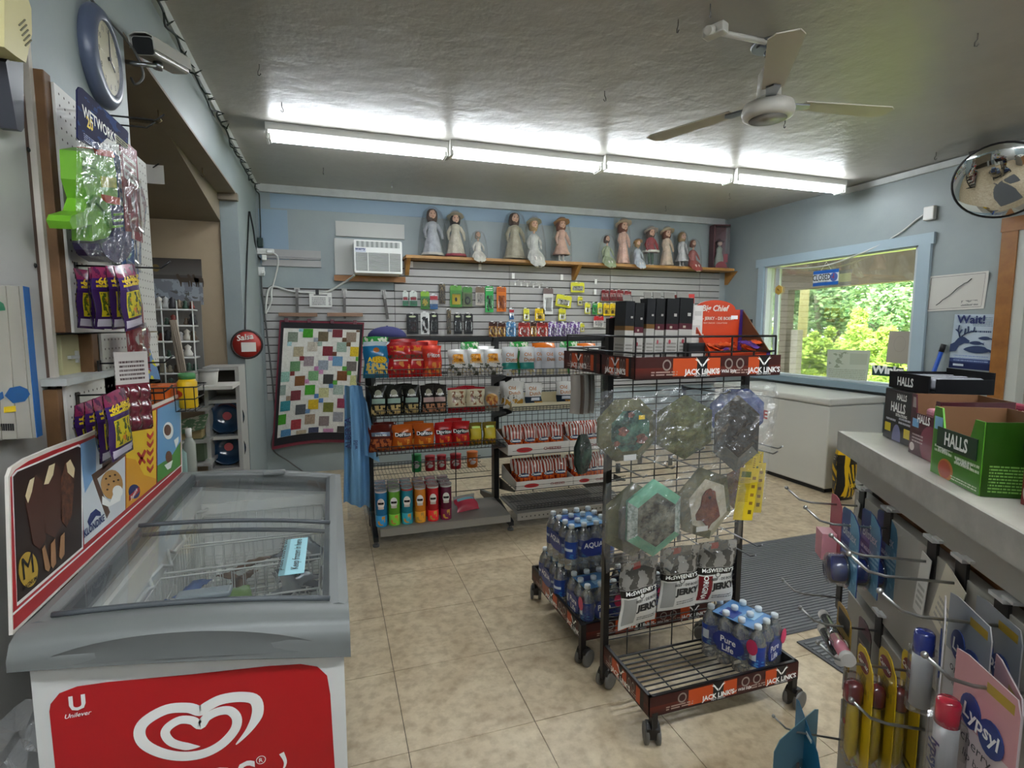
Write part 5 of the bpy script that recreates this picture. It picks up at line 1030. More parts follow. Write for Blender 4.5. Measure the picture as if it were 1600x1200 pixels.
# ================================================================ chip gondola: two sections
GB = mat('black_gondola_steel', '101012', .4); DECKC = mat('grey_deck_pan', '8f8a82', .45); GWIRE = mat('black_wire', '0f0f11', .35)
SPY = 3.9; UX = [.235, 1.165, 2.095]
def wshelf(x0, x1, yf, yb, z, lip=.045, dx=.026):
    m = MB()
    k = 0
    while x0+k*dx <= x1+1e-4:
        x = x0+k*dx; m.tube([(x, yb, z), (x, yf, z), (x, yf, z+lip)], .0018, 4, False); k += 1
    for y, zz in ((yb, z), ((yf+yb)/2, z-.003), (yf, z), (yf, z+lip), (yf, z+lip*.5)): m.tube([(x0, y, zz), (x1, y, zz)], .003 if zz > z+lip*.6 or y == yf and zz == z else .0022, 5, False)
    return m
def gondola(i, label, shelves, back):
    x0, x1 = UX[i], UX[i+1]; t = thing('display_shelf', label, 'shelf unit', ((x0+x1)/2, SPY, 0), 0)
    ups = [x0, x1] if i == 0 else [x1]
    for x in ups:
        obj('upright', MB().box((x, SPY, .69), (.04, .07, 1.34)), GB, t, world=True)
        obj('foot', MB().prism([(3.5, .04), (3.5, .07), (3.82, .13), (3.98, .13), (4.3, .07), (4.3, .04)], 'x', x-.016, x+.016), GB, t, world=True)
        obj('leveller', MB().cyl((x, 3.53, .0), (x, 3.53, .05), .012).cyl((x, 3.53, 0), (x, 3.53, .012), .022), mat('dull_chrome', '7d7d7d', .35, .8), t, world=True)
    obj('top_bar', MB().box(((x0+x1)/2, SPY, 1.345), (x1-x0-.04, .05, .04), 0, None, .008), GB, t, world=True)
    obj('deck', MB().box(((x0+x1)/2, 3.66, .135), (x1-x0-.05, .42, .012)).box(((x0+x1)/2, 3.455, .115), (x1-x0-.05, .012, .05)), DECKC, t, world=True)
    if i == 1:
        h = MB()
        for k in range(26): h.lathe([(.006, 0), (0, .0006)], (x0+.06+.032*k, 3.4488, .115), 6, Matrix.Rotation(pi/2, 3, 'X'), False)
        obj('perforation', h, mat('perforation_dark', '3a362f', .7), t, kind='stuff', world=True)
        obj('deck_wire', wshelf(x0+.03, x1-.03, 3.47, 3.85, .16, .03), GWIRE, t, kind='stuff', world=True)
    for z, yf, lip in shelves:
        obj('wire_shelf', wshelf(x0+.025, x1-.025, yf, SPY-.035, z, lip), GWIRE, t, kind='stuff', world=True)
        for x in (x0+.024, x1-.024): obj('bracket', MB().prism([(yf+.01, z-.012), (yf+.01, z), (SPY-.035, z), (SPY-.035, z-.09)], 'x', x-.003, x+.003), GB, t, world=True)
    for z, yf in back:
        obj('wire_shelf', wshelf(x0+.025, x1-.025, 4.24, SPY+.035, z, .05), GWIRE, t, kind='stuff', world=True)
    g = MB(); z = .66
    while z < 1.3: g.tube([(x0, SPY, z), (x1, SPY, z)], .0022, 4, False); z += .05
    x = x0+.05
    while x < x1: g.tube([(x, SPY, .64), (x, SPY, 1.33)], .0022, 4, False); x += .05
    for x in (x0+.31, x0+.62): g.tube([(x, SPY, .14), (x, SPY, .66)], .004, 5, False)
    for z in (.2, .3, .45): g.tube([(x0, SPY, z), (x1, SPY, z)], .0035, 5, False)
    obj('back_grid', g, GWIRE, t, kind='stuff', world=True); return t
gondola(0, 'left section of the black wire chip display, tall cans on its deck', [(1.10, 3.55, .06), (.845, 3.55, .05), (.605, 3.55, .05)], [(.33, 4.24), (.85, 4.24)])
gondola(1, 'right section of the black wire chip display, with white carton trays', [(1.085, 3.57, .055), (.845, 3.56, .03), (.53, 3.56, .03), (.29, 3.5, .03)], [(.85, 4.24)])

# bag prints
def PB_(n, base, shapes): return printed('bag_'+n, base, [('r', 0, .955, 1, 1, 'b9b9b4'), ('r', 0, 0, 1, .035, 'b9b9b4')][:0]+shapes, .22, .6)
PR = {
 'blue': PB_('blue', '1f6f9c', [('r', 0, .88, 1, 1, 'a9b7bd'), ('e', .5, .76, .12, .07, 'a8642a'), ('e', .62, .5, .3, .1, 'd9a91e'), ('n', .08, .12, .92, .42, 'd9c060', 9, .45), ('r', 0, 0, 1, .1, '2b5f72')]),
 'greenb': PB_('greenb', '3f9a4c', [('n', 0, .5, 1, 1, 'd3d9c4', 6, .56)]),
 'red': PB_('red', 'b31f22', [('r', 0, .9, 1, 1, '8e1a1e'), ('n', .1, .74, .9, .88, 'c8742a', 6, .52), ('n', .1, .1, .9, .45, 'd98a4a', 4, .55), ('r', .2, .46, .8, .5, 'd8c0b0')]),
 'orred': PB_('orred', 'd2402a', [('r', 0, .5, 1, .9, 'c2352a'), ('n', .1, .08, .9, .46, 'e08a3a', 4, .5), ('e', .5, .64, .4, .12, 'c9301f')]),
 'dutch': PB_('dutch', 'c9c8c4', [('r', .22, .52, .72, .82, '9c5a1a'), ('n', .22, .52, .72, .82, 'd98f1e', 8, .5), ('n', 0, 0, 1, .45, '55584a', 3, .52), ('n', 0, .05, 1, .3, 'b9ab84', 5, .55)]),
 'teal': PB_('teal', 'c4c6c6', [('r', 0, .24, 1, .46, '1d7a70'), ('n', .3, .04, .95, .22, 'b8a878', 5, .5)]),
 'grey': PB_('grey', 'b5b6ba', [('r', .3, .03, 1, .22, 'c9c0a0')]),
 'white': PB_('white', 'd5d3cc', [('n', .1, .05, .9, .4, 'c7b58a', 4, .54)]),
 'rib': PB_('rib', 'cfcdc6', [('n', .05, .05, .95, .35, 'b98a3a', 4, .48), ('n', 0, .36, 1, .5, '5c5c58', 8, .56)]),
 'navy': PB_('navy', 'd2d0ca', [('r', 0, 0, 1, .44, '27323f'), ('r', .25, .28, .75, .4, 'c9ccd0'), ('n', .4, .02, 1, .24, 'c08a3a', 4, .45)]),
 'olive': PB_('olive', '1d1e1a', [('e', .5, .74, .2, .12, '9a9884'), ('r', .12, .42, .88, .58, '8fa69a'), ('n', .1, .05, .9, .36, 'b8a06a', 5, .46)]),
 'pinkol': PB_('pinkol', '221f1c', [('e', .5, .74, .2, .12, '9a9884'), ('r', .12, .42, .88, .58, 'b59a94'), ('n', .1, .05, .9, .36, 'b07a5a', 5, .46)]),
 'tanred': PB_('tanred', 'c3b79a', [('r', 0, 0, 1, .2, '8e1a24'), ('r', 0, .92, 1, 1, '8e1a24'), ('n', .2, .3, .85, .85, '7a4a30', 5, .53)]),
 'bun': PB_('bun', '8f8a80', [('e', .5, .5, .4, .22, 'b98a4a'), ('n', .15, .15, .85, .6, '8c4a24', 5, .5)]),
 'pretz': PB_('pretz', '541a12', [('r', .1, .6, .9, .74, '6f7f94'), ('n', .05, .05, .95, .5, 'a8562a', 6, .47)]),
 'dorn': PB_('dorn', 'b5541a', [('e', .5, .62, .4, .1, '2a1a14'), ('n', .2, .1, .8, .45, 'd9902e', 3, .5), ('r', 0, 0, 1, .1, '7a1f1a')]),
 'dorr': PB_('dorr', 'a81a1c', [('e', .5, .62, .42, .1, '1f1416'), ('n', .2, .1, .8, .45, 'cf6a24', 3, .5)]),
 'yell': PB_('yell', '6a5a1e', [('r', .1, .3, .9, .75, 'b7a428'), ('n', .1, .05, .9, .3, 'a8742a', 5, .5), ('r', .2, .75, .8, .85, '9db83a')]),
 'cheez': PB_('cheez', '8e2c18', [('b', 0, .5, 1, 1, 'c9bdb4', 5), ('n', 0, .0, 1, .5, 'cf5a1e', 6, .48), ('e', .5, .45, .36, .09, '2f3550')]),
 'orangeb': PB_('orangeb', 'cf6a1e', [('n', .1, .3, .9, .8, 'd8c8a0', 6, .55)]),
 'pink': PB_('pink', 'b03a4a', [('r', 0, .75, 1, 1, '8a8a84'), ('r', .1, .55, .9, .72, '6fa3ab')])}
SILV = mat('foil_back', 'a3a09a', .3, .3)
TX = {'blue': ('AUSSI', .045, .0, .105, INKY), 'red': ('MUNCHIES', .034, 0, .125, mat('dark_green_ink', '263a24', .5)), 'orred': ('fritos', .04, 0, .13, INKW), 'dutch': ('Old\nDutch', .034, -.005, .118, mat('gold_ink', 'e0a32a', .45)), 'teal': ('Old\nDutch', .036, .01, .14, mat('brown_gold_ink', 'a8641a', .45)),
      'grey': ('Old\nDutch', .036, .02, .14, mat('brown_gold_ink')), 'white': ('Old\nDutch', .036, 0, .13, mat('brown_gold_ink')), 'rib': ('Old\nDutch', .034, .0, .135, mat('brown_gold_ink')), 'navy': ('Old\nDutch', .036, .0, .125, mat('brown_gold_ink')),
      'dorn': ('Doritos', .034, 0, .103, INKW), 'dorr': ('Doritos', .034, 0, .103, INKW), 'cheez': ('Cheezies', .022, 0, .072, INKW), 'tanred': ('BBQ', .03, 0, .09, mat('dark_brown_ink', '4a2418', .5)), 'olive': ('Kettle', .022, 0, .13, INKW), 'pinkol': ('Kettle', .022, 0, .13, INKW), 'pretz': ('Snack Mix', .018, 0, .112, INKW)}
DIM = {'blue': (.165, .24, .07), 'greenb': (.165, .27, .06), 'red': (.165, .235, .08), 'orred': (.13, .21, .07), 'dutch': (.14, .18, .08), 'teal': (.118, .21, .07), 'grey': (.11, .20, .06), 'white': (.12, .21, .06), 'rib': (.15, .19, .07), 'navy': (.135, .18, .07), 'olive': (.115, .205, .06), 'pinkol': (.1, .2, .06),
       'tanred': (.135, .175, .07), 'bun': (.115, .175, .07), 'pretz': (.155, .185, .07), 'dorn': (.14, .18, .08), 'dorr': (.125, .18, .08), 'yell': (.1, .165, .06), 'cheez': (.12, .175, .06), 'orangeb': (.1, .13, .06), 'pink': (.2, .16, .07)}
PROT = {}
def bag(kind, px, zb, y, label, group, tilt=-.06, yaw=0, s=1.0, py=640):
    x = at(px, py, y=y).x; loc = (x, y, zb)
    if kind not in PROT:
        w, h, d = DIM[kind]; tx = [TX[kind][:1]+TX[kind][1:]] if kind in TX else []
        PROT[kind] = pouch('chip_bag', label, 'chips', w, h, d, PR[kind], SILV, tx, group, len(PROT)*3+1, loc=loc); o = PROT[kind]
    else: o = dup(PROT[kind], loc, 0, label, group)
    o.location = loc; o.rotation_euler = (tilt, 0, yaw); o.scale = (s, s, s); return o
YF1 = 3.615
def row(z, y, items, grp, tail, py=640, tilt=-.06):
    for k, (kind, px, what, *e) in enumerate(items):
        bag(kind, px, z+.004, y+(e[1] if len(e) > 1 else 0), what+' '+tail, grp, tilt, e[0] if e else (.06 if k % 2 else -.05), e[2] if len(e) > 2 else 1, py)
G1 = 'bags on the top shelf of the left chip section'; R = random.Random(2)
row(1.10, YF1, [('blue', 588, 'blue bag with yellow lettering'), ('red', 625, 'red bag, left of a pair'), ('red', 652, 'red bag, right of a pair', .05, .03), ('orred', 676, 'orange-red corn chip bag', .1, -.01), ('dutch', 716, 'white and olive bag, first of three'), ('dutch', 743, 'white and olive bag, middle of three', .04, .015), ('dutch', 770, 'white and olive bag, last of three by the upright', -.05, .02)], G1, 'on top left shelf', 560)
row(1.10, YF1+.1, [('greenb', 587, 'green bag peeking up behind the blue one'), ('red', 632, 'red bag standing behind the front pair', .1, 0, 1.08), ('orred', 668, 'orange bag standing behind the red pair', 0, 0, 1.15), ('greenb', 735, 'green bag tilted behind the white ones', .2, .02, .85), ('dutch', 757, 'white bag behind the front white trio', .0, .03, 1.1)], G1, 'on top left shelf', 545)
G2 = 'bags on the second shelf of the left chip section'
row(.845, YF1, [('olive', 591, 'dark olive bag, first from the left'), ('olive', 615, 'dark olive bag, second from the left'), ('olive', 643, 'dark olive bag, third from the left'), ('pinkol', 669, 'dark bag with a pink band, left of two'), ('pinkol', 687, 'dark bag with a pink band, right of two'), ('tanred', 714, 'tan bag with a maroon foot, left of two'), ('tanred', 743, 'tan bag with a maroon foot, right of two'), ('bun', 768, 'silver bag with a bun picture', -.15)], G2, 'on second left shelf', 625)
row(.845, YF1+.09, [('olive', 604, 'dark olive bag behind the first two'), ('olive', 632, 'dark olive bag behind the third'), ('pinkol', 677, 'dark pink-banded bag behind its pair'), ('tanred', 728, 'tan bag behind its pair')], G2, 'on second left shelf', 620)
G3 = 'bags on the third shelf of the left chip section'
row(.605, YF1, [('pretz', 595, 'dark red snack mix bag'), ('dorn', 629, 'orange tortilla chip bag, left of two'), ('dorn', 663, 'orange tortilla chip bag, right of two'), ('dorr', 693, 'red tortilla chip bag, left of two', .06), ('dorr', 720, 'red tortilla chip bag, right of two', -.08), ('yell', 743, 'yellow-banded bag, left of two'), ('yell', 765, 'yellow-banded bag, right of two')], G3, 'on third left shelf', 680)
row(.605, YF1+.1, [('pretz', 602, 'dark red bag behind the snack mix'), ('dorn', 648, 'orange bag behind its pair'), ('dorr', 708, 'red bag behind its pair', 0, -.01, 1.05)], G3, 'on third left shelf', 675)
G4 = 'bags on the top shelf of the right chip section'
row(1.085, YF1+.01, [('teal', 797, 'white bag with a teal band, left of two'), ('teal', 824, 'white bag with a teal band, right of two'), ('grey', 842, 'grey and white bag, first of three', 0, .03), ('grey', 857, 'grey and white bag, second of three'), ('grey', 876, 'grey and white bag, third of three'), ('white', 902, 'white bag behind the rack header, left of two', .1), ('white', 925, 'white bag behind the rack header, right of two')], G4, 'on top right shelf', 550)
row(1.085, YF1+.1, [('greenb', 812, 'green bag behind the teal pair', .1, 0, .9), ('orangeb', 850, 'orange bag behind the grey trio', 0, 0, 1.8), ('greenb', 890, 'green bag behind the grey trio', 0, 0, .9), ('orangeb', 915, 'orange bag behind the white pair', 0, 0, 1.75)], G4, 'on top right shelf', 540)
TRAYM = mat('kraft_tray', 'c9bfa0', .6); CARD_ = mat('carton_white', 'cfcbc4', .5); KRAFT = mat('brown_cardboard', '6e4a2c', .7)
def tray(x0, x1, y0, y1, z, hh, m, label, group, text=None):
    t = thing('carton_tray', label, 'tray', ((x0+x1)/2, (y0+y1)/2, z+.003), 0, group); w, d = x1-x0, y1-y0
    obj('base', MB().box((0, 0, .002), (w, d, .004)), m, t)
    obj('front', MB().box((0, -d/2, hh/2), (w, .004, hh)), m, t); obj('back', MB().box((0, d/2, hh*.9), (w, .004, hh*1.8)), KRAFT if text else m, t)
    for s in (-1, 1): obj('side', MB().prism([(-d/2, 0), (d/2, 0), (d/2, hh*1.8), (-d/2, hh)], 'x', s*w/2-.002, s*w/2+.002), m, t)
    if text:
        obj('oval_mark', MB().prism([(q[0]*1.0-w*.24, q[1]+hh*.42) for q in arc((0, 0), hh*.24, 0, 2*pi, 16, w*.13)][:-1], 'y', -d/2-.0035, -d/2-.0025), INKR, t)
        obj('lettering', MB().text(text, hh*.36, (w*.22, -d/2-.003, hh*.3), bold=.03, sx=1.2).text('Hawkins', hh*.26, (-w*.24, -d/2-.0045, hh*.34), bold=.03), mat('maroon_ink', '7a1f22', .5), t)
    return t
tray(1.19, 1.66, 3.57, 3.86, .845, .05, TRAYM, 'cream carton tray of chip bags on the second right shelf', None)
row(.855, YF1+.03, [('rib', 803, 'rippled white chip bag at the left of the cream tray', -.12, -.02), ('navy', 834, 'white and navy chip bag in the cream tray', .05, -.02), ('navy', 883, 'white chip bag leaning in the right half of the cream tray', -.15, 0), ('rib', 797, 'white bag behind the rippled one in the cream tray', -.1, .06)], 'bags in the cream tray', 'at right', 610)
xa = at(794, 690, y=3.56).x; xb = at(889, 690, y=3.56).x
tray(xa, xb, 3.56, 3.86, .53, .075, CARD_, 'left white cheese snack tray on the third right shelf', 'white snack trays', 'CHEEZIES'); tray(xb+.008, xb+.33, 3.56, 3.86, .53, .075, CARD_, 'right white cheese snack tray on the third right shelf behind the rack post', 'white snack trays', 'CHEEZIES')
xc = at(807, 748, y=3.5).x; xd = at(895, 748, y=3.5).x
tray(xc, xd, 3.5, 3.84, .29, .06, CARD_, 'left white cheese snack tray on the lowest right shelf', 'white snack trays', 'CHEEZIES'); tray(xd+.008, xd+.33, 3.5, 3.84, .29, .06, CARD_, 'right white cheese snack tray on the lowest right shelf', 'white snack trays', 'CHEEZIES')
n_ = 0
for (x0, x1, y, z, who) in ((xa, xb, 3.62, .54, 'left upper'), (xb, xb+.33, 3.62, .54, 'right upper'), (xc, xd, 3.56, .30, 'left lower'), (xd, xd+.33, 3.56, .30, 'right lower')):
    for k in range(4):
        for j in range(2):
            if 'cheez' not in PROT: bag('cheez', 800, z, y, 'red and white striped cheese snack bag', 'striped cheese snack bags', 0); o = PROT['cheez']
            else: o = dup(PROT['cheez'], (0, 0, 0))
            o.location = (x0+.072+k*(x1-x0-.144)/3, y+.1*j+.005*k, z+.004); o.rotation_euler = (-.10, 0, .12*((k+j) % 3-1)); o['group'] = 'striped bags in the %s tray' % who
            o['label'] = 'striped cheese snack bag, %s of the %s row in the %s tray' % (('first', 'second', 'third', 'fourth')[k], ('front', 'rear')[j], who)
# tall chip cans on the deck
CANC = [('1f6f9c', 'blue'), ('5f9a2a', 'lime green'), ('1f7a8c', 'teal'), ('cf7a1e', 'orange'), ('b51f22', 'red'), ('5c1630', 'dark maroon')]
LIDM = clear('can_lid_plastic', 'e8d8d8', .4, .12, 0, .25)
for j in range(3):
    for k, (c, nm_) in enumerate(CANC):
        y = 3.52+.085*j; x = at(596+20.2*k, 800, y=3.52).x+.004*j
        t = thing('chip_can', '%s tall chip can with a clear lid, %s row on the deck' % (nm_, ('front', 'middle', 'rear')[j]), 'chip can', (x, y, .142), (0, 0, pi-.15), 'tall chip cans on the left deck')
        if j == 0:
            c2 = '%02x%02x%02x' % tuple(min(255, int(int(c[i:i+2], 16)*1.35+18)) for i in (0, 2, 4))
            mm = printed('can_'+c, c, [('r', 0, 0, 1, .32, c2), ('e', .25, .66, .10, .14, 'e6e2da'), ('r', .17, .63, .33, .69, '221c1a'), ('r', .17, .50, .33, .56, 'c9bcb0'), ('n', .15, .05, .36, .3, 'd9a04a', 6, .5), ('r', 0, .95, 1, 1, 'b9b5b0' if k != 2 else 'a82a2a')], .25, .6)
            obj('can', MB().lathe([(.037, 0), (.038, .004), (.038, .236), (.0365, .238)], (0, 0, 0), 22), mm, t)
            obj('lid', MB().lathe([(.0375, .236), (.0395, .238), (.0395, .247), (.036, .250), (.034, .246), (0, .246)], (0, 0, 0), 22), LIDM, t)
            cans = globals().setdefault('CANP', []); cans.append(t)
        else:
            for ch in CANP[k].children: q = ch.copy(); COL.objects.link(q); q.parent = t
bag('pink', 733, .142, 3.62, 'pink and teal snack bag lying beside the tall cans on the deck', 'bags on the deck', -.9, .2, .85, 800)
for k, (px, c, w, hh, l) in enumerate(((651, '1f8a44', .075, .13, 'green short can on the rear lower shelf'), (672, 'b0202a', .08, .11, 'red short can on the rear lower shelf, left of two'), (690, 'b0202a', .075, .11, 'red short can on the rear lower shelf, right of two'), (712, 'a81f2a', .09, .11, 'red squat box on the rear lower shelf'), (738, 'cf6a1e', .09, .12, 'orange packet on the rear lower shelf by the upright'))):
    x = at(px, 725, y=4.08).x; t = thing('short_can', l, 'can', (x, 4.08, .335), pi-.2, 'short cans on the rear shelf')
    obj('can', MB().lathe([(w*.46, 0), (w*.48, .004), (w*.48, hh-.004), (w*.44, hh)], (0, 0, 0), 16), printed('short_can_%d' % k, c, [('e', .25, .45, .12, .22, 'd8cfc8'), ('n', .1, .2, .45, .7, c, 9, .55)], .3, .5), t); obj('lid', MB().lathe([(w*.5, hh-.006), (w*.5, hh+.004), (0, hh+.004)], (0, 0, 0), 16), mat('short_can_lid_'+c, c, .4), t)
NC = thing('cap', 'navy blue rounded cap lying behind the blue chip bag', 'cap', at(605, 520, y=4.02)); obj('crown', MB().ball((0, 0, -.03), .14, 18, 10, 1, .7, .55), mat('navy_cloth', '26285c', .8), NC); obj('brim', MB().prism(arc((0, 0), .13, pi, 2*pi, 12), 'z', -.075, -.068), mat('navy_cloth'), NC); obj('button', MB().ball((0, 0, .045), .008, 8, 6), mat('navy_cloth'), NC)
# T-shirt hanging on the gondola end
TSH = mat('light_blue_cotton', '75a6cc', .85, bump=(60, .3, .004)); tx0 = at(562, 700, y=3.72)
ts = thing('t_shirt', 'light blue printed T-shirt hanging folded at the chip display end', 'shirt', (UX[0]-.035, 3.72, .17))
def tsh(u, v):      # a hanging fold: u across, v up
    w = .165*(1-.35*v**2); return (-.075+(u-.5)*w+.01*sin(3*v), -.05+.03*sin(9*u+2*v)+.02*sin(17*u), .10+.78*v-.05*(u)*(1-v))
obj('body', MB().grid(tsh, 20, 16).grid(lambda u, v: Vector(tsh(u, v))+Vector((0, .03+.02*sin(5*u), 0)), 12, 10, True, True), TSH, ts)
obj('sleeve', MB().grid(lambda u, v: (-.02+.095*u*(1-.75*v)+.005, -.085+.02*sin(6*u+v), .42+.40*v-.05*u), 10, 10).grid(lambda u, v: (-.02+.095*u*(1-.75*v)+.005, -.075+.02*sin(6*u+v), .42+.40*v-.05*u), 10, 10, True, True), TSH, ts)
obj('lettering', MB().text('ALBERTA', .05, (-.10, -.108, .58), (0, 0, 1), (-1, 0, 0), .02).text('wild', .035, (-.06, -.108, .5), (0, 0, 1), (-1, 0, 0), .02), INKN, ts)
obj('hanger', MB().tube([(-.05, 0, .95), (-.05, 0, .9), (.03, .05, .86)], .004, 6), CHROME, ts)
cb_ = thing('plastic_bag', 'empty clear plastic bag drooping below the T-shirt', 'bag', (UX[0]-.09, 3.74, .12)); obj('film', MB().grid(lambda u, v: ((u-.5)*.16, .02*sin(6*u+3*v), .30*v-.03*sin(pi*u)), 10, 10), BAGC, cb_); obj('film_back', MB().grid(lambda u, v: ((u-.5)*.15, .03+.02*sin(5*u+4*v), .30*v-.02*sin(pi*u)), 10, 10), BAGC, cb_)

# ================================================================ white chest freezer under the window
ch_ = thing('deep_freezer', 'white chest freezer under the window by the end of the counter', 'freezer', (4.32, 4.16, 0)); cx0, cx1, cyA, cyB = 4.0, 4.64, 3.46, 4.92
obj('body', MB().box(((cx0+cx1)/2, (cyA+cyB)/2, .40), (cx1-cx0, cyB-cyA, .72), 0, None, .012), mat('freezer_white', 'c9c8c0', .35), ch_, world=True)
obj('plinth', MB().box(((cx0+cx1)/2, (cyA+cyB)/2, .025), (cx1-cx0-.06, cyB-cyA-.06, .05)), INKB, ch_, world=True)
obj('gasket', MB().box(((cx0+cx1)/2, (cyA+cyB)/2, .764), (cx1-cx0-.02, cyB-cyA-.02, .012)), mat('gasket_grey', '8b8b86', .6), ch_, world=True)
obj('lid', MB().box(((cx0+cx1)/2, (cyA+cyB)/2, .80), (cx1-cx0+.02, cyB-cyA+.02, .06), 0, None, .014), mat('freezer_white'), ch_, world=True)
obj('handle', MB().box((cx0-.012, 4.3, .785), (.012, .18, .03), 0, None, .004), WHITE, ch_, world=True)
sg = thing('sign', 'white sign with a big red letter E taped on the chest freezer front', 'sign', (cx0-.003, at(1188, 645, x=cx0).y, at(1188, 645, x=cx0).z))
obj('sheet', MB().box((0, .1, 0), (.003, .44, .2)), mat('paper_white', 'dcd8d0', .6), sg); obj('lettering', MB().text('FREE', .115, (-.003, -.1, -.045), (0, -1, 0), (0, 0, 1), .04, 'R'), INKR, sg)
sf = thing('bag', 'yellow and black striped safety salt bag standing by the chest freezer', 'bag', (at(1318, 760, y=3.28).x, 3.28, 0), .1)
m, wp = pillow(.21, .52, .14, seed=4, flat=.03); SAF = printed('safety_bag_print', '1c1a18', [('d', .25, .06, 1, .62, 'd3a918', 5), ('r', 0, .78, 1, 1, 'd9b01c'), ('r', 0, .64, 1, .78, '26221c'), ('t', .45, .67, .95, .75, '9a9484', 2), ('r', .14, .1, .3, .8, 'd3a918'), ('r', .62, .2, .98, .34, '1c1a18')], .35)
obj('sack', m, [SAF, SAF], sf); obj('lettering', MB().text('SAFE-T', .046, (.055, 0, .125), warp=wp, bold=.03), INKY, sf)
# broom handle, mirror, papers on the right wall
bh_ = thing('broom', 'blue broom handle leaning on the window wall', 'broom', at(1474, 540, x=XR-.03)); pA, pB = at(1475, 538, x=XR-.03), at(1440, 640, x=XR-.10)
pC = pB+(pB-pA)*1.2; pC.z = .08; pC.x = XR-.25
obj('shaft', MB().cyl(pA, pC, .016, None, 10), mat('broom_blue', '2450a8', .4), bh_, world=True); obj('grip', MB().cyl(pA, pA+(pC-pA)*.05, .019), INKB, bh_, world=True); obj('head', MB().box((pC.x, pC.y, .06), (.06, .3, .12), 0, None, .01), mat('broom_bristle', '3a4a6a', .8), bh_, world=True)
def wallsheet(name, label, cat, corners, m, extra=None, dx=.004):
    P = [at(*c, x=XR-dx) for c in corners]; c = sum(P, Vector())/4; t = thing(name, label, cat, c)
    obj('sheet', MB().grid(lambda u, v: (P[0]*(1-u)+P[1]*u)*(1-v)+(P[3]*(1-u)+P[2]*u)*v+Vector((-.006*sin(pi*u)*sin(pi*v)-.012*(u*v)**3, 0, 0)), 6, 6), m, t, world=True)
    if extra: extra(t, c, P)
    return t
MAPM = printed('map_print', 'cfcdc6', [('r', .05, .06, .95, .95, 'c9c7c0'), ('r', .05, .945, .95, .955, '5a5a5a'), ('r', .05, .05, .95, .06, '5a5a5a'), ('r', .04, .05, .05, .95, '5a5a5a'), ('r', .95, .05, .955, .95, '5a5a5a'), ('n', .62, .1, .9, .25, '8a8a88', 14, .52)], .6)
def mapx(t, c, P):
    Q = lambda u, v: (P[0]*(1-u)+P[1]*u)*(1-v)+(P[3]*(1-u)+P[2]*u)*v+Vector((-.012, 0, 0))
    R = random.Random(4); obj('route_line', MB().tube([Q(.2+.055*k, .18+.065*k+R.uniform(-.03, .03)) for k in range(11)], .003, 4), INKB, t, world=True)
wallsheet('map', 'white route map sheet pinned beside the window', 'map', [(1446, 487), (1537, 482), (1547, 423), (1452, 432)], MAPM, mapx)
def waitx(t, c, P):
    Q = lambda u, v, d=.012: (P[0]*(1-u)+P[1]*u)*(1-v)+(P[3]*(1-u)+P[2]*u)*v+Vector((-d, 0, 0))
    ru = (P[1]-P[0]).normalized(); o = Q(.1, .84); obj('lettering', MB().text('Wait!', .085, o, ru, (0, 0, 1), .03, 'L'), INKN, t, world=True)
    def poly(pts, n, m):
        q = [Q(*p) for p in pts]; k = len(q); me = MB(); me.add(q, [list(range(k))]); me.add([v+Vector((.003, 0, 0)) for v in q], [list(range(k))[::-1]]); obj(n, me, m, t, world=True)
    dk = mat('poster_navy', '24365c', .5)
    poly([(0, .30), (.15, .32), (.22, .42), (.34, .47), (.45, .47), (.46, .52), (.34, .58), (.26, .60), (.18, .56), (.1, .48), (0, .44)], 'deer_silhouette', dk)
    an = MB()
    for pts in ([(.22, .58), (.16, .7), (.18, .8)], [(.17, .68), (.1, .72)], [(.19, .64), (.26, .72)], [(.27, .6), (.42, .68), (.4, .78)], [(.38, .66), (.55, .7), (.56, .77)], [(.33, .63), (.34, .74)]): an.tube([Q(*p) for p in pts], .005, 5)
    obj('antler', an, dk, t, world=True)
    for cx_, cy_, s in ((.82, .57, .16), (.62, .48, .17), (.66, .36, .33)):
        pts = [(cx_-s+2*s*k/12, cy_+s*.22*sin(pi*k/12)**.7*(1 if k < 10 else .6)) for k in range(13)]+[(cx_+s*1.12, cy_+s*.2), (cx_+s*1.05, cy_), (cx_+s*1.12, cy_-s*.18)]+[(cx_+s-2*s*k/12, cy_-s*.18*sin(pi*k/12)**.7) for k in range(1, 12)]
        poly([(min(p[0], 1.0), p[1]) for p in pts], 'fish_silhouette', dk)
wallsheet('poster', 'pale blue poster with deer and fish silhouettes under the map', 'poster', [(1482, 574), (1550, 580), (1555, 491), (1492, 491)], printed('wait_poster_print', 'b4c3cf', [('r', 0, 0, 1, .19, '3a4a78'), ('r', 0, .06, 1, .07, '24305c'), ('r', 0, 0, 1, .12, '1f2a52'), ('t', .5, .78, .97, .95, '7d8ea0', 6), ('t', .45, .66, .95, .72, '3a4a68', 1), ('t', .1, .13, .9, .26, '8a9cc0', 3), ('r', .1, .045, .35, .085, 'c9d3dc')], .4), waitx)
wc_ = thing('cable_box', 'small white cable box with a cord high above the window', 'cable box', at(1453, 333, x=XR-.02)); obj('box', MB().box((0, 0, 0), (.04, .085, .11), 0, None, .008), WHITE, wc_)
cord('cord', [at(1447, 333, x=XR-.02), at(1430, 345, x=XR-.01), at(1405, 365, x=XR-.01), at(1370, 385, x=XR-.02), at(1330, 402, x=XR-.03), at(1290, 415, x=XR-.03), at(1255, 419, x=XR-.03), at(1225, 419, x=XR-.03), at(1200, 417, x=XR-.01), at(1186, 412, x=XR-.005)], .007, WCORD, 'white cord draped across the top of the window')
cs = thing('sign', 'blue and white CLOSED sign hanging in the window', 'sign', at(1290, 434, x=XR-.02)); a, b = at(1271, 425, x=XR-.02), at(1309, 444, x=XR-.02)
wS, hS = abs(a.y-b.y), .15
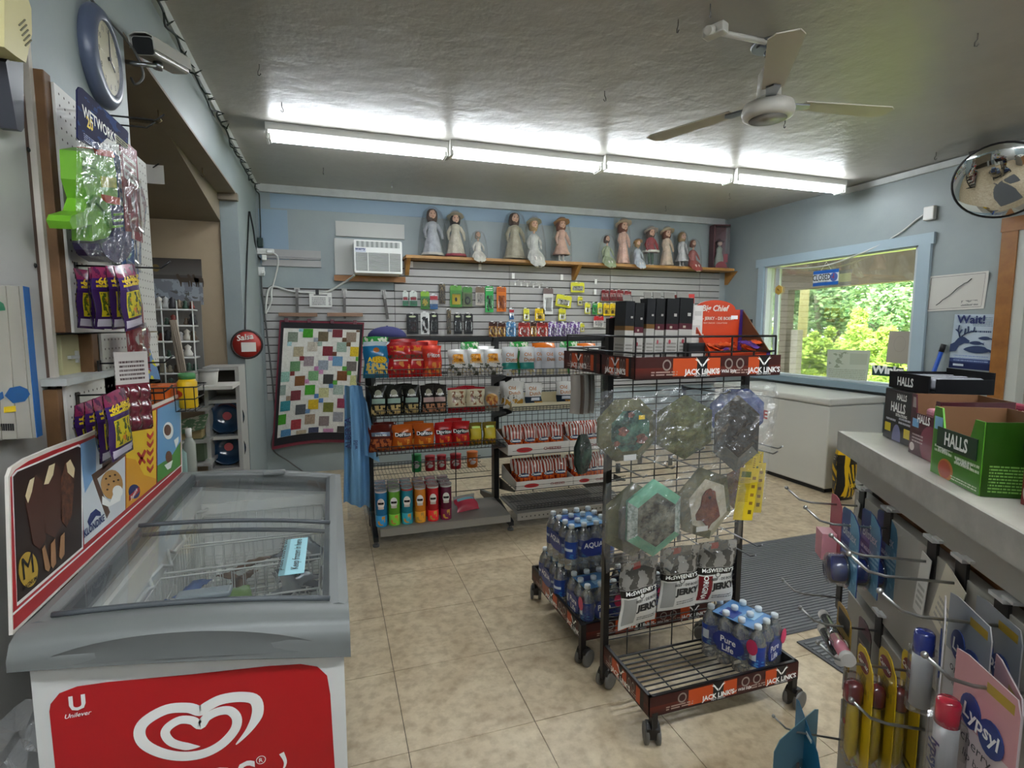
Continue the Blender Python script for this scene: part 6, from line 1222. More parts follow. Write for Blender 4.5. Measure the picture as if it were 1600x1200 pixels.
obj('panel', MB().box((0, 0, 0), (.006, wS, hS)), printed('closed_print', '1f5aa8', [('r', 0, .22, 1, .78, 'd3d8dc')], .4), cs); obj('lettering', MB().text('CLOSED', .085, (-.005, wS*.15, -.022), (0, -1, 0), (0, 0, 1), .02, sx=.66).text('please call again', .018, (-.005, wS*.1, -.042), (0, -1, 0)), INKB, cs)
obj('clock_mark', MB().prism([(q[0]-wS*.33, q[1]) for q in arc((0, 0), .042, 0, 2*pi, 18)][:-1], 'x', -.0045, -.0035), mat('clock_mark_blue', '4a62a8', .5), cs); obj('clock_hands', MB().box((-.0055, -wS*.33, .01), (.001, .006, .05)).box((-.0055, -wS*.33+.01, .0), (.001, .03, .006)), INKR, cs); obj('string', MB().tube([(0, wS*.2, hS/2), (0, 0, hS/2+.08), (0, -wS*.2, hS/2)], .002, 4), WCORD, cs)
sn = thing('suncatcher', 'round amber suncatcher stuck on the window', 'ornament', at(1217, 453, x=XR+.045)); obj('disc', MB().lathe([(.05, -.004), (.05, .004), (0, .006)], (0, 0, 0), 16, RY, True, (10, .08, True)), mat('amber_plastic', 'c9a24a', .3), sn); obj('motif', MB().prism([(-.02, -.015), (.01, .0), (.02, .02), (-.0, .01)], 'x', -.012, -.008), mat('amber_dark', '8a5a24', .4), sn)
WX = XR+.054
def winsheet(label, corners, m, txt=None):
    P = [at(*c, x=WX) for c in corners]; c = sum(P, Vector())/4; t = thing('notice', label, 'notice', c)
    me = MB(); me.add(P, [(0, 1, 2, 3)], False, [((0, 0), (1, 0), (1, 1), (0, 1))]); me.add([p+Vector((.002, 0, 0)) for p in P], [(3, 2, 1, 0)]); obj('sheet', me, m, t, world=True)
    if txt: obj('lettering', MB().text(txt, .095, (P[0]+P[1])/2+Vector((-.003, 0, .025)), (P[1]-P[0]).normalized(), (0, 0, 1), .05, sx=1.15), INKW, t, world=True)
    return t
winsheet('pale printed notice seen from behind at the window foot', [(1291, 594), (1354, 597), (1360, 548), (1293, 546)], printed('notice_back_print', 'b9bfac', [('n', .05, .4, .5, .95, '8d957f', 5, .55), ('t', .05, .05, .95, .4, '9aa08c', 6), ('r', .55, .55, .95, .9, 'aab09c')], .6))
winsheet('brown-grey blank notice taped at the window corner', [(1384, 566), (1424, 569), (1427, 518), (1390, 517)], printed('brown_notice', 'a39c90', [('e', .5, .6, .25, .25, '9a9388'), ('e', .5, .6, .23, .23, 'a39c90')], .6))
winsheet('dark green window sticker with bold white lettering at the window foot', [(1362, 586), (1412, 590), (1412, 575), (1363, 570)], mat('sticker_dark_green', '1f3a3a', .5), 'Winks')
# ================================================================ floor mats
MATM = mat('charcoal_rubber', '515254', .7); RIB = mat('charcoal_rubber_rib', '68696a', .6)
def floormat(label, x0, x1, y0, y1):
    t = thing('floor_mat', label, 'mat', ((x0+x1)/2, (y0+y1)/2, 0)); obj('base', MB().box(((x0+x1)/2, (y0+y1)/2, .004), (x1-x0, y1-y0, .006), 0), MATM, t, world=True)
    m = MB(); y = y0+.02
    while y < y1-.01: m.box(((x0+x1)/2, y, .009), (x1-x0-.03, .011, .005)); y += .022
    obj('rib', m, RIB, t, kind='stuff', world=True)
floormat('large charcoal ribbed floor mat in front of the chest freezer', 1.95, 4.0, 1.86, 2.78); floormat('small charcoal ribbed floor mat at the counter corner', 1.97, 2.7, 1.42, 1.80)
# ================================================================ two meat snack racks back to back
RKB = mat('rack_black_enamel', '100d0e', .35)
STRIP = printed('rack_strip_print', '3a1512', [('g', 0, 0, 1, .5, '2a0f0d', '5a1f14'), ('r', .24, .1, .40, .92, 'b8481c'), ('r', .46, .1, .56, .92, 'b8481c'), ('r', .76, .1, .84, .92, 'b8481c'), ('e', .20, .62, .028, .26, '8a8078'), ('e', .20, .62, .02, .18, '3a1512'), ('e', .62, .62, .028, .26, '8a8078'), ('e', .62, .62, .02, .18, '3a1512'), ('e', .70, .62, .028, .26, '8a8078'), ('e', .70, .62, .02, .18, '3a1512'), ('t', .1, .12, .27, .36, 'a08a80', 2), ('t', .64, .12, .76, .36, 'a08a80', 2), ('r', .40, 0, .47, 1, '141212'), ('r', .84, 0, .91, 1, '141212')], .4)
def strip(par, p0, p1, z0, z1, name='sign_strip', two=True):
    """printed card strip from p0 to p1 (seen from its right-hand side) with the lettering"""
    p0 = Vector((*p0, 0)); p1 = Vector((*p1, 0)); L = (p1-p0).length; rt = (p1-p0)/L; no = Vector((rt.y, -rt.x, 0)); hh = z1-z0
    V3 = lambda u, z, o: p0+rt*(u*L)+no*o+Vector((0, 0, z0+z*hh))
    m = MB(); m.add([V3(0, 0, .002), V3(1, 0, .002), V3(1, 1, .002), V3(0, 1, .002)], [(0, 1, 2, 3)], False, [((0, 0), (1, 0), (1, 1), (0, 1))]); m.add([V3(0, 0, -.002), V3(1, 0, -.002), V3(1, 1, -.002), V3(0, 1, -.002)], [(3, 2, 1, 0)])
    o = obj(name, m, STRIP, par, world=True); tx = MB(); ct = (.435, .875) if two else (.435,)
    for c in ct:
        tx.text("JACK LINK'S", hh*.36, V3(c, .16, .003), rt, bold=.03)
        tx.text('MEAT SNACKS', hh*.13, V3(c, .05, .003), rt)
        for s in (-1, 1):
            tx.add([V3(c+s*q[0]*hh/L, q[1], .003) for q in ((.02, .50), (.09, .56), (.26, .76), (.42, .86), (.30, .86), (.36, .95), (.20, .82), (.10, .68), (.02, .62))], [list(range(9)) if s > 0 else list(range(9))[::-1]])
    if two:
        for c in (.56,): tx.text('Feed Your Wild Side', hh*.22, V3(c, .2, .003), rt, bold=.01, shear=.1)
    obj('strip_lettering', tx, INKW, o).data.transform(par.matrix_basis.inverted()); return o
def caster(par, x, y, ang, grey=True):
    c = obj('caster', MB().cyl((x, y, .075), (x, y, .11), .011).prism([(-.02, .03), (.02, .03), (.022, .07), (.012, .082), (-.012, .082), (-.022, .07)], 'y', -.022, .022, False, Matrix.Rotation(ang, 3, 'Z'), (x+.012*cos(ang), y+.012*sin(ang), 0)), RKB, par, world=True)
    Rm = Matrix.Rotation(ang, 3, 'Z') @ Matrix.Rotation(pi/2, 3, 'X'); wc = (x+.018*cos(ang), y+.018*sin(ang), .036)
    for s in (-1, 1):
        m = MB().lathe([(.0, s*.012), (.03, s*.012), (.036, s*.015), (.036, s*.026), (.028, s*.028), (.012, s*.030), (0, s*.030)], wc, 20, Rm)
        w = obj('wheel', m, mat('grey_wheel', '5f5d58', .5), c); w.data.transform(par.matrix_basis.inverted())
def snackrack(name, label, x0, x1, ys, yb, yh, yh2=None):
    """ys spine, yb outer edge of the base tray, yh outer edge of the top tray"""
    t = thing(name, label, 'display rack', ((x0+x1)/2, ys, 0)); sg = 1 if yb > ys else -1
    for x in (x0, x1): obj('post', MB().box((x, ys, .755 if yh else .115), (.024, .024, 1.42 if yh else .15)), RKB, t, world=True)
    tops = [] if yh is None else [yh]+([yh2] if yh2 else [])
    if yh: obj('top_rail', MB().tube([(x0, ys, 1.44), (x0+.004, ys, 1.458), (x0+.02, ys, 1.464), (x1-.02, ys, 1.464), (x1-.004, ys, 1.458), (x1, ys, 1.44)], .009, 6).cyl(((x0+x1)/2, ys, 1.464), ((x0+x1)/2, ys, 1.26), .008), RKB, t, world=True)
    g = MB(); z = .2
    while z < 1.26 and yh: g.tube([(x0, ys, z), (x1, ys, z)], .0025, 4, False); z += .026
    for k in range(1, 6 if yh else 1): g.tube([(x0+(x1-x0)*k/6, ys+.004, .12), (x0+(x1-x0)*k/6, ys+.004, 1.26)], .003, 4, False)
    if yh: obj('wire_panel', g, RKB, t, kind='stuff', world=True)
    bw = MB(); n = 12
    for k in range(n+1):
        y = ys+(yb-ys)*k/n; bw.tube([(x0+.012, y, .118), (x1-.012, y, .118)], .0035 if k % n else .005, 5, False)
    for k in range(1, 4): bw.tube([(x0+(x1-x0)*k/4, ys, .113), (x0+(x1-x0)*k/4, yb, .113)], .003, 5, False)
    for x in (x0+.01, x1-.01):
        for yy in (ys+.02*sg, yb): bw.tube([(x, yy, .11), (x, yy, .19)], .004, 5)
    obj('base_wire', bw, RKB, t, kind='stuff', world=True)
    fr = MB()
    for (a, b) in (((x0, ys), (x0, yb)), ((x1, ys), (x1, yb)), ((x0, yb), (x1, yb)), ((x0, ys), (x1, ys)))[:3 if yh else 4]:
        c = ((a[0]+b[0])/2, (a[1]+b[1])/2, .152); fr.box(c, (abs(a[0]-b[0])+.012, abs(a[1]-b[1])+.012, .075))
    obj('base_frame', fr, RKB, t, world=True)
    for yh in tops:
        hf = MB()
        for (a, b) in (((x0-.025, ys), (x0-.025, yh)), ((x1-.055, ys), (x1-.055, yh)), ((x0-.025, yh), (x1-.055, yh))):
            c = ((a[0]+b[0])/2, (a[1]+b[1])/2, 1.294); hf.box(c, (abs(a[0]-b[0])+.008, abs(a[1]-b[1])+.008, .074))
        obj('top_tray', hf.box(((x0+x1)/2-.04, (ys+yh)/2, 1.262), (x1-x0-.03, abs(yh-ys), .008)), RKB, t, world=True)
        rl = MB(); yr = yh-(1 if yh > ys else -1)*.012; A_ = [(x0-.02, ys), (x0-.02, yr), (x1-.06, yr), (x1-.06, ys)]
        rl.tube([(*p, 1.40) for p in A_], .004, 5, False); rl.tube([(*p, 1.345) for p in A_], .003, 5, False)
        for k in range(7):
            x = x0-.02+(x1-x0-.04)*k/6; rl.tube([(x, yr, 1.33), (x, yr, 1.40 if k % 2 == 0 else 1.345)], .0035, 5, False)
        obj('rail', rl, RKB, t, kind='stuff', world=True)
    for x, y, a in ((x0, ys, .5), (x1, ys, 2.5), (x0+.015, yb, 1.2), (x1-.01, yb, .2)): obj('leg', MB().box((x, y, .10), (.022, .022, .06)), RKB, t, world=True); caster(t, x, y, a)
    return t
RX0, RX1 = .985, 1.615
RA = snackrack('snack_rack', 'black wheeled meat snack rack with potholders and jerky facing the camera', RX0, RX1, 1.80, 1.475, 1.575, 2.15)
strip(RA, (RX0-.005, 1.468), (RX1+.005, 1.468), .118, .188); strip(RA, (RX0-.007, 1.80), (RX0-.007, 1.47), .118, .188, two=False)
strip(RA, (RX0-.03, 1.57), (RX1-.052, 1.57), 1.258, 1.332); strip(RA, (RX0-.03, 1.80), (RX0-.03, 1.572), 1.258, 1.332, two=False)
RB = snackrack('tray_cart', 'low black wheeled tray cart with printed strips under the stacked water packs', RX0-.02, RX1-.02, 1.955, 2.54, None)
strip(RB, (RX0-.02, 1.946), (RX1-.02, 1.946), .118, .188); strip(RB, (RX0-.027, 2.53), (RX0-.027, 1.95), .118, .188, two=True); strip(RA, (RX0-.03, 2.145), (RX0-.03, 1.815), 1.258, 1.332, two=False)
# ---------------------------------------------------------------- bottled water
PETM = clear('pet_plastic', 'f4f9fc', .4, .06, 0, .14); FILM = clear('shrink_film', 'ffffff', .2, .12, .5, .06, .4)
CAPW = mat('bottle_cap', 'd3dade', .4)
def bottle_meshes():
    b = MB().lathe([(.024, 0), (.030, .004), (.031, .06), (.0295, .065), (.031, .07), (.031, .135), (.027, .158), (.014, .182), (.0115, .186), (.0115, .198)], (0, 0, 0), 14)
    l = MB().lathe([(.0315, .055), (.0318, .057), (.0318, .132), (.0315, .134)], (0, 0, 0), 14, caps=False); c = MB().lathe([(.0135, .192), (.0135, .206), (.012, .208), (0, .208)], (0, 0, 0), 12)
    return b, l, c
b, l, c = bottle_meshes()
LBL = {'navy': printed('water_label_navy', '26418f', [('n', 0, 0, 1, .4, '4f8ac0', 6, .55), ('r', .2, .5, .8, .8, '2a3a86'), ('r', .42, .3, .56, .75, 'd5dde6')], .3), 'aqua': printed('water_label_aqua', '1f3f8c', [('n', 0, 0, 1, .35, '2f6fb0', 5, .55), ('r', .3, .45, .7, .6, 'c9d5e2')], .3)}
BM = mesh('bottle', b, PETM); CM_ = mesh('cap', c, CAPW); LM = {k: mesh('label', l, m) for k, m in LBL.items()}
def waterpack(label, loc, rz, nx, ny, kind, logo, mag=True):
    t = thing('water_pack', label, 'water', loc, rz, 'shrink-wrapped water packs'); P = .064
    for i in range(nx):
        for j in range(ny):
            o = bpy.data.objects.new('bottle', BM); COL.objects.link(o); o.parent = t; o.location = ((i-(nx-1)/2)*P, (j-(ny-1)/2)*P, 0)
            for nm_, me in (('label', LM[kind]), ('cap', CM_)): q = bpy.data.objects.new(nm_, me); COL.objects.link(q); q.parent = o
    W2, D2 = nx*P/2+.002, ny*P/2+.002
    def film(u, v):
        a = 2*pi*u; e = lambda q: (abs(cos(q))**.35*(1 if cos(q) > 0 else -1), abs(sin(q))**.35*(1 if sin(q) > 0 else -1)); x, y = e(a)
        k = 1-.10*max(0, v-.72)/.28; return (x*W2*k, y*D2*k, .004+.178*v)
    obj('film', MB().grid(film, 40, 6), FILM, t)
    top = MB().mat(0).box((0, 0, .186), (W2*1.5, D2*1.3, .002)).mat(1).box((-W2*.3, D2*.25, .1875), (W2*.7, D2*.45, .002)).mat(2).box((W2*.25, -D2*.25, .1878), (W2*.8, D2*.35, .002))
    obj('film_print', top, [mat('film_blue', '4f86bd', .3), mat('film_navy', '27408f', .3), mat('film_pale', '9cc3dd', .3)], t)
    for s, (rt, off, wd) in enumerate((((1, 0, 0), (0, -D2-.001, 0), W2), ((0, -1, 0), (-W2-.001, 0, 0), D2))):
        r_ = Vector(rt); o_ = Vector(off); ok = [(wd*.50*cos(q), .1+.042*sin(q)) for q in [2*pi*k/20 for k in range(20)]]
        side = MB().mat(0).add([o_+r_*p[0]+Vector((0, 0, p[1])) for p in ok], [list(range(20))])
        nn = o_.normalized()*.001
        side.mat(1).text(logo.split()[0], .034, o_+nn+Vector((0, 0, .1)), r_, bold=.02)
        if len(logo.split()) > 1: side.text(logo.split()[1], .034, o_+nn+Vector((0, 0, .068)), r_, bold=.02)
        if mag: side.mat(2).add([o_+nn*.5+r_*(wd*.72+.022*cos(q))+Vector((0, 0, .13+.03*sin(q))) for q in [2*pi*k/14 for k in range(14)]], [list(range(14))])
        obj('logo_print', side, [mat('logo_navy', '25347e', .3), INKW, mat('logo_magenta', 'c02f5a', .35)], t)
    return t
pk = at(1166, 1058, z=.125); ax_ = radians(27)
waterpack('water pack with a blue oval logo on the base tray of the front rack', (1.50, 1.632, .123), ax_*.75, 3, 4, 'navy', 'Pure Life')
waterpack('water pack on the near corner of the rear rack base, oval logo', (1.075, 2.075, .123), .03, 3, 3, 'navy', 'Pure Life')
waterpack('navy water pack under the topmost one on the rear rack', (1.085, 2.34, .123), .0, 4, 4, 'aqua', 'AQUA', False)
waterpack('topmost navy-labelled water pack of the stack behind the rack post', (1.10, 2.27, .333), .05, 4, 4, 'aqua', 'AQUA', False)
waterpack('water pack behind the jerky bags on the rear rack', (1.30, 2.08, .123), -.03, 3, 3, 'navy', 'Pure Life')
# ---------------------------------------------------------------- potholders in clear bags
def hexpts(n, r, a0=pi/2, sx=1): return [(r*sx*cos(a0+2*pi*k/n), r*cos(0)*sin(a0+2*pi*k/n)) for k in range(n)]
def cloth(name, cols, scale=14): return mat('cloth_'+name, cols[0], .9, noise=(cols[1], scale, .12), bump=(50, .5, .006))
def potholder(label, px, py, wpx, hpx, y, border, centre, n=8, rz=0, facets=(), extra=None, a0=pi/8, cr=.66, bagscale=1.16):
    c = at(px, py, y=y); wpx *= 1.08; hpx *= 1.06; a = at(px+wpx/2, py, y=y).x-c.x; hh = c.z-at(px, py+hpx/2, y=y).z
    t = thing('potholder', label, 'potholder', c, rz, 'bagged bowl potholders on the front rack')
    def ring(r, d): return [Vector((a*r*cos(a0+2*pi*k/n), d, hh*r*sin(a0+2*pi*k/n))) for k in range(n)]
    m = MB(); R0, R1, R2 = ring(1, .0), ring(cr, -.016), ring(.0, -.012)
    for k in range(n):
        j = (k+1) % n; m.mat(1+facets[k] if facets else 0); m.add([R0[k], R0[j], R1[j], R1[k]], [(0, 1, 2, 3)])
    m.mat(0); m.add([v+Vector((0, .012, 0)) for v in R0], [list(range(n))[::-1]])
    obj('border', m, [border]+[x for x in (extra or [])], t)
    m = MB(); m.add(R1, [list(range(n))]); obj('centre', m, centre, t)
    Rb = random.Random(int(px)*3+int(py)); jit = [[Rb.uniform(-1, 1) for _ in range(17)] for _ in range(17)]
    def bagf(u, v):
        e = jit[round(u*13)][round(v*13)]; g = jit[round(v*13)][round(u*13)]
        return (a*bagscale*(2*u-1)*(1-.06*cos(5*v))+.006*g, -.032-.010*sin(pi*u)*sin(pi*v)-.0038*e, hh*bagscale*(2*v-1)+.012*sin(7*u)+.005*e)
    obj('clear_bag', MB().grid(bagf, 13, 13, False), BAGC, t)
    return t
OLV = cloth('olive', ('6b6844', '57553a')); OLV2 = cloth('olive_leaf', ('66683a', '4a4c28'), 40); FLOR = cloth('dark_floral', ('1f2f2a', '4f7a66'), 22); BRN = cloth('brown', ('33291f', '241d17')); MINT = cloth('mint', ('7fc0a0', '70b090')); SPOT = cloth('white_dotted', ('c9d3cb', '7a8a80'), 70); FOR = cloth('forest_camo', ('33322c', '8a8878'), 26); CRM = cloth('cream', ('b9b294', 'a89f80'), 20); SPA = cloth('spaniel_ground', ('cfc8b4', 'b8ae94'), 30); GRYF = cloth('grey_facet', ('6f6d64', '5f5d55')); DBL = cloth('royal_blue', ('1f3a86', '1a3070')); RUST = cloth('rust_dog', ('7c3a24', '5c2616'), 30)
HK = dict(m=CHROME, up=.014, d=(0, -1, 0), r=.0028, group='hooks on the front rack')
t = potholder('bagged octagonal potholder with a dark green floral centre and a yellow sticker', 981, 672, 92, 96, 1.6, OLV, FLOR, 8, .08)
obj('price_sticker', MB().box((.04, -.022, .045), (.024, .002, .014)), INKY, t); obj('paper_label', MB().box((-.01, -.03, -.088), (.05, .002, .02)), INKW, t)
fl = MB()
for k, (dx, dz, rr) in enumerate(((-.03, .0, .02), (.045, -.03, .022), (.0, .055, .012), (-.055, -.04, .012))): fl.prism([(dx+rr*cos(q)*(1+.25*cos(5*q)), dz+rr*.8*sin(q)) for q in [2*pi*i/20 for i in range(20)]], 'y', -.0185, -.0165)
obj('flower_print', fl, cloth('pink_brown_flower', ('8a5a4a', '5a3a30'), 60), t)
potholder('bagged olive leaf-print potholder with folded facets, second on the top hooks', 1071, 668, 84, 94, 1.61, OLV2, OLV2, 6, -.05, a0=pi/2, cr=.3)
t = potholder('royal blue bagged potholder hidden behind the brown one', 1153, 646, 74, 76, 1.70, DBL, DBL, 8, -.1)
potholder('bagged plain brown potholder at the right end of the top hooks', 1152, 678, 60, 112, 1.585, BRN, BRN, 6, -.25, (0, 0, 1, 1, 0, 0), [BRN, GRYF], pi/2, .6)
potholder('bagged olive potholder half hidden behind the mint one', 990, 812, 92, 108, 1.63, OLV, GRYF, 6, .15, a0=pi/2, cr=.7)
potholder('bagged mint green potholder with a dark forest print centre', 1022, 810, 84, 112, 1.57, MINT, FOR, 6, -.04, (0, 1, 0, 0, 1, 0), [MINT, SPOT], pi/2, .70)
t = potholder('bagged olive potholder with a reddish spaniel dog on cream', 1102, 787, 80, 108, 1.6, OLV, SPA, 6, .02, (0, 0, 0, 1, 0, 0), [OLV, CRM], pi/2+.2, .72)
dg = MB()
dg.prism([(-.015, .055), (.005, .062), (.025, .05), (.03, .02), (.042, -.015), (.05, -.045), (.03, -.06), (.012, -.07), (.0, -.088), (-.012, -.07), (-.03, -.052), (-.052, -.05), (-.056, -.03), (-.035, .0), (-.03, .035)], 'y', -.022, -.0165)
obj('dog_print', dg, RUST, t); obj('dog_face', MB().ball((0, -.022, .03), .006, 8, 6).ball((-.012, -.021, .045), .003, 6, 4).ball((.014, -.021, .045), .003, 6, 4), INKB, t); obj('paper_label', MB().box((-.035, -.03, -.08), (.05, .002, .018)), INKW, t)
potholder('bagged rust brown potholder behind the yellow strips', 1158, 765, 40, 70, 1.69, RUST, RUST, 6, -.3)
potholder('bagged dark green potholder on the left side of the rear rack', 912, 710, 36, 62, 2.0, cloth('deep_green', ('22302a', '3a4a40')), FLOR, 8, .5)
t = thing('feather_bag', 'clear bag of grey and brown feathers at the left side of the rear rack', 'bag', at(916, 612, y=1.98), .4)
for k in range(7): obj('feather', MB().grid(lambda u, v: (-.04+.013*k+.012*(u-.5)*(1-v*.4)+.006*sin(3*v), .01*(u-.5)**2*20-.01*(k % 3), -.09+.16*v), 2, 6), mat('feather_%d' % (k % 3), ('8a827a', '5c4a3e', 'a39c94')[k % 3], .8), t)
obj('clear_bag', MB().grid(lambda u, v: (.13*(u-.5), -.035-.006*sin(8*u+3*v), -.11+.22*v), 8, 8), BAGC, t)
# yellow sticky-trap cards
YST = printed('yellow_strip_print', 'c2a91a', [('r', .1, .82, .6, .93, '5a6a24'), ('t', .08, .35, .6, .8, '8c7a14', 14), ('b', .68, .1, .9, .9, 'a9921a', 1), ('r', .7, .12, .88, .2, '5a4a18'), ('r', .7, .3, .88, .36, '7a5a1e'), ('r', .7, .46, .88, .52, '7a5a1e'), ('r', .7, .62, .88, .68, '7a5a1e'), ('r', .7, .78, .88, .84, '7a5a1e')], .35)
for k, (px, py, y, rz, l) in enumerate(((1178, 762, 1.66, -.2, 'yellow trap card behind, on the right hook of the rack'), (1166, 772, 1.59, -.12, 'front yellow trap card on the right hook of the rack'))):
    c = at(px, py, y=y); t = thing('trap_card', l, 'card', c, (0, .06+.05*k, rz)); obj('card', MB().box((0, 0, 0), (.08, .003, .20)), YST, t); obj('header', MB().box((0, 0, .12), (.05, .002, .05)), YST, t)
# jerky pouches
def jpr(n, stripe): return printed('jerky_'+n, 'c9c8c4', [('r', 0, .6, 1, 1, '8a8783'), ('n', 0, .62, 1, 1, '4a4844', 5, .5), ('n', .1, .9, .5, .98, '8a3a34', 4, .5), ('r', 0, .5, 1, .61, '1d1c1b'), ('e', .5, .49, .07, .04, '1d1c1b'), ('e', .5, .49, .05, .03, 'c9c8c4'), ('r', .05, .06, .36, .48, stripe), ('t', .42, .08, .95, .16, '6a6a68', 2)], .25, .5)
JG, JM = jpr('grey', '8e8e8c'), jpr('maroon', '6e1a22')
SLAB = mat('slab_ink', '1a1a1a', .5)
for k, (px, pyb, mm, l, rz, y) in enumerate(((997, 975, JG, 'jerky pouch with a grey stripe, left of the three', .1, 1.62), (1059, 950, JG, 'jerky pouch with a grey stripe, middle of the three', -.05, 1.66), (1114, 940, JM, 'jerky pouch with a maroon stripe, right of the three', -.1, 1.655))):
    x = at(px, pyb-45, y=y).x; z = at(px, pyb, y=y).z
    t = pouch('jerky_bag', l, 'jerky', .165, .255, .045, mm, mat('jerky_foil_back', '77746f', .3, .4), [('McSWEENEY\'S', .0215, 0, .137, INKW), ('JERKY', .036, .028, .068, SLAB, dict(bold=.06)), ('BEEF - DE BOEUF', .0145, .026, .104, SLAB)] + ([('ORIGINAL', .0, 0, 0, INKW)] if False else []), 'jerky pouches on the front rack', k+20, loc=(x, y, z), rot=rz)
    if k == 2:
        _, wp = pillow(.165, .255, .045, seed=22); obj('lettering', MB().text('ORIGINAL', .026, (-.058, 0, .065), (0, 0, -1), (1, 0, 0), .03, warp=wp), INKW, t)
    t.rotation_euler = (.06, -.04+.03*k, rz)
# bare and loaded hooks of the front rack: (pixel of the tip, length, wording)
for px, py, L, l in ((1100, 699, .24, 'steel hook carrying the floral potholder'), (1222, 697, .24, 'upper long steel hook poking out right of the brown potholder'), (1214, 705, .22, 'lower long steel hook poking out right of the brown potholder'), (1055, 728, .23, 'steel hook under the floral potholder'), (1190, 851, .26, 'bare steel hook over the maroon jerky pouch'), (1180, 867, .22, 'bare steel hook below, right of the maroon jerky pouch'), (1055, 893, .22, 'bare hook in front of the middle jerky pouch'), (1120, 862, .23, 'bare hook in front of the maroon jerky pouch'), (1010, 742, .2, 'hook holding the mint potholder'), (1098, 728, .2, 'hook holding the spaniel potholder'), (1140, 610, .26, 'black hook under the orange printed strip')):
    p = at(px, py, y=1.80-L); hook('rack_hook', (p.x, 1.797, p.z-.014), L, l, **HK)
# ---------------------------------------------------------------- boxes on the front rack's top tray
CBX = printed('dark_carton_print', 'a6a29a', [('r', 0, .66, 1, 1, '0d0c0d'), ('r', 0, .58, 1, .66, '4a1420'), ('r', .3, .60, .5, .63, 'b0a090'), ('t', .12, .1, .9, .42, '76726c', 7), ('e', .35, .42, .1, .03, '8a2a34'), ('r', .0, .0, .14, .26, '2a2624')], .4)
CBX2 = printed('dark_carton_print_gold', 'a6a29a', [('r', 0, .66, 1, 1, '121215'), ('r', 0, .60, 1, .66, '6a4a20'), ('t', .12, .1, .9, .42, '76726c', 7), ('e', .5, .12, .08, .02, '5a3a34')], .4)
TT = 1.267
for k, (x0, x1, top, mm) in enumerate(((974, 988, 470, CBX2), (989, 1003, 473, CBX), (1007, 1020, 466, CBX2), (1021, 1035, 466, CBX), (1038, 1057, 466, CBX), (1058, 1079, 465, CBX))):
    y = 1.68; a, b = at(x0, 540, y=y), at(x1, 540, y=y); zt_ = at(x0, top, y=y).z; w, hh = b.x-a.x, zt_-TT
    t = thing('carton', '%s dark-topped tall carton on the rack top, number %s from the left' % ('gold-banded' if mm is CBX2 else 'maroon-banded', ('one', 'two', 'three', 'four', 'five', 'six')[k]), 'box', ((a.x+b.x)/2, y, TT), (0, .03, -.03), 'tall cartons on the rack top')
    obj('box', MB().box((0, .04, hh/2), (w*.96, .08, hh)), mm, t); obj('flap', MB().box((0, .03, hh+.011), (w*.85, .003, .024), 0, Matrix.Rotation(-.25, 3, 'X')), mat('grey_flap', '77736b', .6), t)
    obj('logo_mark', MB().box((w*.2, -.0008, hh*.78), (w*.22, .001, w*.2)), mat('pale_mark', 'a8a49c', .5), t)
for k, (x0, y0, x1, y1, c, l, dy) in enumerate(((1083, 536, 1110, 557, '17171a', 'black small box at the foot of the stack beside the orange display', 1.62), (1080, 522, 1106, 540, 'c9c4bc', 'white box with a dark stripe in the small stack', 1.66), (1080, 500, 1104, 524, 'cfcac2', 'white box in the middle of the small stack', 1.68), (1078, 474, 1092, 500, 'b9b4b0', 'white carton with black and maroon squares on the small stack', 1.69), (1091, 477, 1105, 502, 'd3cec8', 'plain white upright box behind the stack', 1.72), (1072, 459, 1091, 476, 'c2342a', 'red carton topping the small stack', 1.75))):
    a, b = at(x0, y1, y=dy), at(x1, y0, y=dy); t = thing('carton', l, 'box', ((a.x+b.x)/2, dy+.03, a.z if k else TT), -.05*k, 'small boxes stacked on the rack top')
    w, hh = b.x-a.x, b.z-t.location.z
    obj('box', MB().box((0, .03, hh/2), (w, .07, hh), 0, None, .001), mat('smallbox_'+c, c, .4), t); obj('print', MB().box((0, -.006, hh*.5), (w*.7, .001, hh*.3)), mat('smallbox_print', '3a2a2e' if k != 0 else 'b9b4ae', .5), t)
# orange meat snack display carton
OC = mat('orange_carton', 'bf3c14', .35); OCI = mat('brown_cardboard'); PUR = mat('purple_print', '3d2470', .35)
oy = 1.605; oa, ob = at(1112, 562, y=oy), at(1200, 560, y=oy)
ow = ob.x-oa.x; od = .16; OXc = (oa.x+ob.x)/2
od_ = thing('display_carton', 'orange display carton of wrapped meat snacks on the rack top', 'display box', (OXc+.005, oy+od/2, TT), -.06)
hB = at(1150, 484, y=oy+od).z-TT; hF = .075
obj('front', MB().prism([(-ow/2, 0), (ow/2, 0), (ow/2, hF), (-ow/2, hF)], 'y', -od/2-.002, -od/2+.002), OC, od_)
obj('back', MB().prism([(-ow/2, 0), (ow/2, 0), (ow/2, hB)]+[(q[0], hB+q[1]) for q in arc((0, 0), .036, 0, pi, 12, ow*.36)]+[(-ow/2, hB)], 'y', od/2-.002, od/2+.002), OC, od_)
for s, mm in ((-1, OC), (1, OCI)): obj('side', MB().prism([(-od/2, 0), (od/2, 0), (od/2, hB), (od/2-.02, hB*.92), (-od/2, hF)], 'x', s*ow/2-.002, s*ow/2+.002), mm, od_)
obj('base', MB().box((0, 0, .003), (ow, od, .005)), OCI, od_)
obj('purple_edge', MB().prism([(ow/2-.02, hF), (ow/2, hF), (ow/2, hB), (ow/2-.014, hB)], 'y', od/2-.0035, od/2-.0025).prism([(ow/2-.022, 0), (ow/2, 0), (ow/2, hF), (ow/2-.016, hF)], 'y', -od/2-.0035, -od/2-.0025), PUR, od_)
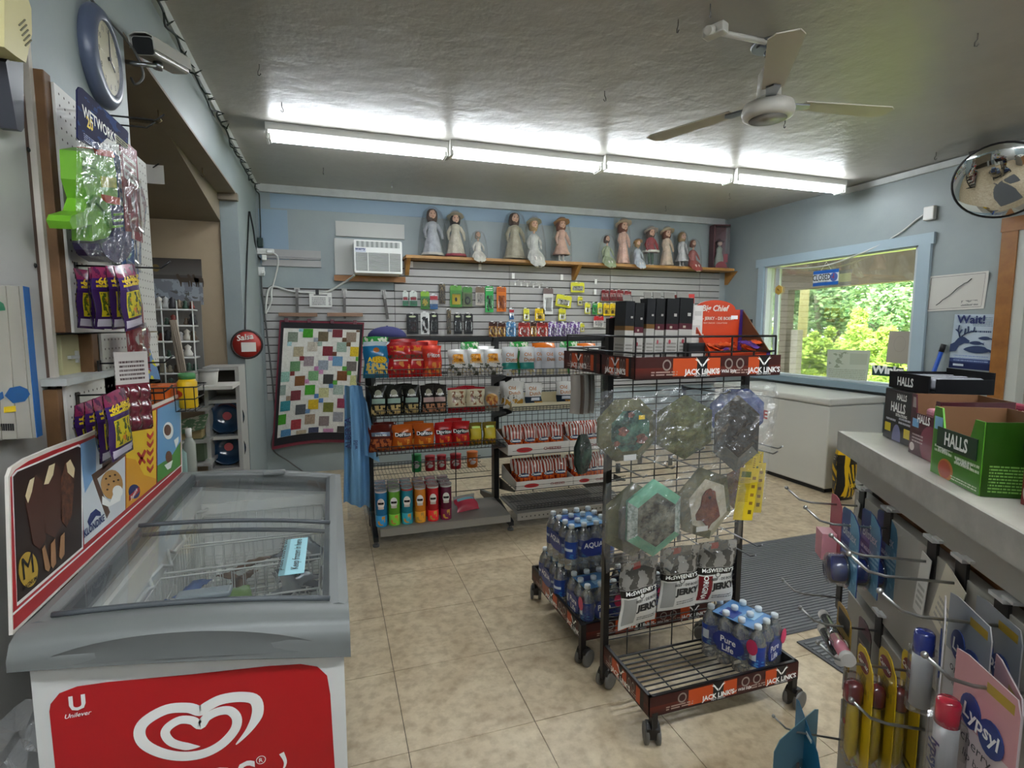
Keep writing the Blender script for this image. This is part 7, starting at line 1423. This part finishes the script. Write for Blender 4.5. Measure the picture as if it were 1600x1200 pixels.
lt = MB().text('Big Chief', .044, (.0, -od/2-.003, .022), bold=.03, shear=.25).text('Big Chief', .032, (0, od/2-.004, hB-.006), bold=.03, shear=.25).text('BEEF - JERKY - DE BOEUF', .0165, (-.004, od/2-.004, hB-.04), bold=.03).text('MEAT SNACKS - COLLATIONS', .008, (0, od/2-.004, hB-.055)).text('Big Chief', .03, (-ow/2-.003, .0, .05), (0, -1, 0), (0, 0, 1), .03, shear=.25).text('120', .016, (-ow/2-.003, .02, .02), (0, -1, 0))
obj('lettering', lt, mat('cream_ink', 'd9cfc4', .5), od_); obj('corner_tag', MB().box((-ow*.4, od/2-.004, hB-.012), (.03, .001, .014)).box((ow*.34, od/2-.004, hB-.03), (.03, .001, .014)), INKW, od_)
R = random.Random(8); wo = [mesh('snack_wrapper', wrapper(None, None, 0, .075), x) for x in (mat('orange_wrapper', 'd9562a', .3), mat('purple_wrapper', '5a3a86', .3), mat('pale_wrapper', 'd9b0a0', .3))]
for k in range(16):
    o = bpy.data.objects.new('snack_wrapper', wo[(0, 0, 1, 0, 2, 0)[k % 6]]); COL.objects.link(o)
    o.location = od_.location+Vector((R.uniform(-.36, .36)*ow, R.uniform(-.055, .05), .045+.004*k)); o.rotation_euler = (R.uniform(-.5, .5), R.uniform(-.5, .5), R.uniform(0, 3))
    tag(o, '%s wrapped meat snack heaped in the orange display carton' % (('orange', 'orange', 'purple', 'orange', 'pale pink', 'orange')[k % 6]), 'snack', '%s snacks in the orange carton' % (('orange', 'orange', 'purple', 'orange', 'pale pink', 'orange')[k % 6]))

# ================================================================ ceiling: fan, hooks, conduit, mirror
FW = mat('fan_white', 'c9c5bb', .4); fx, fy = 2.0, 2.16
fn = thing('ceiling_fan', 'white three-bladed ceiling fan with a flat round motor', 'fan', (fx, fy, ZC))
obj('mounting_ring', MB().lathe([(.085, -.012), (.09, -.004), (.085, 0)], (0, 0, 0), 24).box((0, 0, -.02), (.15, .02, .012)), CHROME, fn); obj('rod', MB().cyl((0, 0, 0), (0, 0, -.28), .013), FW, fn); obj('coupling', MB().lathe([(.026, -.05), (.03, -.035), (.022, -.02), (0, -.02)], (0, 0, 0), 14), INKB, fn)
obj('canopy', MB().lathe([(.055, -.24), (.05, -.13), (.03, -.10), (.014, -.09)], (0, 0, 0), 20), FW, fn)
obj('motor', MB().lathe([(0, -.335), (.09, -.335), (.112, -.325), (.118, -.30), (.11, -.27), (.06, -.245), (.0, -.24)], (0, 0, 0), 28), FW, fn); obj('motor_plate', MB().lathe([(.085, -.337), (.0, -.338)], (0, 0, 0), 24), mat('fan_plate_grey', '8e8980', .4), fn)
for k, a in enumerate((-8, 112, 232)):
    Rz = Matrix.Rotation(radians(a), 3, 'Z')
    obj('blade', MB().prism([(.17, -.045), (.62, -.065), (.655, -.04), (.66, .04), (.62, .062), (.17, .045)], 'z', -.262, -.257, False, Rz), mat('fan_blade', 'bdb6a8', .45), fn)
    obj('blade_arm', MB().prism([(.09, -.02), (.2, -.03), (.22, 0), (.2, .03), (.09, .02)], 'z', -.270, -.262, False, Rz), CHROME, fn)
for i, (px, py, w) in enumerate(((405, 100, 'by the left wall light string'), (440, 160, 'over the row light start'), (945, 142, 'before the second and third lights'), (1060, 30, 'left of the conduit box'), (1110, 6, 'at the frame top above the conduit box'), (1227, 186, 'just below the fan motor'), (1528, 52, 'near the frame corner above the mirror'), (1463, 238, 'left of the round mirror'), (505, 262, 'behind the first light'), (612, 284, 'over the air conditioner'), (1040, 322, 'above the red-jacketed doll'), (1140, 302, 'behind the last light'))):
    t = thing('ceiling_hook', 'small ceiling hook '+w, 'hook', at(px, py, z=ZC), R.uniform(0, 3), 'screw hooks in the ceiling'); obj('wire', MB().tube([(0, 0, 0), (0, 0, -.025), (.012, 0, -.035), (.012, 0, -.05), (0, 0, -.055), (-.01, 0, -.048)], .0028, 5), mat('hook_steel', '6f6c66', .4, .6), t)
j = at(1118, 40, z=ZC); cd = thing('conduit', 'white surface conduit with a box feeding the ceiling fan', 'conduit', j)
obj('box', MB().box((0, 0, -.022), (.05, .1, .044), .4, None, .006), FW, cd); obj('raceway', MB().tube([j+Vector((.02, .02, -.012)), Vector((fx-.06, fy-.03, ZC-.012))], .013, 8), FW, cd, world=True); obj('socket', MB().cyl((-.03, -.02, -.03), (-.07, -.04, -.05), .018), FW, cd)
mc = at(1562, 283, x=4.38); mn = Vector((-.80, -.30, -.52)).normalized(); Mm = mn.to_track_quat('Z', 'Y').to_matrix()
cm = thing('convex_mirror', 'round convex security mirror on a black bracket at the right ceiling edge', 'mirror', mc)
cm.scale = (.86, .86, .86)
obj('mirror', MB().lathe([(.30, 0), (.26, .025), (.2, .045), (.12, .06), (.0, .067)], (0, 0, 0), 40, Mm, caps=False), mat('mirror_glass', 'd9dcdc', .03, 1), cm); obj('rim', MB().lathe([(.295, -.012), (.308, -.01), (.31, .004), (.298, .006)], (0, 0, 0), 40, Mm, caps=False), INKB, cm); obj('shell', MB().lathe([(.0, -.014), (.3, -.012)], (0, 0, 0), 32, Mm), mat('mirror_back', '3a3834', .6), cm)
bp_ = at(1535, 226, x=XR-.06); obj('bracket', MB().prism([(-.09, 0), (.09, 0), (.06, -.14), (-.03, -.14)], 'x', -.01, .01).box((-.05, 0, -.005), (.12, .2, .012)).xf(Matrix.Translation(bp_)), mat('bracket_black', '2c2826', .5), cm, world=True); obj('arm', MB().tube([bp_+Vector((-.02, 0, -.08)), mc-mn*.01], .012, 8), mat('bracket_black'), cm, world=True)

# ================================================================ the counter on the right
E0 = Vector((.846, .672, 0)); DV = Vector((sin(radians(33)), cos(radians(33)), 0)); NV = Vector((-DV.y, DV.x, 0)); PHI = atan2(-DV.y, -DV.x)
LAM = mat('grey_laminate', 'a19d95', .4, noise=('989489', 4, .3)); TOPM = mat('pale_counter_top', 'b9b5ab', .35, noise=('aaa59a', 12, .2)); EDG = mat('counter_edge', 'a9a69e', .45, noise=('97948c', 30, .15)); BRC = mat('brown_groove', '94643a', .6)
ct = thing('counter', 'grey laminate display counter with hook slots along its front', 'counter', E0, PHI)      # local: x = -DV (towards the viewer), -y = front normal
L_ = 1.7
obj('carcass', MB().box((L_/2, .28, .6), (L_-.01, .50, 1.2)), BRC, ct)
GZ = [1.162, .981, .779, .59, .40, .21, .03]; zt_ = 1.207
for k, gz in enumerate(GZ):
    lo = gz+.009; hi = zt_
    obj('slat', MB().box((L_/2, .009, (lo+hi)/2), (L_, .018, hi-lo), 0, None, .0012), LAM, ct); zt_ = gz-.009
obj('end_panel', MB().box((.009, .285, .607), (.018, .53, 1.21)), LAM, ct)
obj('top', MB().box((L_/2-.015, .26, 1.2325), (L_+.03, .56, .033), 0, None, .002), TOPM, ct); obj('edge_band', MB().box((L_/2-.015, -.0215, 1.2325), (L_+.03, .003, .033)).box((-.0315, .26, 1.2325), (.003, .56, .033)), EDG, ct)
def cw(s, o, z): return E0-DV*s+NV*o+Vector((0, 0, z))       # s towards the viewer, o outwards
def proj(p): v = p-Vector((0, 0, H)); w = v.dot(FWD); return (800+F*v.dot(RGT)/w, 600-F*v.dot(UPV)/w)
CPX = lambda px, py, o=0: at(px, py, P=E0+NV*o, N=NV)
STEEL = mat('bright_hook_steel', 'a3a3a0', .3, .9)
def chook(bpx, bpy, tip, label, tag_=None, up=.022):
    B = CPX(bpx, bpy); L = .02
    while proj(B+NV*L)[0] > tip+14 and L < .4: L += .002
    t = thing('display_hook', label, 'hook', B, PHI, 'steel hooks on the counter front'); r = .0018
    obj('rod', MB().tube([(0, 0, 0), (0, -L+.01, 0), (0, -L-.008, .004), (0, -L-.028, up)], r, 8).ball((0, -L-.029, up+.001), .0033, 8, 6), STEEL, t)
    obj('back_plate', MB().box((.002, .0, .004), (.022, .0035, .05)), mat('dark_plate', '3b3836', .35, .6), t); obj('clip', MB().box((.002, .002, .031), (.024, .018, .004)).box((.016, .004, .035), (.018, .018, .003)), mat('bright_clip', 'd5d5d3', .3, .3), t)
    if tag_:
        w, hh, c, rot = tag_; obj('flag', MB().prism([(-w/2, -hh), (w/2, -hh), (w/2, .008), (-w/2, .008)], 'y', -.006, -.005, False, Matrix.Rotation(rot, 3, 'Y')), printed('flag_'+c, c, [('t', .15, .1, .85, .5, '9a978f', 4)], .6), t)
    return B, L
CH = {}
for nm_, a in dict(a=(1346, 791, 1243, 'first hook at the far end of the counter', (.014, .05, 'c9c7c0', .25)), b=(1386, 826, 1277, 'hook carrying the three blue lip balm cards'), c=(1455, 878, 1325, 'hook with a narrow white price flag', (.024, .075, 'cbc9c2', .15)), d=(1500, 912, 1355, 'hook with a broad cream price flag', (.046, .075, 'c9c3b0', .35)), e=(1310, 934, 1236, 'low bare hook at the counter end'), f=(1562, 978, 1410, 'hook carrying the grey lip balm cards'), g=(1372, 986, 1267, 'hook over the lip gloss tubes'), h=(1432, 1050, 1300, 'hook carrying the yellow balm cards'), i=(1486, 1147, 1360, 'hook in front of the yellow balm cards'), j=(1650, 1090, 1490, 'hook carrying the pink lip balm cards'), k=(1322, 1157, 1222, 'lowest hook carrying the teal cards')).items():
    CH[nm_] = chook(*a[:3], a[3], a[4] if len(a) > 4 else None)
def on(hk, px):
    """distance along a hook at which it crosses a pixel column"""
    B, L = CH[hk]; o = .0
    while proj(B+NV*o)[0] > px and o < .4: o += .001
    return B+NV*o
def ccard(name, label, cat, p, w, h, poly, m, above=.014, group=None, tilt=0, yaw=0):
    """card hanging below a hook point p, its face along the counter normal"""
    t = thing(name, label, cat, p, (0, tilt, PHI+yaw), group); q = [(x*w, z*h+above) for x, z in poly]
    obj('card', MB().prism(q, 'y', 0, .0012), m, t); return t
ROUND = [(-.5, -1), (.5, -1), (.5, -.2), (.42, -.1), (.15, -.02), (-.1, 0), (-.42, -.02), (-.5, -.06)]
BLX = printed('blue_balm_card', '1d2d74', [('r', .48, 0, 1, 1, '5a8fae'), ('n', .5, 0, 1, .6, '7fb0c8', 5, .55), ('r', 0, .58, .5, .66, '3a4a96'), ('t', .08, .30, .45, .52, '8fa3d0', 3), ('t', .55, .35, .95, .52, 'b9d3dd', 3)], .3, .6)
for k, px in enumerate((1330, 1362, 1396)):
    p = on('b', px); t = ccard('balm_card', 'blue lip balm card with a navy pot, %s on its hook' % ('outermost', 'middle', 'innermost')[k], 'lip balm', p, .074, .118, ROUND, BLX, .022, 'blue lip balm cards')
    obj('lettering', MB().text('Blistex', .0205, (0.0, -.0006, -.020), bold=.02).text('IP VANILLA', .0, (0, 0, 0)) if False else MB().text('Blistex', .0205, (0.0, -.0006, -.020), bold=.02).text('LIP MEDEX', .0085, (-.012, -.0006, -.04), bold=.02), mat('silver_ink', 'c9cdd6', .3, .3), t)
    Mx_ = Matrix.Rotation(pi/2, 3, 'X'); obj('pot', MB().lathe([(.0215, 0), (.0225, .002), (.021, .018), (.0175, .021), (0, .0225)], (-.012, -.002, -.074), 24, Mx_), mat('navy_pot', '1b2763', .2, coat=1), t)
    obj('blister', MB().lathe([(.028, 0), (.0245, .003), (.0235, .022), (.02, .0245), (0, .026)], (-.012, -.001, -.074), 24, Mx_), BLIST, t); obj('hole', MB().lathe([(.003, 0), (0, .0003)], (0, -.0008, 0), 10, Mx_, False), INKW, t)
PKC = mat('rose_card', 'a8505c', .35); p = on('a', 1308)
t = ccard('balm_card', 'rose pink balm card with a box on the farthest hook', 'lip balm', p, .055, .10, ROUND, PKC, .014); obj('box', MB().box((-.002, -.012, -.07), (.036, .022, .045)), mat('pink_box', 'c98a94', .35), t)
CAR = printed('yellow_balm_card', 'c9a91c', [('e', .40, .88, .32, .07, '7d1420'), ('n', .1, .66, .9, .8, '8f7a1c', 6, .54), ('r', .1, .0, .9, .02, '8a1a20')], .3, .6)
for k, px in enumerate((1352, 1388, 1424)):
    p = on('h', px); t = ccard('balm_card', 'yellow lip balm card with a red-capped tube, %s on its hook' % ('outermost', 'middle', 'innermost')[k], 'lip balm', p, .056, .172, ROUND, CAR, .02, 'yellow lip balm cards')
    obj('lettering', MB().text('Carmex', .0105, (-.006, -.0006, -.004), bold=.03, shear=.2), INKW, t)
    obj('tube', MB().lathe([(.0075, 0), (.009, -.03), (.0105, -.05), (.0095, -.085), (.001, -.1)], (-.007, -.0085, -.045), 16, None, True, None, 1, .8), mat('yellow_tube', 'cdb122', .3), t)
    obj('red_cap', MB().lathe([(0, .0), (.009, -.002), (.0125, -.008), (.0128, -.026), (.011, -.03), (0, -.031)], (-.007, -.0085, -.028), 18), mat('dark_red_cap', '6e141c', .25, coat=1), t)
    obj('blister', MB().box((-.007, -.009, -.083), (.031, .018, .125), 0, None, .006), BLIST, t)
    obj('mark', MB().prism([(q[0]-.007, q[1]-.088) for q in arc((0, 0), .004, 0, 2*pi, 12)][:-1], 'y', -.0182, -.0178), mat('red_mark', '8f2a1e', .4), t)
DKC = printed('dark_gloss_card', '2a1a1e', [('r', 0, .75, 1, 1, '5a2030'), ('t', .1, .3, .9, .6, '8a7a74', 3)], .3, .6); GLD = printed('gold_gloss_card', 'a5822f', [('n', 0, 0, 1, .5, '5a4420', 4, .5), ('r', .1, .6, .9, .9, '1d1a18')], .3, .6)
p = on('g', 1352); t = ccard('gloss_card', 'dark maroon slim card on the lip gloss hook', 'lip gloss', p, .05, .085, ROUND, DKC, .012); obj('lettering', MB().text('matte', .012, (0, -.0006, -.045), bold=.01), INKW, t)
p = on('g', 1318); t = ccard('gloss_card', 'gold card holding two dark lip gloss tubes', 'lip gloss', p, .062, .085, ROUND, GLD, .03)
for k, (dz, c) in enumerate(((-.012, '1d1b1c'), (-.036, '1d1b1c'))):
    g_ = obj('gloss_tube', MB().cyl((-.045, -.012, dz), (.03, -.012, dz), .0075, None, 14), mat('gloss_dark', c, .2, coat=1), t); obj('gloss_tip', MB().cyl((-.058, -.012, dz), (-.045, -.012, dz), .0078, None, 14), mat('gloss_white', 'c9c5c0', .3), g_); obj('gloss_end', MB().cyl((.03, -.012, dz), (.036, -.012, dz), .0085, None, 14), mat('gloss_white', 'c9c5c0', .3), g_)
p = on('h', 1340); t = thing('lip_gloss', 'pink lip gloss tube with a white end beside the yellow cards', 'lip gloss', p+Vector((0, 0, .01)), PHI)
obj('tube', MB().cyl((-.05, -.012, -.005), (-.005, -.012, -.005), .0085, None, 14), mat('gloss_pink', 'b06a78', .25, coat=1), t); obj('end', MB().cyl((-.005, -.012, -.005), (.004, -.012, -.005), .0095, None, 14), mat('gloss_white'), t); obj('stub', MB().cyl((-.065, -.012, -.005), (-.05, -.012, -.005), .008, None, 12), BLIST, t)
def lypsyl(hk, px, label, base, cap, flav, stick, k, w=.07, h=.125, yaw=0, cc='8a8d96'):
    p = on(hk, px); mm = printed('lyp_card_'+base, base, [('r', 0, .0, 1, .5, 'c4c2c2' if base != 'c08a90' else 'c9b9ba'), ('r', .52, .86, .92, .93, 'a88a2c')], .3, .6)
    t = ccard('balm_card', label, 'lip balm', p, w, h, [(-.5, -1), (.5, -1), (.5, -.12), (.44, -.02), (-.3, 0), (-.5, -.02)], mm, .016, 'rounded-logo lip balm cards', 0, yaw)
    obj('logo', MB().prism([(-.014+.013*cos(q), -.033+.016*sin(q)) for q in [2*pi*i/18 for i in range(18)]], 'y', -.0012, -.0002).prism([(.012+.015*cos(q), -.040+.016*sin(q)) for q in [2*pi*i/18 for i in range(18)]], 'y', -.0013, -.0003), [mat('logo_blue', '263a78', .35)], t)
    obj('lettering', MB().text('Lypsyl', .0185, (0, -.0018, -.042), (1, 0, -.12), (.1, 0, 1), .02), INKW, t)
    obj('flavour', MB().text(flav, .0145, (-.004, -.0012, -.066), (1, 0, -.1), (.1, 0, 1)).text('lip balm', .011, (-.002, -.0012, -.08), (1, 0, -.1), (.1, 0, 1)), mat('soft_black_ink', '3a3638', .5), t)
    if stick:
        s = obj('balm_stick', MB().cyl((-.022, -.014, -.112), (-.022, -.014, -.052), .0098, None, 18), printed('stick_print_'+cap, 'c3c1c0', [('r', 0, 0, 1, 1, 'c3c1c0')], .35), t)
        obj('stick_cap', MB().lathe([(.0098, 0), (.0100, .0005), (.0098, .022), (.008, .0245), (0, .0245)], (-.022, -.014, -.0525), 18), mat('cap_'+cap, cap, .25, coat=1), s)
        obj('stick_logo', MB().text('lypsyl', .016, (-.0245, -.0245, -.085), (0, 0, -1), (1, 0, 0), .03), mat('logo_blue'), s)
        obj('blister', MB().box((-.022, -.0135, -.083), (.025, .027, .072), 0, None, .006), BLIST, s)
    return t
lypsyl('f', 1475, 'grey lip balm card with a blue-capped stick, outermost on its hook', '8f949c', '24327e', 'original', True, 0, .062, .12, -.42)
lypsyl('f', 1515, 'grey lip balm card with a blue logo, middle of its hook', '8f949c', '24327e', 'original', False, 1, .075)
lypsyl('f', 1560, 'grey lip balm card nearest the counter on its hook', '8f949c', '24327e', 'honey', False, 2, .075)
lypsyl('j', 1540, 'pink lip balm card with a red-capped stick, outermost on its hook', 'c08a90', 'a8182e', 'cherry', True, 3, .078, .13, .12)
lypsyl('j', 1575, 'pink lip balm card tilted behind the first pink one', 'c08a90', 'a8182e', 'cherry', False, 4, .075, .12, -.25)
TEA = mat('teal_card', '1f6d94', .35); TE2 = mat('pale_teal_back', '6f97a8', .4)
for k, (px, yaw, mm) in enumerate(((1244, -.9, TE2), (1262, .12, TEA))):
    p = on('k', px); t = ccard('clip_card', ('teal card turned edge-on at the tip of the lowest hook', 'teal blue card with a slot on the lowest hook')[k], 'card', p, .108, .14, [(-.5, -1), (.5, -1), (.5, -.35), (.38, -.22), (-.42, 0), (-.5, -.02)], mm, .03, None, 0, yaw)
    obj('slot', MB().box((.008, -.0008, .0), (.022, .001, .006)), INKW, t)
    ob_ = obj('clear_dome', MB().ball((-.005, -.012, -.075), .028, 14, 8, 1, .6, .9), BLIST, t); obj('grey_clip', MB().box((-.012, -.012, -.065), (.018, .006, .010)).box((.012, -.012, -.08), (.018, .006, .010)), mat('dark_clip', '3c3a3e', .4), t)
p = CPX(1424, 1195, .0); t = thing('price_card', 'small white price card low between the yellow cards', 'card', p, PHI); obj('card', MB().box((0, -.004, -.0), (.03, .002, .05)), mat('paper_white'), t)
obj('stripe', MB().box((0, -.0055, .005), (.02, .001, .004)).box((0, -.0055, -.005), (.02, .001, .003)), INKB, t)
# ---------------------------------------------------------------- cough drop boxes on the counter
TZ = 1.2495
def ctop(px, py): p = at(px, py, z=TZ)-E0; return (-p.dot(DV), p.dot(NV))
def onctr(s, o, dz=0): return cw(s, o, TZ+dz)
BK = printed('black_drop_box', '0a0a0e', [('r', .05, .15, .25, .32, 'd6be1e'), ('r', .68, .12, .95, .3, 'd6be1e'), ('e', .45, .05, .14, .28, '6f6f9a'), ('t', .5, .35, .95, .5, 'b9b9c4', 2), ('t', .08, .36, .4, .44, 'b9b9c4', 1)], .3, .5)
def letter(t, s, size, p, rt=(1, 0, 0), m=INKW, bold=.03): return obj('lettering', MB().text(s, size, p, rt, (0, 0, 1), bold, sx=.82), m, t)
s0, o0 = ctop(1378, 681); s1, o1 = ctop(1430, 702)
wB = abs(s1-s0); hB_ = .082; d_ = .085
bx = thing('drop_box', 'tall black cough drop box with yellow stickers at the counter corner', 'box', onctr((s0+s1)/2, (o0+o1)/2), PHI+.04)
obj('box', MB().box((0, d_/2, hB_/2), (wB, d_, hB_), 0, None, .0012), mat('black_carton', '08080b', .5, 0, .15), bx); obj('front_print', MB().box((0, -.0004, hB_/2), (wB*.98, .0008, hB_*.98)), BK, bx)
letter(bx, 'HALLS', .0205, (-.004, -.0012, hB_*.58)); letter(bx, 'HALLS', .0135, (.006, -.0012, hB_*.82)); letter(bx, 'EXTRA STRONG', .006, (.008, -.0012, hB_*.50))
b2 = thing('drop_box', 'flat open black cough drop tray on the tall black box', 'box', onctr((s0+s1)/2+.002, (o0+o1)/2-.008, hB_+.0015), PHI+.12)
obj('tray', MB().box((0, d_/2, .0015), (wB*1.02, d_, .003)).box((0, 0, .013), (wB*1.02, .002, .026)).box((-wB*.51, d_/2, .013), (.002, d_, .026)).box((wB*.51, d_*.55, .011), (.002, d_*.9, .022)).box((0, d_, .016), (wB*1.02, .002, .032)), mat('black_carton'), b2)
letter(b2, 'HALLS', .0185, (-.006, -.0016, .006))
for k in range(3): obj('stick_pack', MB().box((-wB*.3+wB*.3*k, d_*.52, .014), (wB*.22, d_*.85, .018), 0, None, .004), mat('silver_pack', 'a9abb4', .2, .5), b2)
b3 = thing('drop_box', 'black flat cough drop box lying behind the maroon box', 'box', onctr(.13, -.30), PHI-.05); obj('box', MB().box((0, 0, .028), (.16, .11, .056), 0, None, .002), mat('black_carton'), b3); obj('lid_film', MB().box((0, 0, .0575), (.15, .1, .003)).box((.03, .02, .060), (.06, .05, .002)), mat('silver_pack'), b3)
MARB = printed('maroon_drop_box', '4a1522', [('e', .75, .25, .35, .3, '7c3044'), ('e', .12, .12, .09, .07, 'c9bcb8'), ('r', .08, .46, .32, .60, '6fa5cf'), ('t', .1, .2, .5, .36, 'b9a3a4', 3), ('r', .05, .78, .3, .95, 'a79a98')], .3, .5)
def openbox(name, label, s, o, w, d, h, hf, front, side, inner, rz=0, notch=.24):
    t = thing(name, label, 'box', onctr(s, o), PHI+rz)
    obj('front', MB().prism([(-w/2, 0), (w/2, 0), (w/2, h*.97), (w/2-w*notch*.7, h*.97), (w/2-w*notch, hf), (-w/2+w*notch, hf), (-w/2+w*notch*.7, h), (-w/2, h)], 'y', -.001, .001), front, t)
    obj('back', MB().box((0, d, h/2), (w, .002, h)), inner, t)
    for sg, mm in ((-1, inner), (1, side)): obj('side', MB().prism([(0, 0), (d, 0), (d, h), (0, h*.97 if sg > 0 else h)], 'x', sg*w/2-.001, sg*w/2+.001), mm, t)
    obj('base', MB().box((0, d/2, .001), (w, d, .002)), inner, t); return t
sg_, og_ = ctop(1456, 736); sh_, oh_ = ctop(1529, 775); wG = abs(sh_-sg_)
GR = printed('green_drop_box', '3c7a16', [('e', .33, .13, .16, .155, 'b86a24'), ('e', .31, .13, .13, .125, 'a8402a'), ('r', 0, .67, .2, .86, '7fb0d3'), ('t', .06, .33, .45, .46, 'd3ddc4', 2), ('t', .5, .26, .98, .40, 'd3ddc4', 2), ('t', .45, .03, .95, .1, 'c3d0b0', 2), ('r', 0, .0, .02, 1, '5a9a2c')], .3, .5)
GSD = printed('green_drop_box_side', '1f420c', [('t', .08, .05, .9, .42, '6f9a4c', 9), ('e', .95, .68, .5, .26, '16301a')], .3, .5)
gb = openbox('drop_box', 'green open cough drop box with a cut-out front and orange slice print', (sg_+sh_)/2, (og_+oh_)/2, wG, .075, .083, .058, GR, GSD, mat('brown_cardboard'), 0)
obj('name_panel', MB().prism([(-wG*.38, .036), (wG*.42, .036), (wG*.42, .060), (-wG*.38, .060)], 'y', -.0022, -.0012), mat('dark_green_panel', '14341c', .35), gb); letter(gb, 'HALLS', .0215, (.003, -.0026, .041)); letter(gb, 'VITAMIN C', .0068, (-wG*.22, -.0018, .031), m=INKW); letter(gb, 'VITAMINE C', .0078, (wG*.2, -.0018, .025), m=INKW)
letter(gb, 'H', .034, (wG/2+.0016, .058, .052), (0, 1, 0))
sm_, om_ = ctop(1428, 706); sn_, on_ = ctop(1457, 727)
mb = openbox('drop_box', 'maroon open cough drop box between the black and green boxes', (sm_+sn_)/2-.002, (om_+on_)/2, abs(sn_-sm_)*.96, .08, .086, .06, MARB, mat('maroon_side', '3a101a', .35), mat('brown_cardboard'), 0, .2)
obj('pack', MB().box((-.002, .012, .063), (.022, .014, .012), 0, None, .004), mat('pink_pack', 'b97a88', .3), mb); letter(mb, 'HALLS', .0155, (.0, -.0018, .048))
rb = openbox('drop_box', 'red open cough drop box at the right frame edge of the counter', sh_+.062, oh_-.028, .085, .08, .095, .07, printed('red_drop_box', '7a1a1e', [('e', .12, .14, .1, .1, 'c9bcb8'), ('t', .15, .3, .9, .55, 'c9a8a4', 4), ('r', 0, .62, .5, .78, '3f7d2a')], .3, .5), mat('red_side', '5c1216', .35), mat('brown_cardboard'))
pk_ = thing('drop_pack', 'pink and maroon cough drop packet standing in the green box', 'packet', onctr(.075, -.178, .0), PHI+.1); obj('packet', MB().box((0, 0, .035), (.09, .018, .070), 0, None, .006), printed('pink_packet_print', '8a2a42', [('r', 0, .8, 1, 1, 'd3b3bc'), ('e', .15, .7, .1, .2, '5c1426')], .3), pk_); letter(pk_, 'HALLS', .02, (.006, -.0095, .048))
pk_['label'] = 'pink and maroon cough drop packet standing behind the green box'
mt = thing('card_terminal', 'mauve rounded plastic panel at the right frame edge behind the boxes', 'panel', onctr(.40, -.42), PHI+.5); obj('shell', MB().prism(rrect(-.06, 0, .06, .14, .02), 'y', 0, .02), mat('mauve_plastic', '7d6a70', .4), mt); obj('stand', MB().box((0, .01, .01), (.06, .08, .02)), mat('mauve_plastic'), mt)
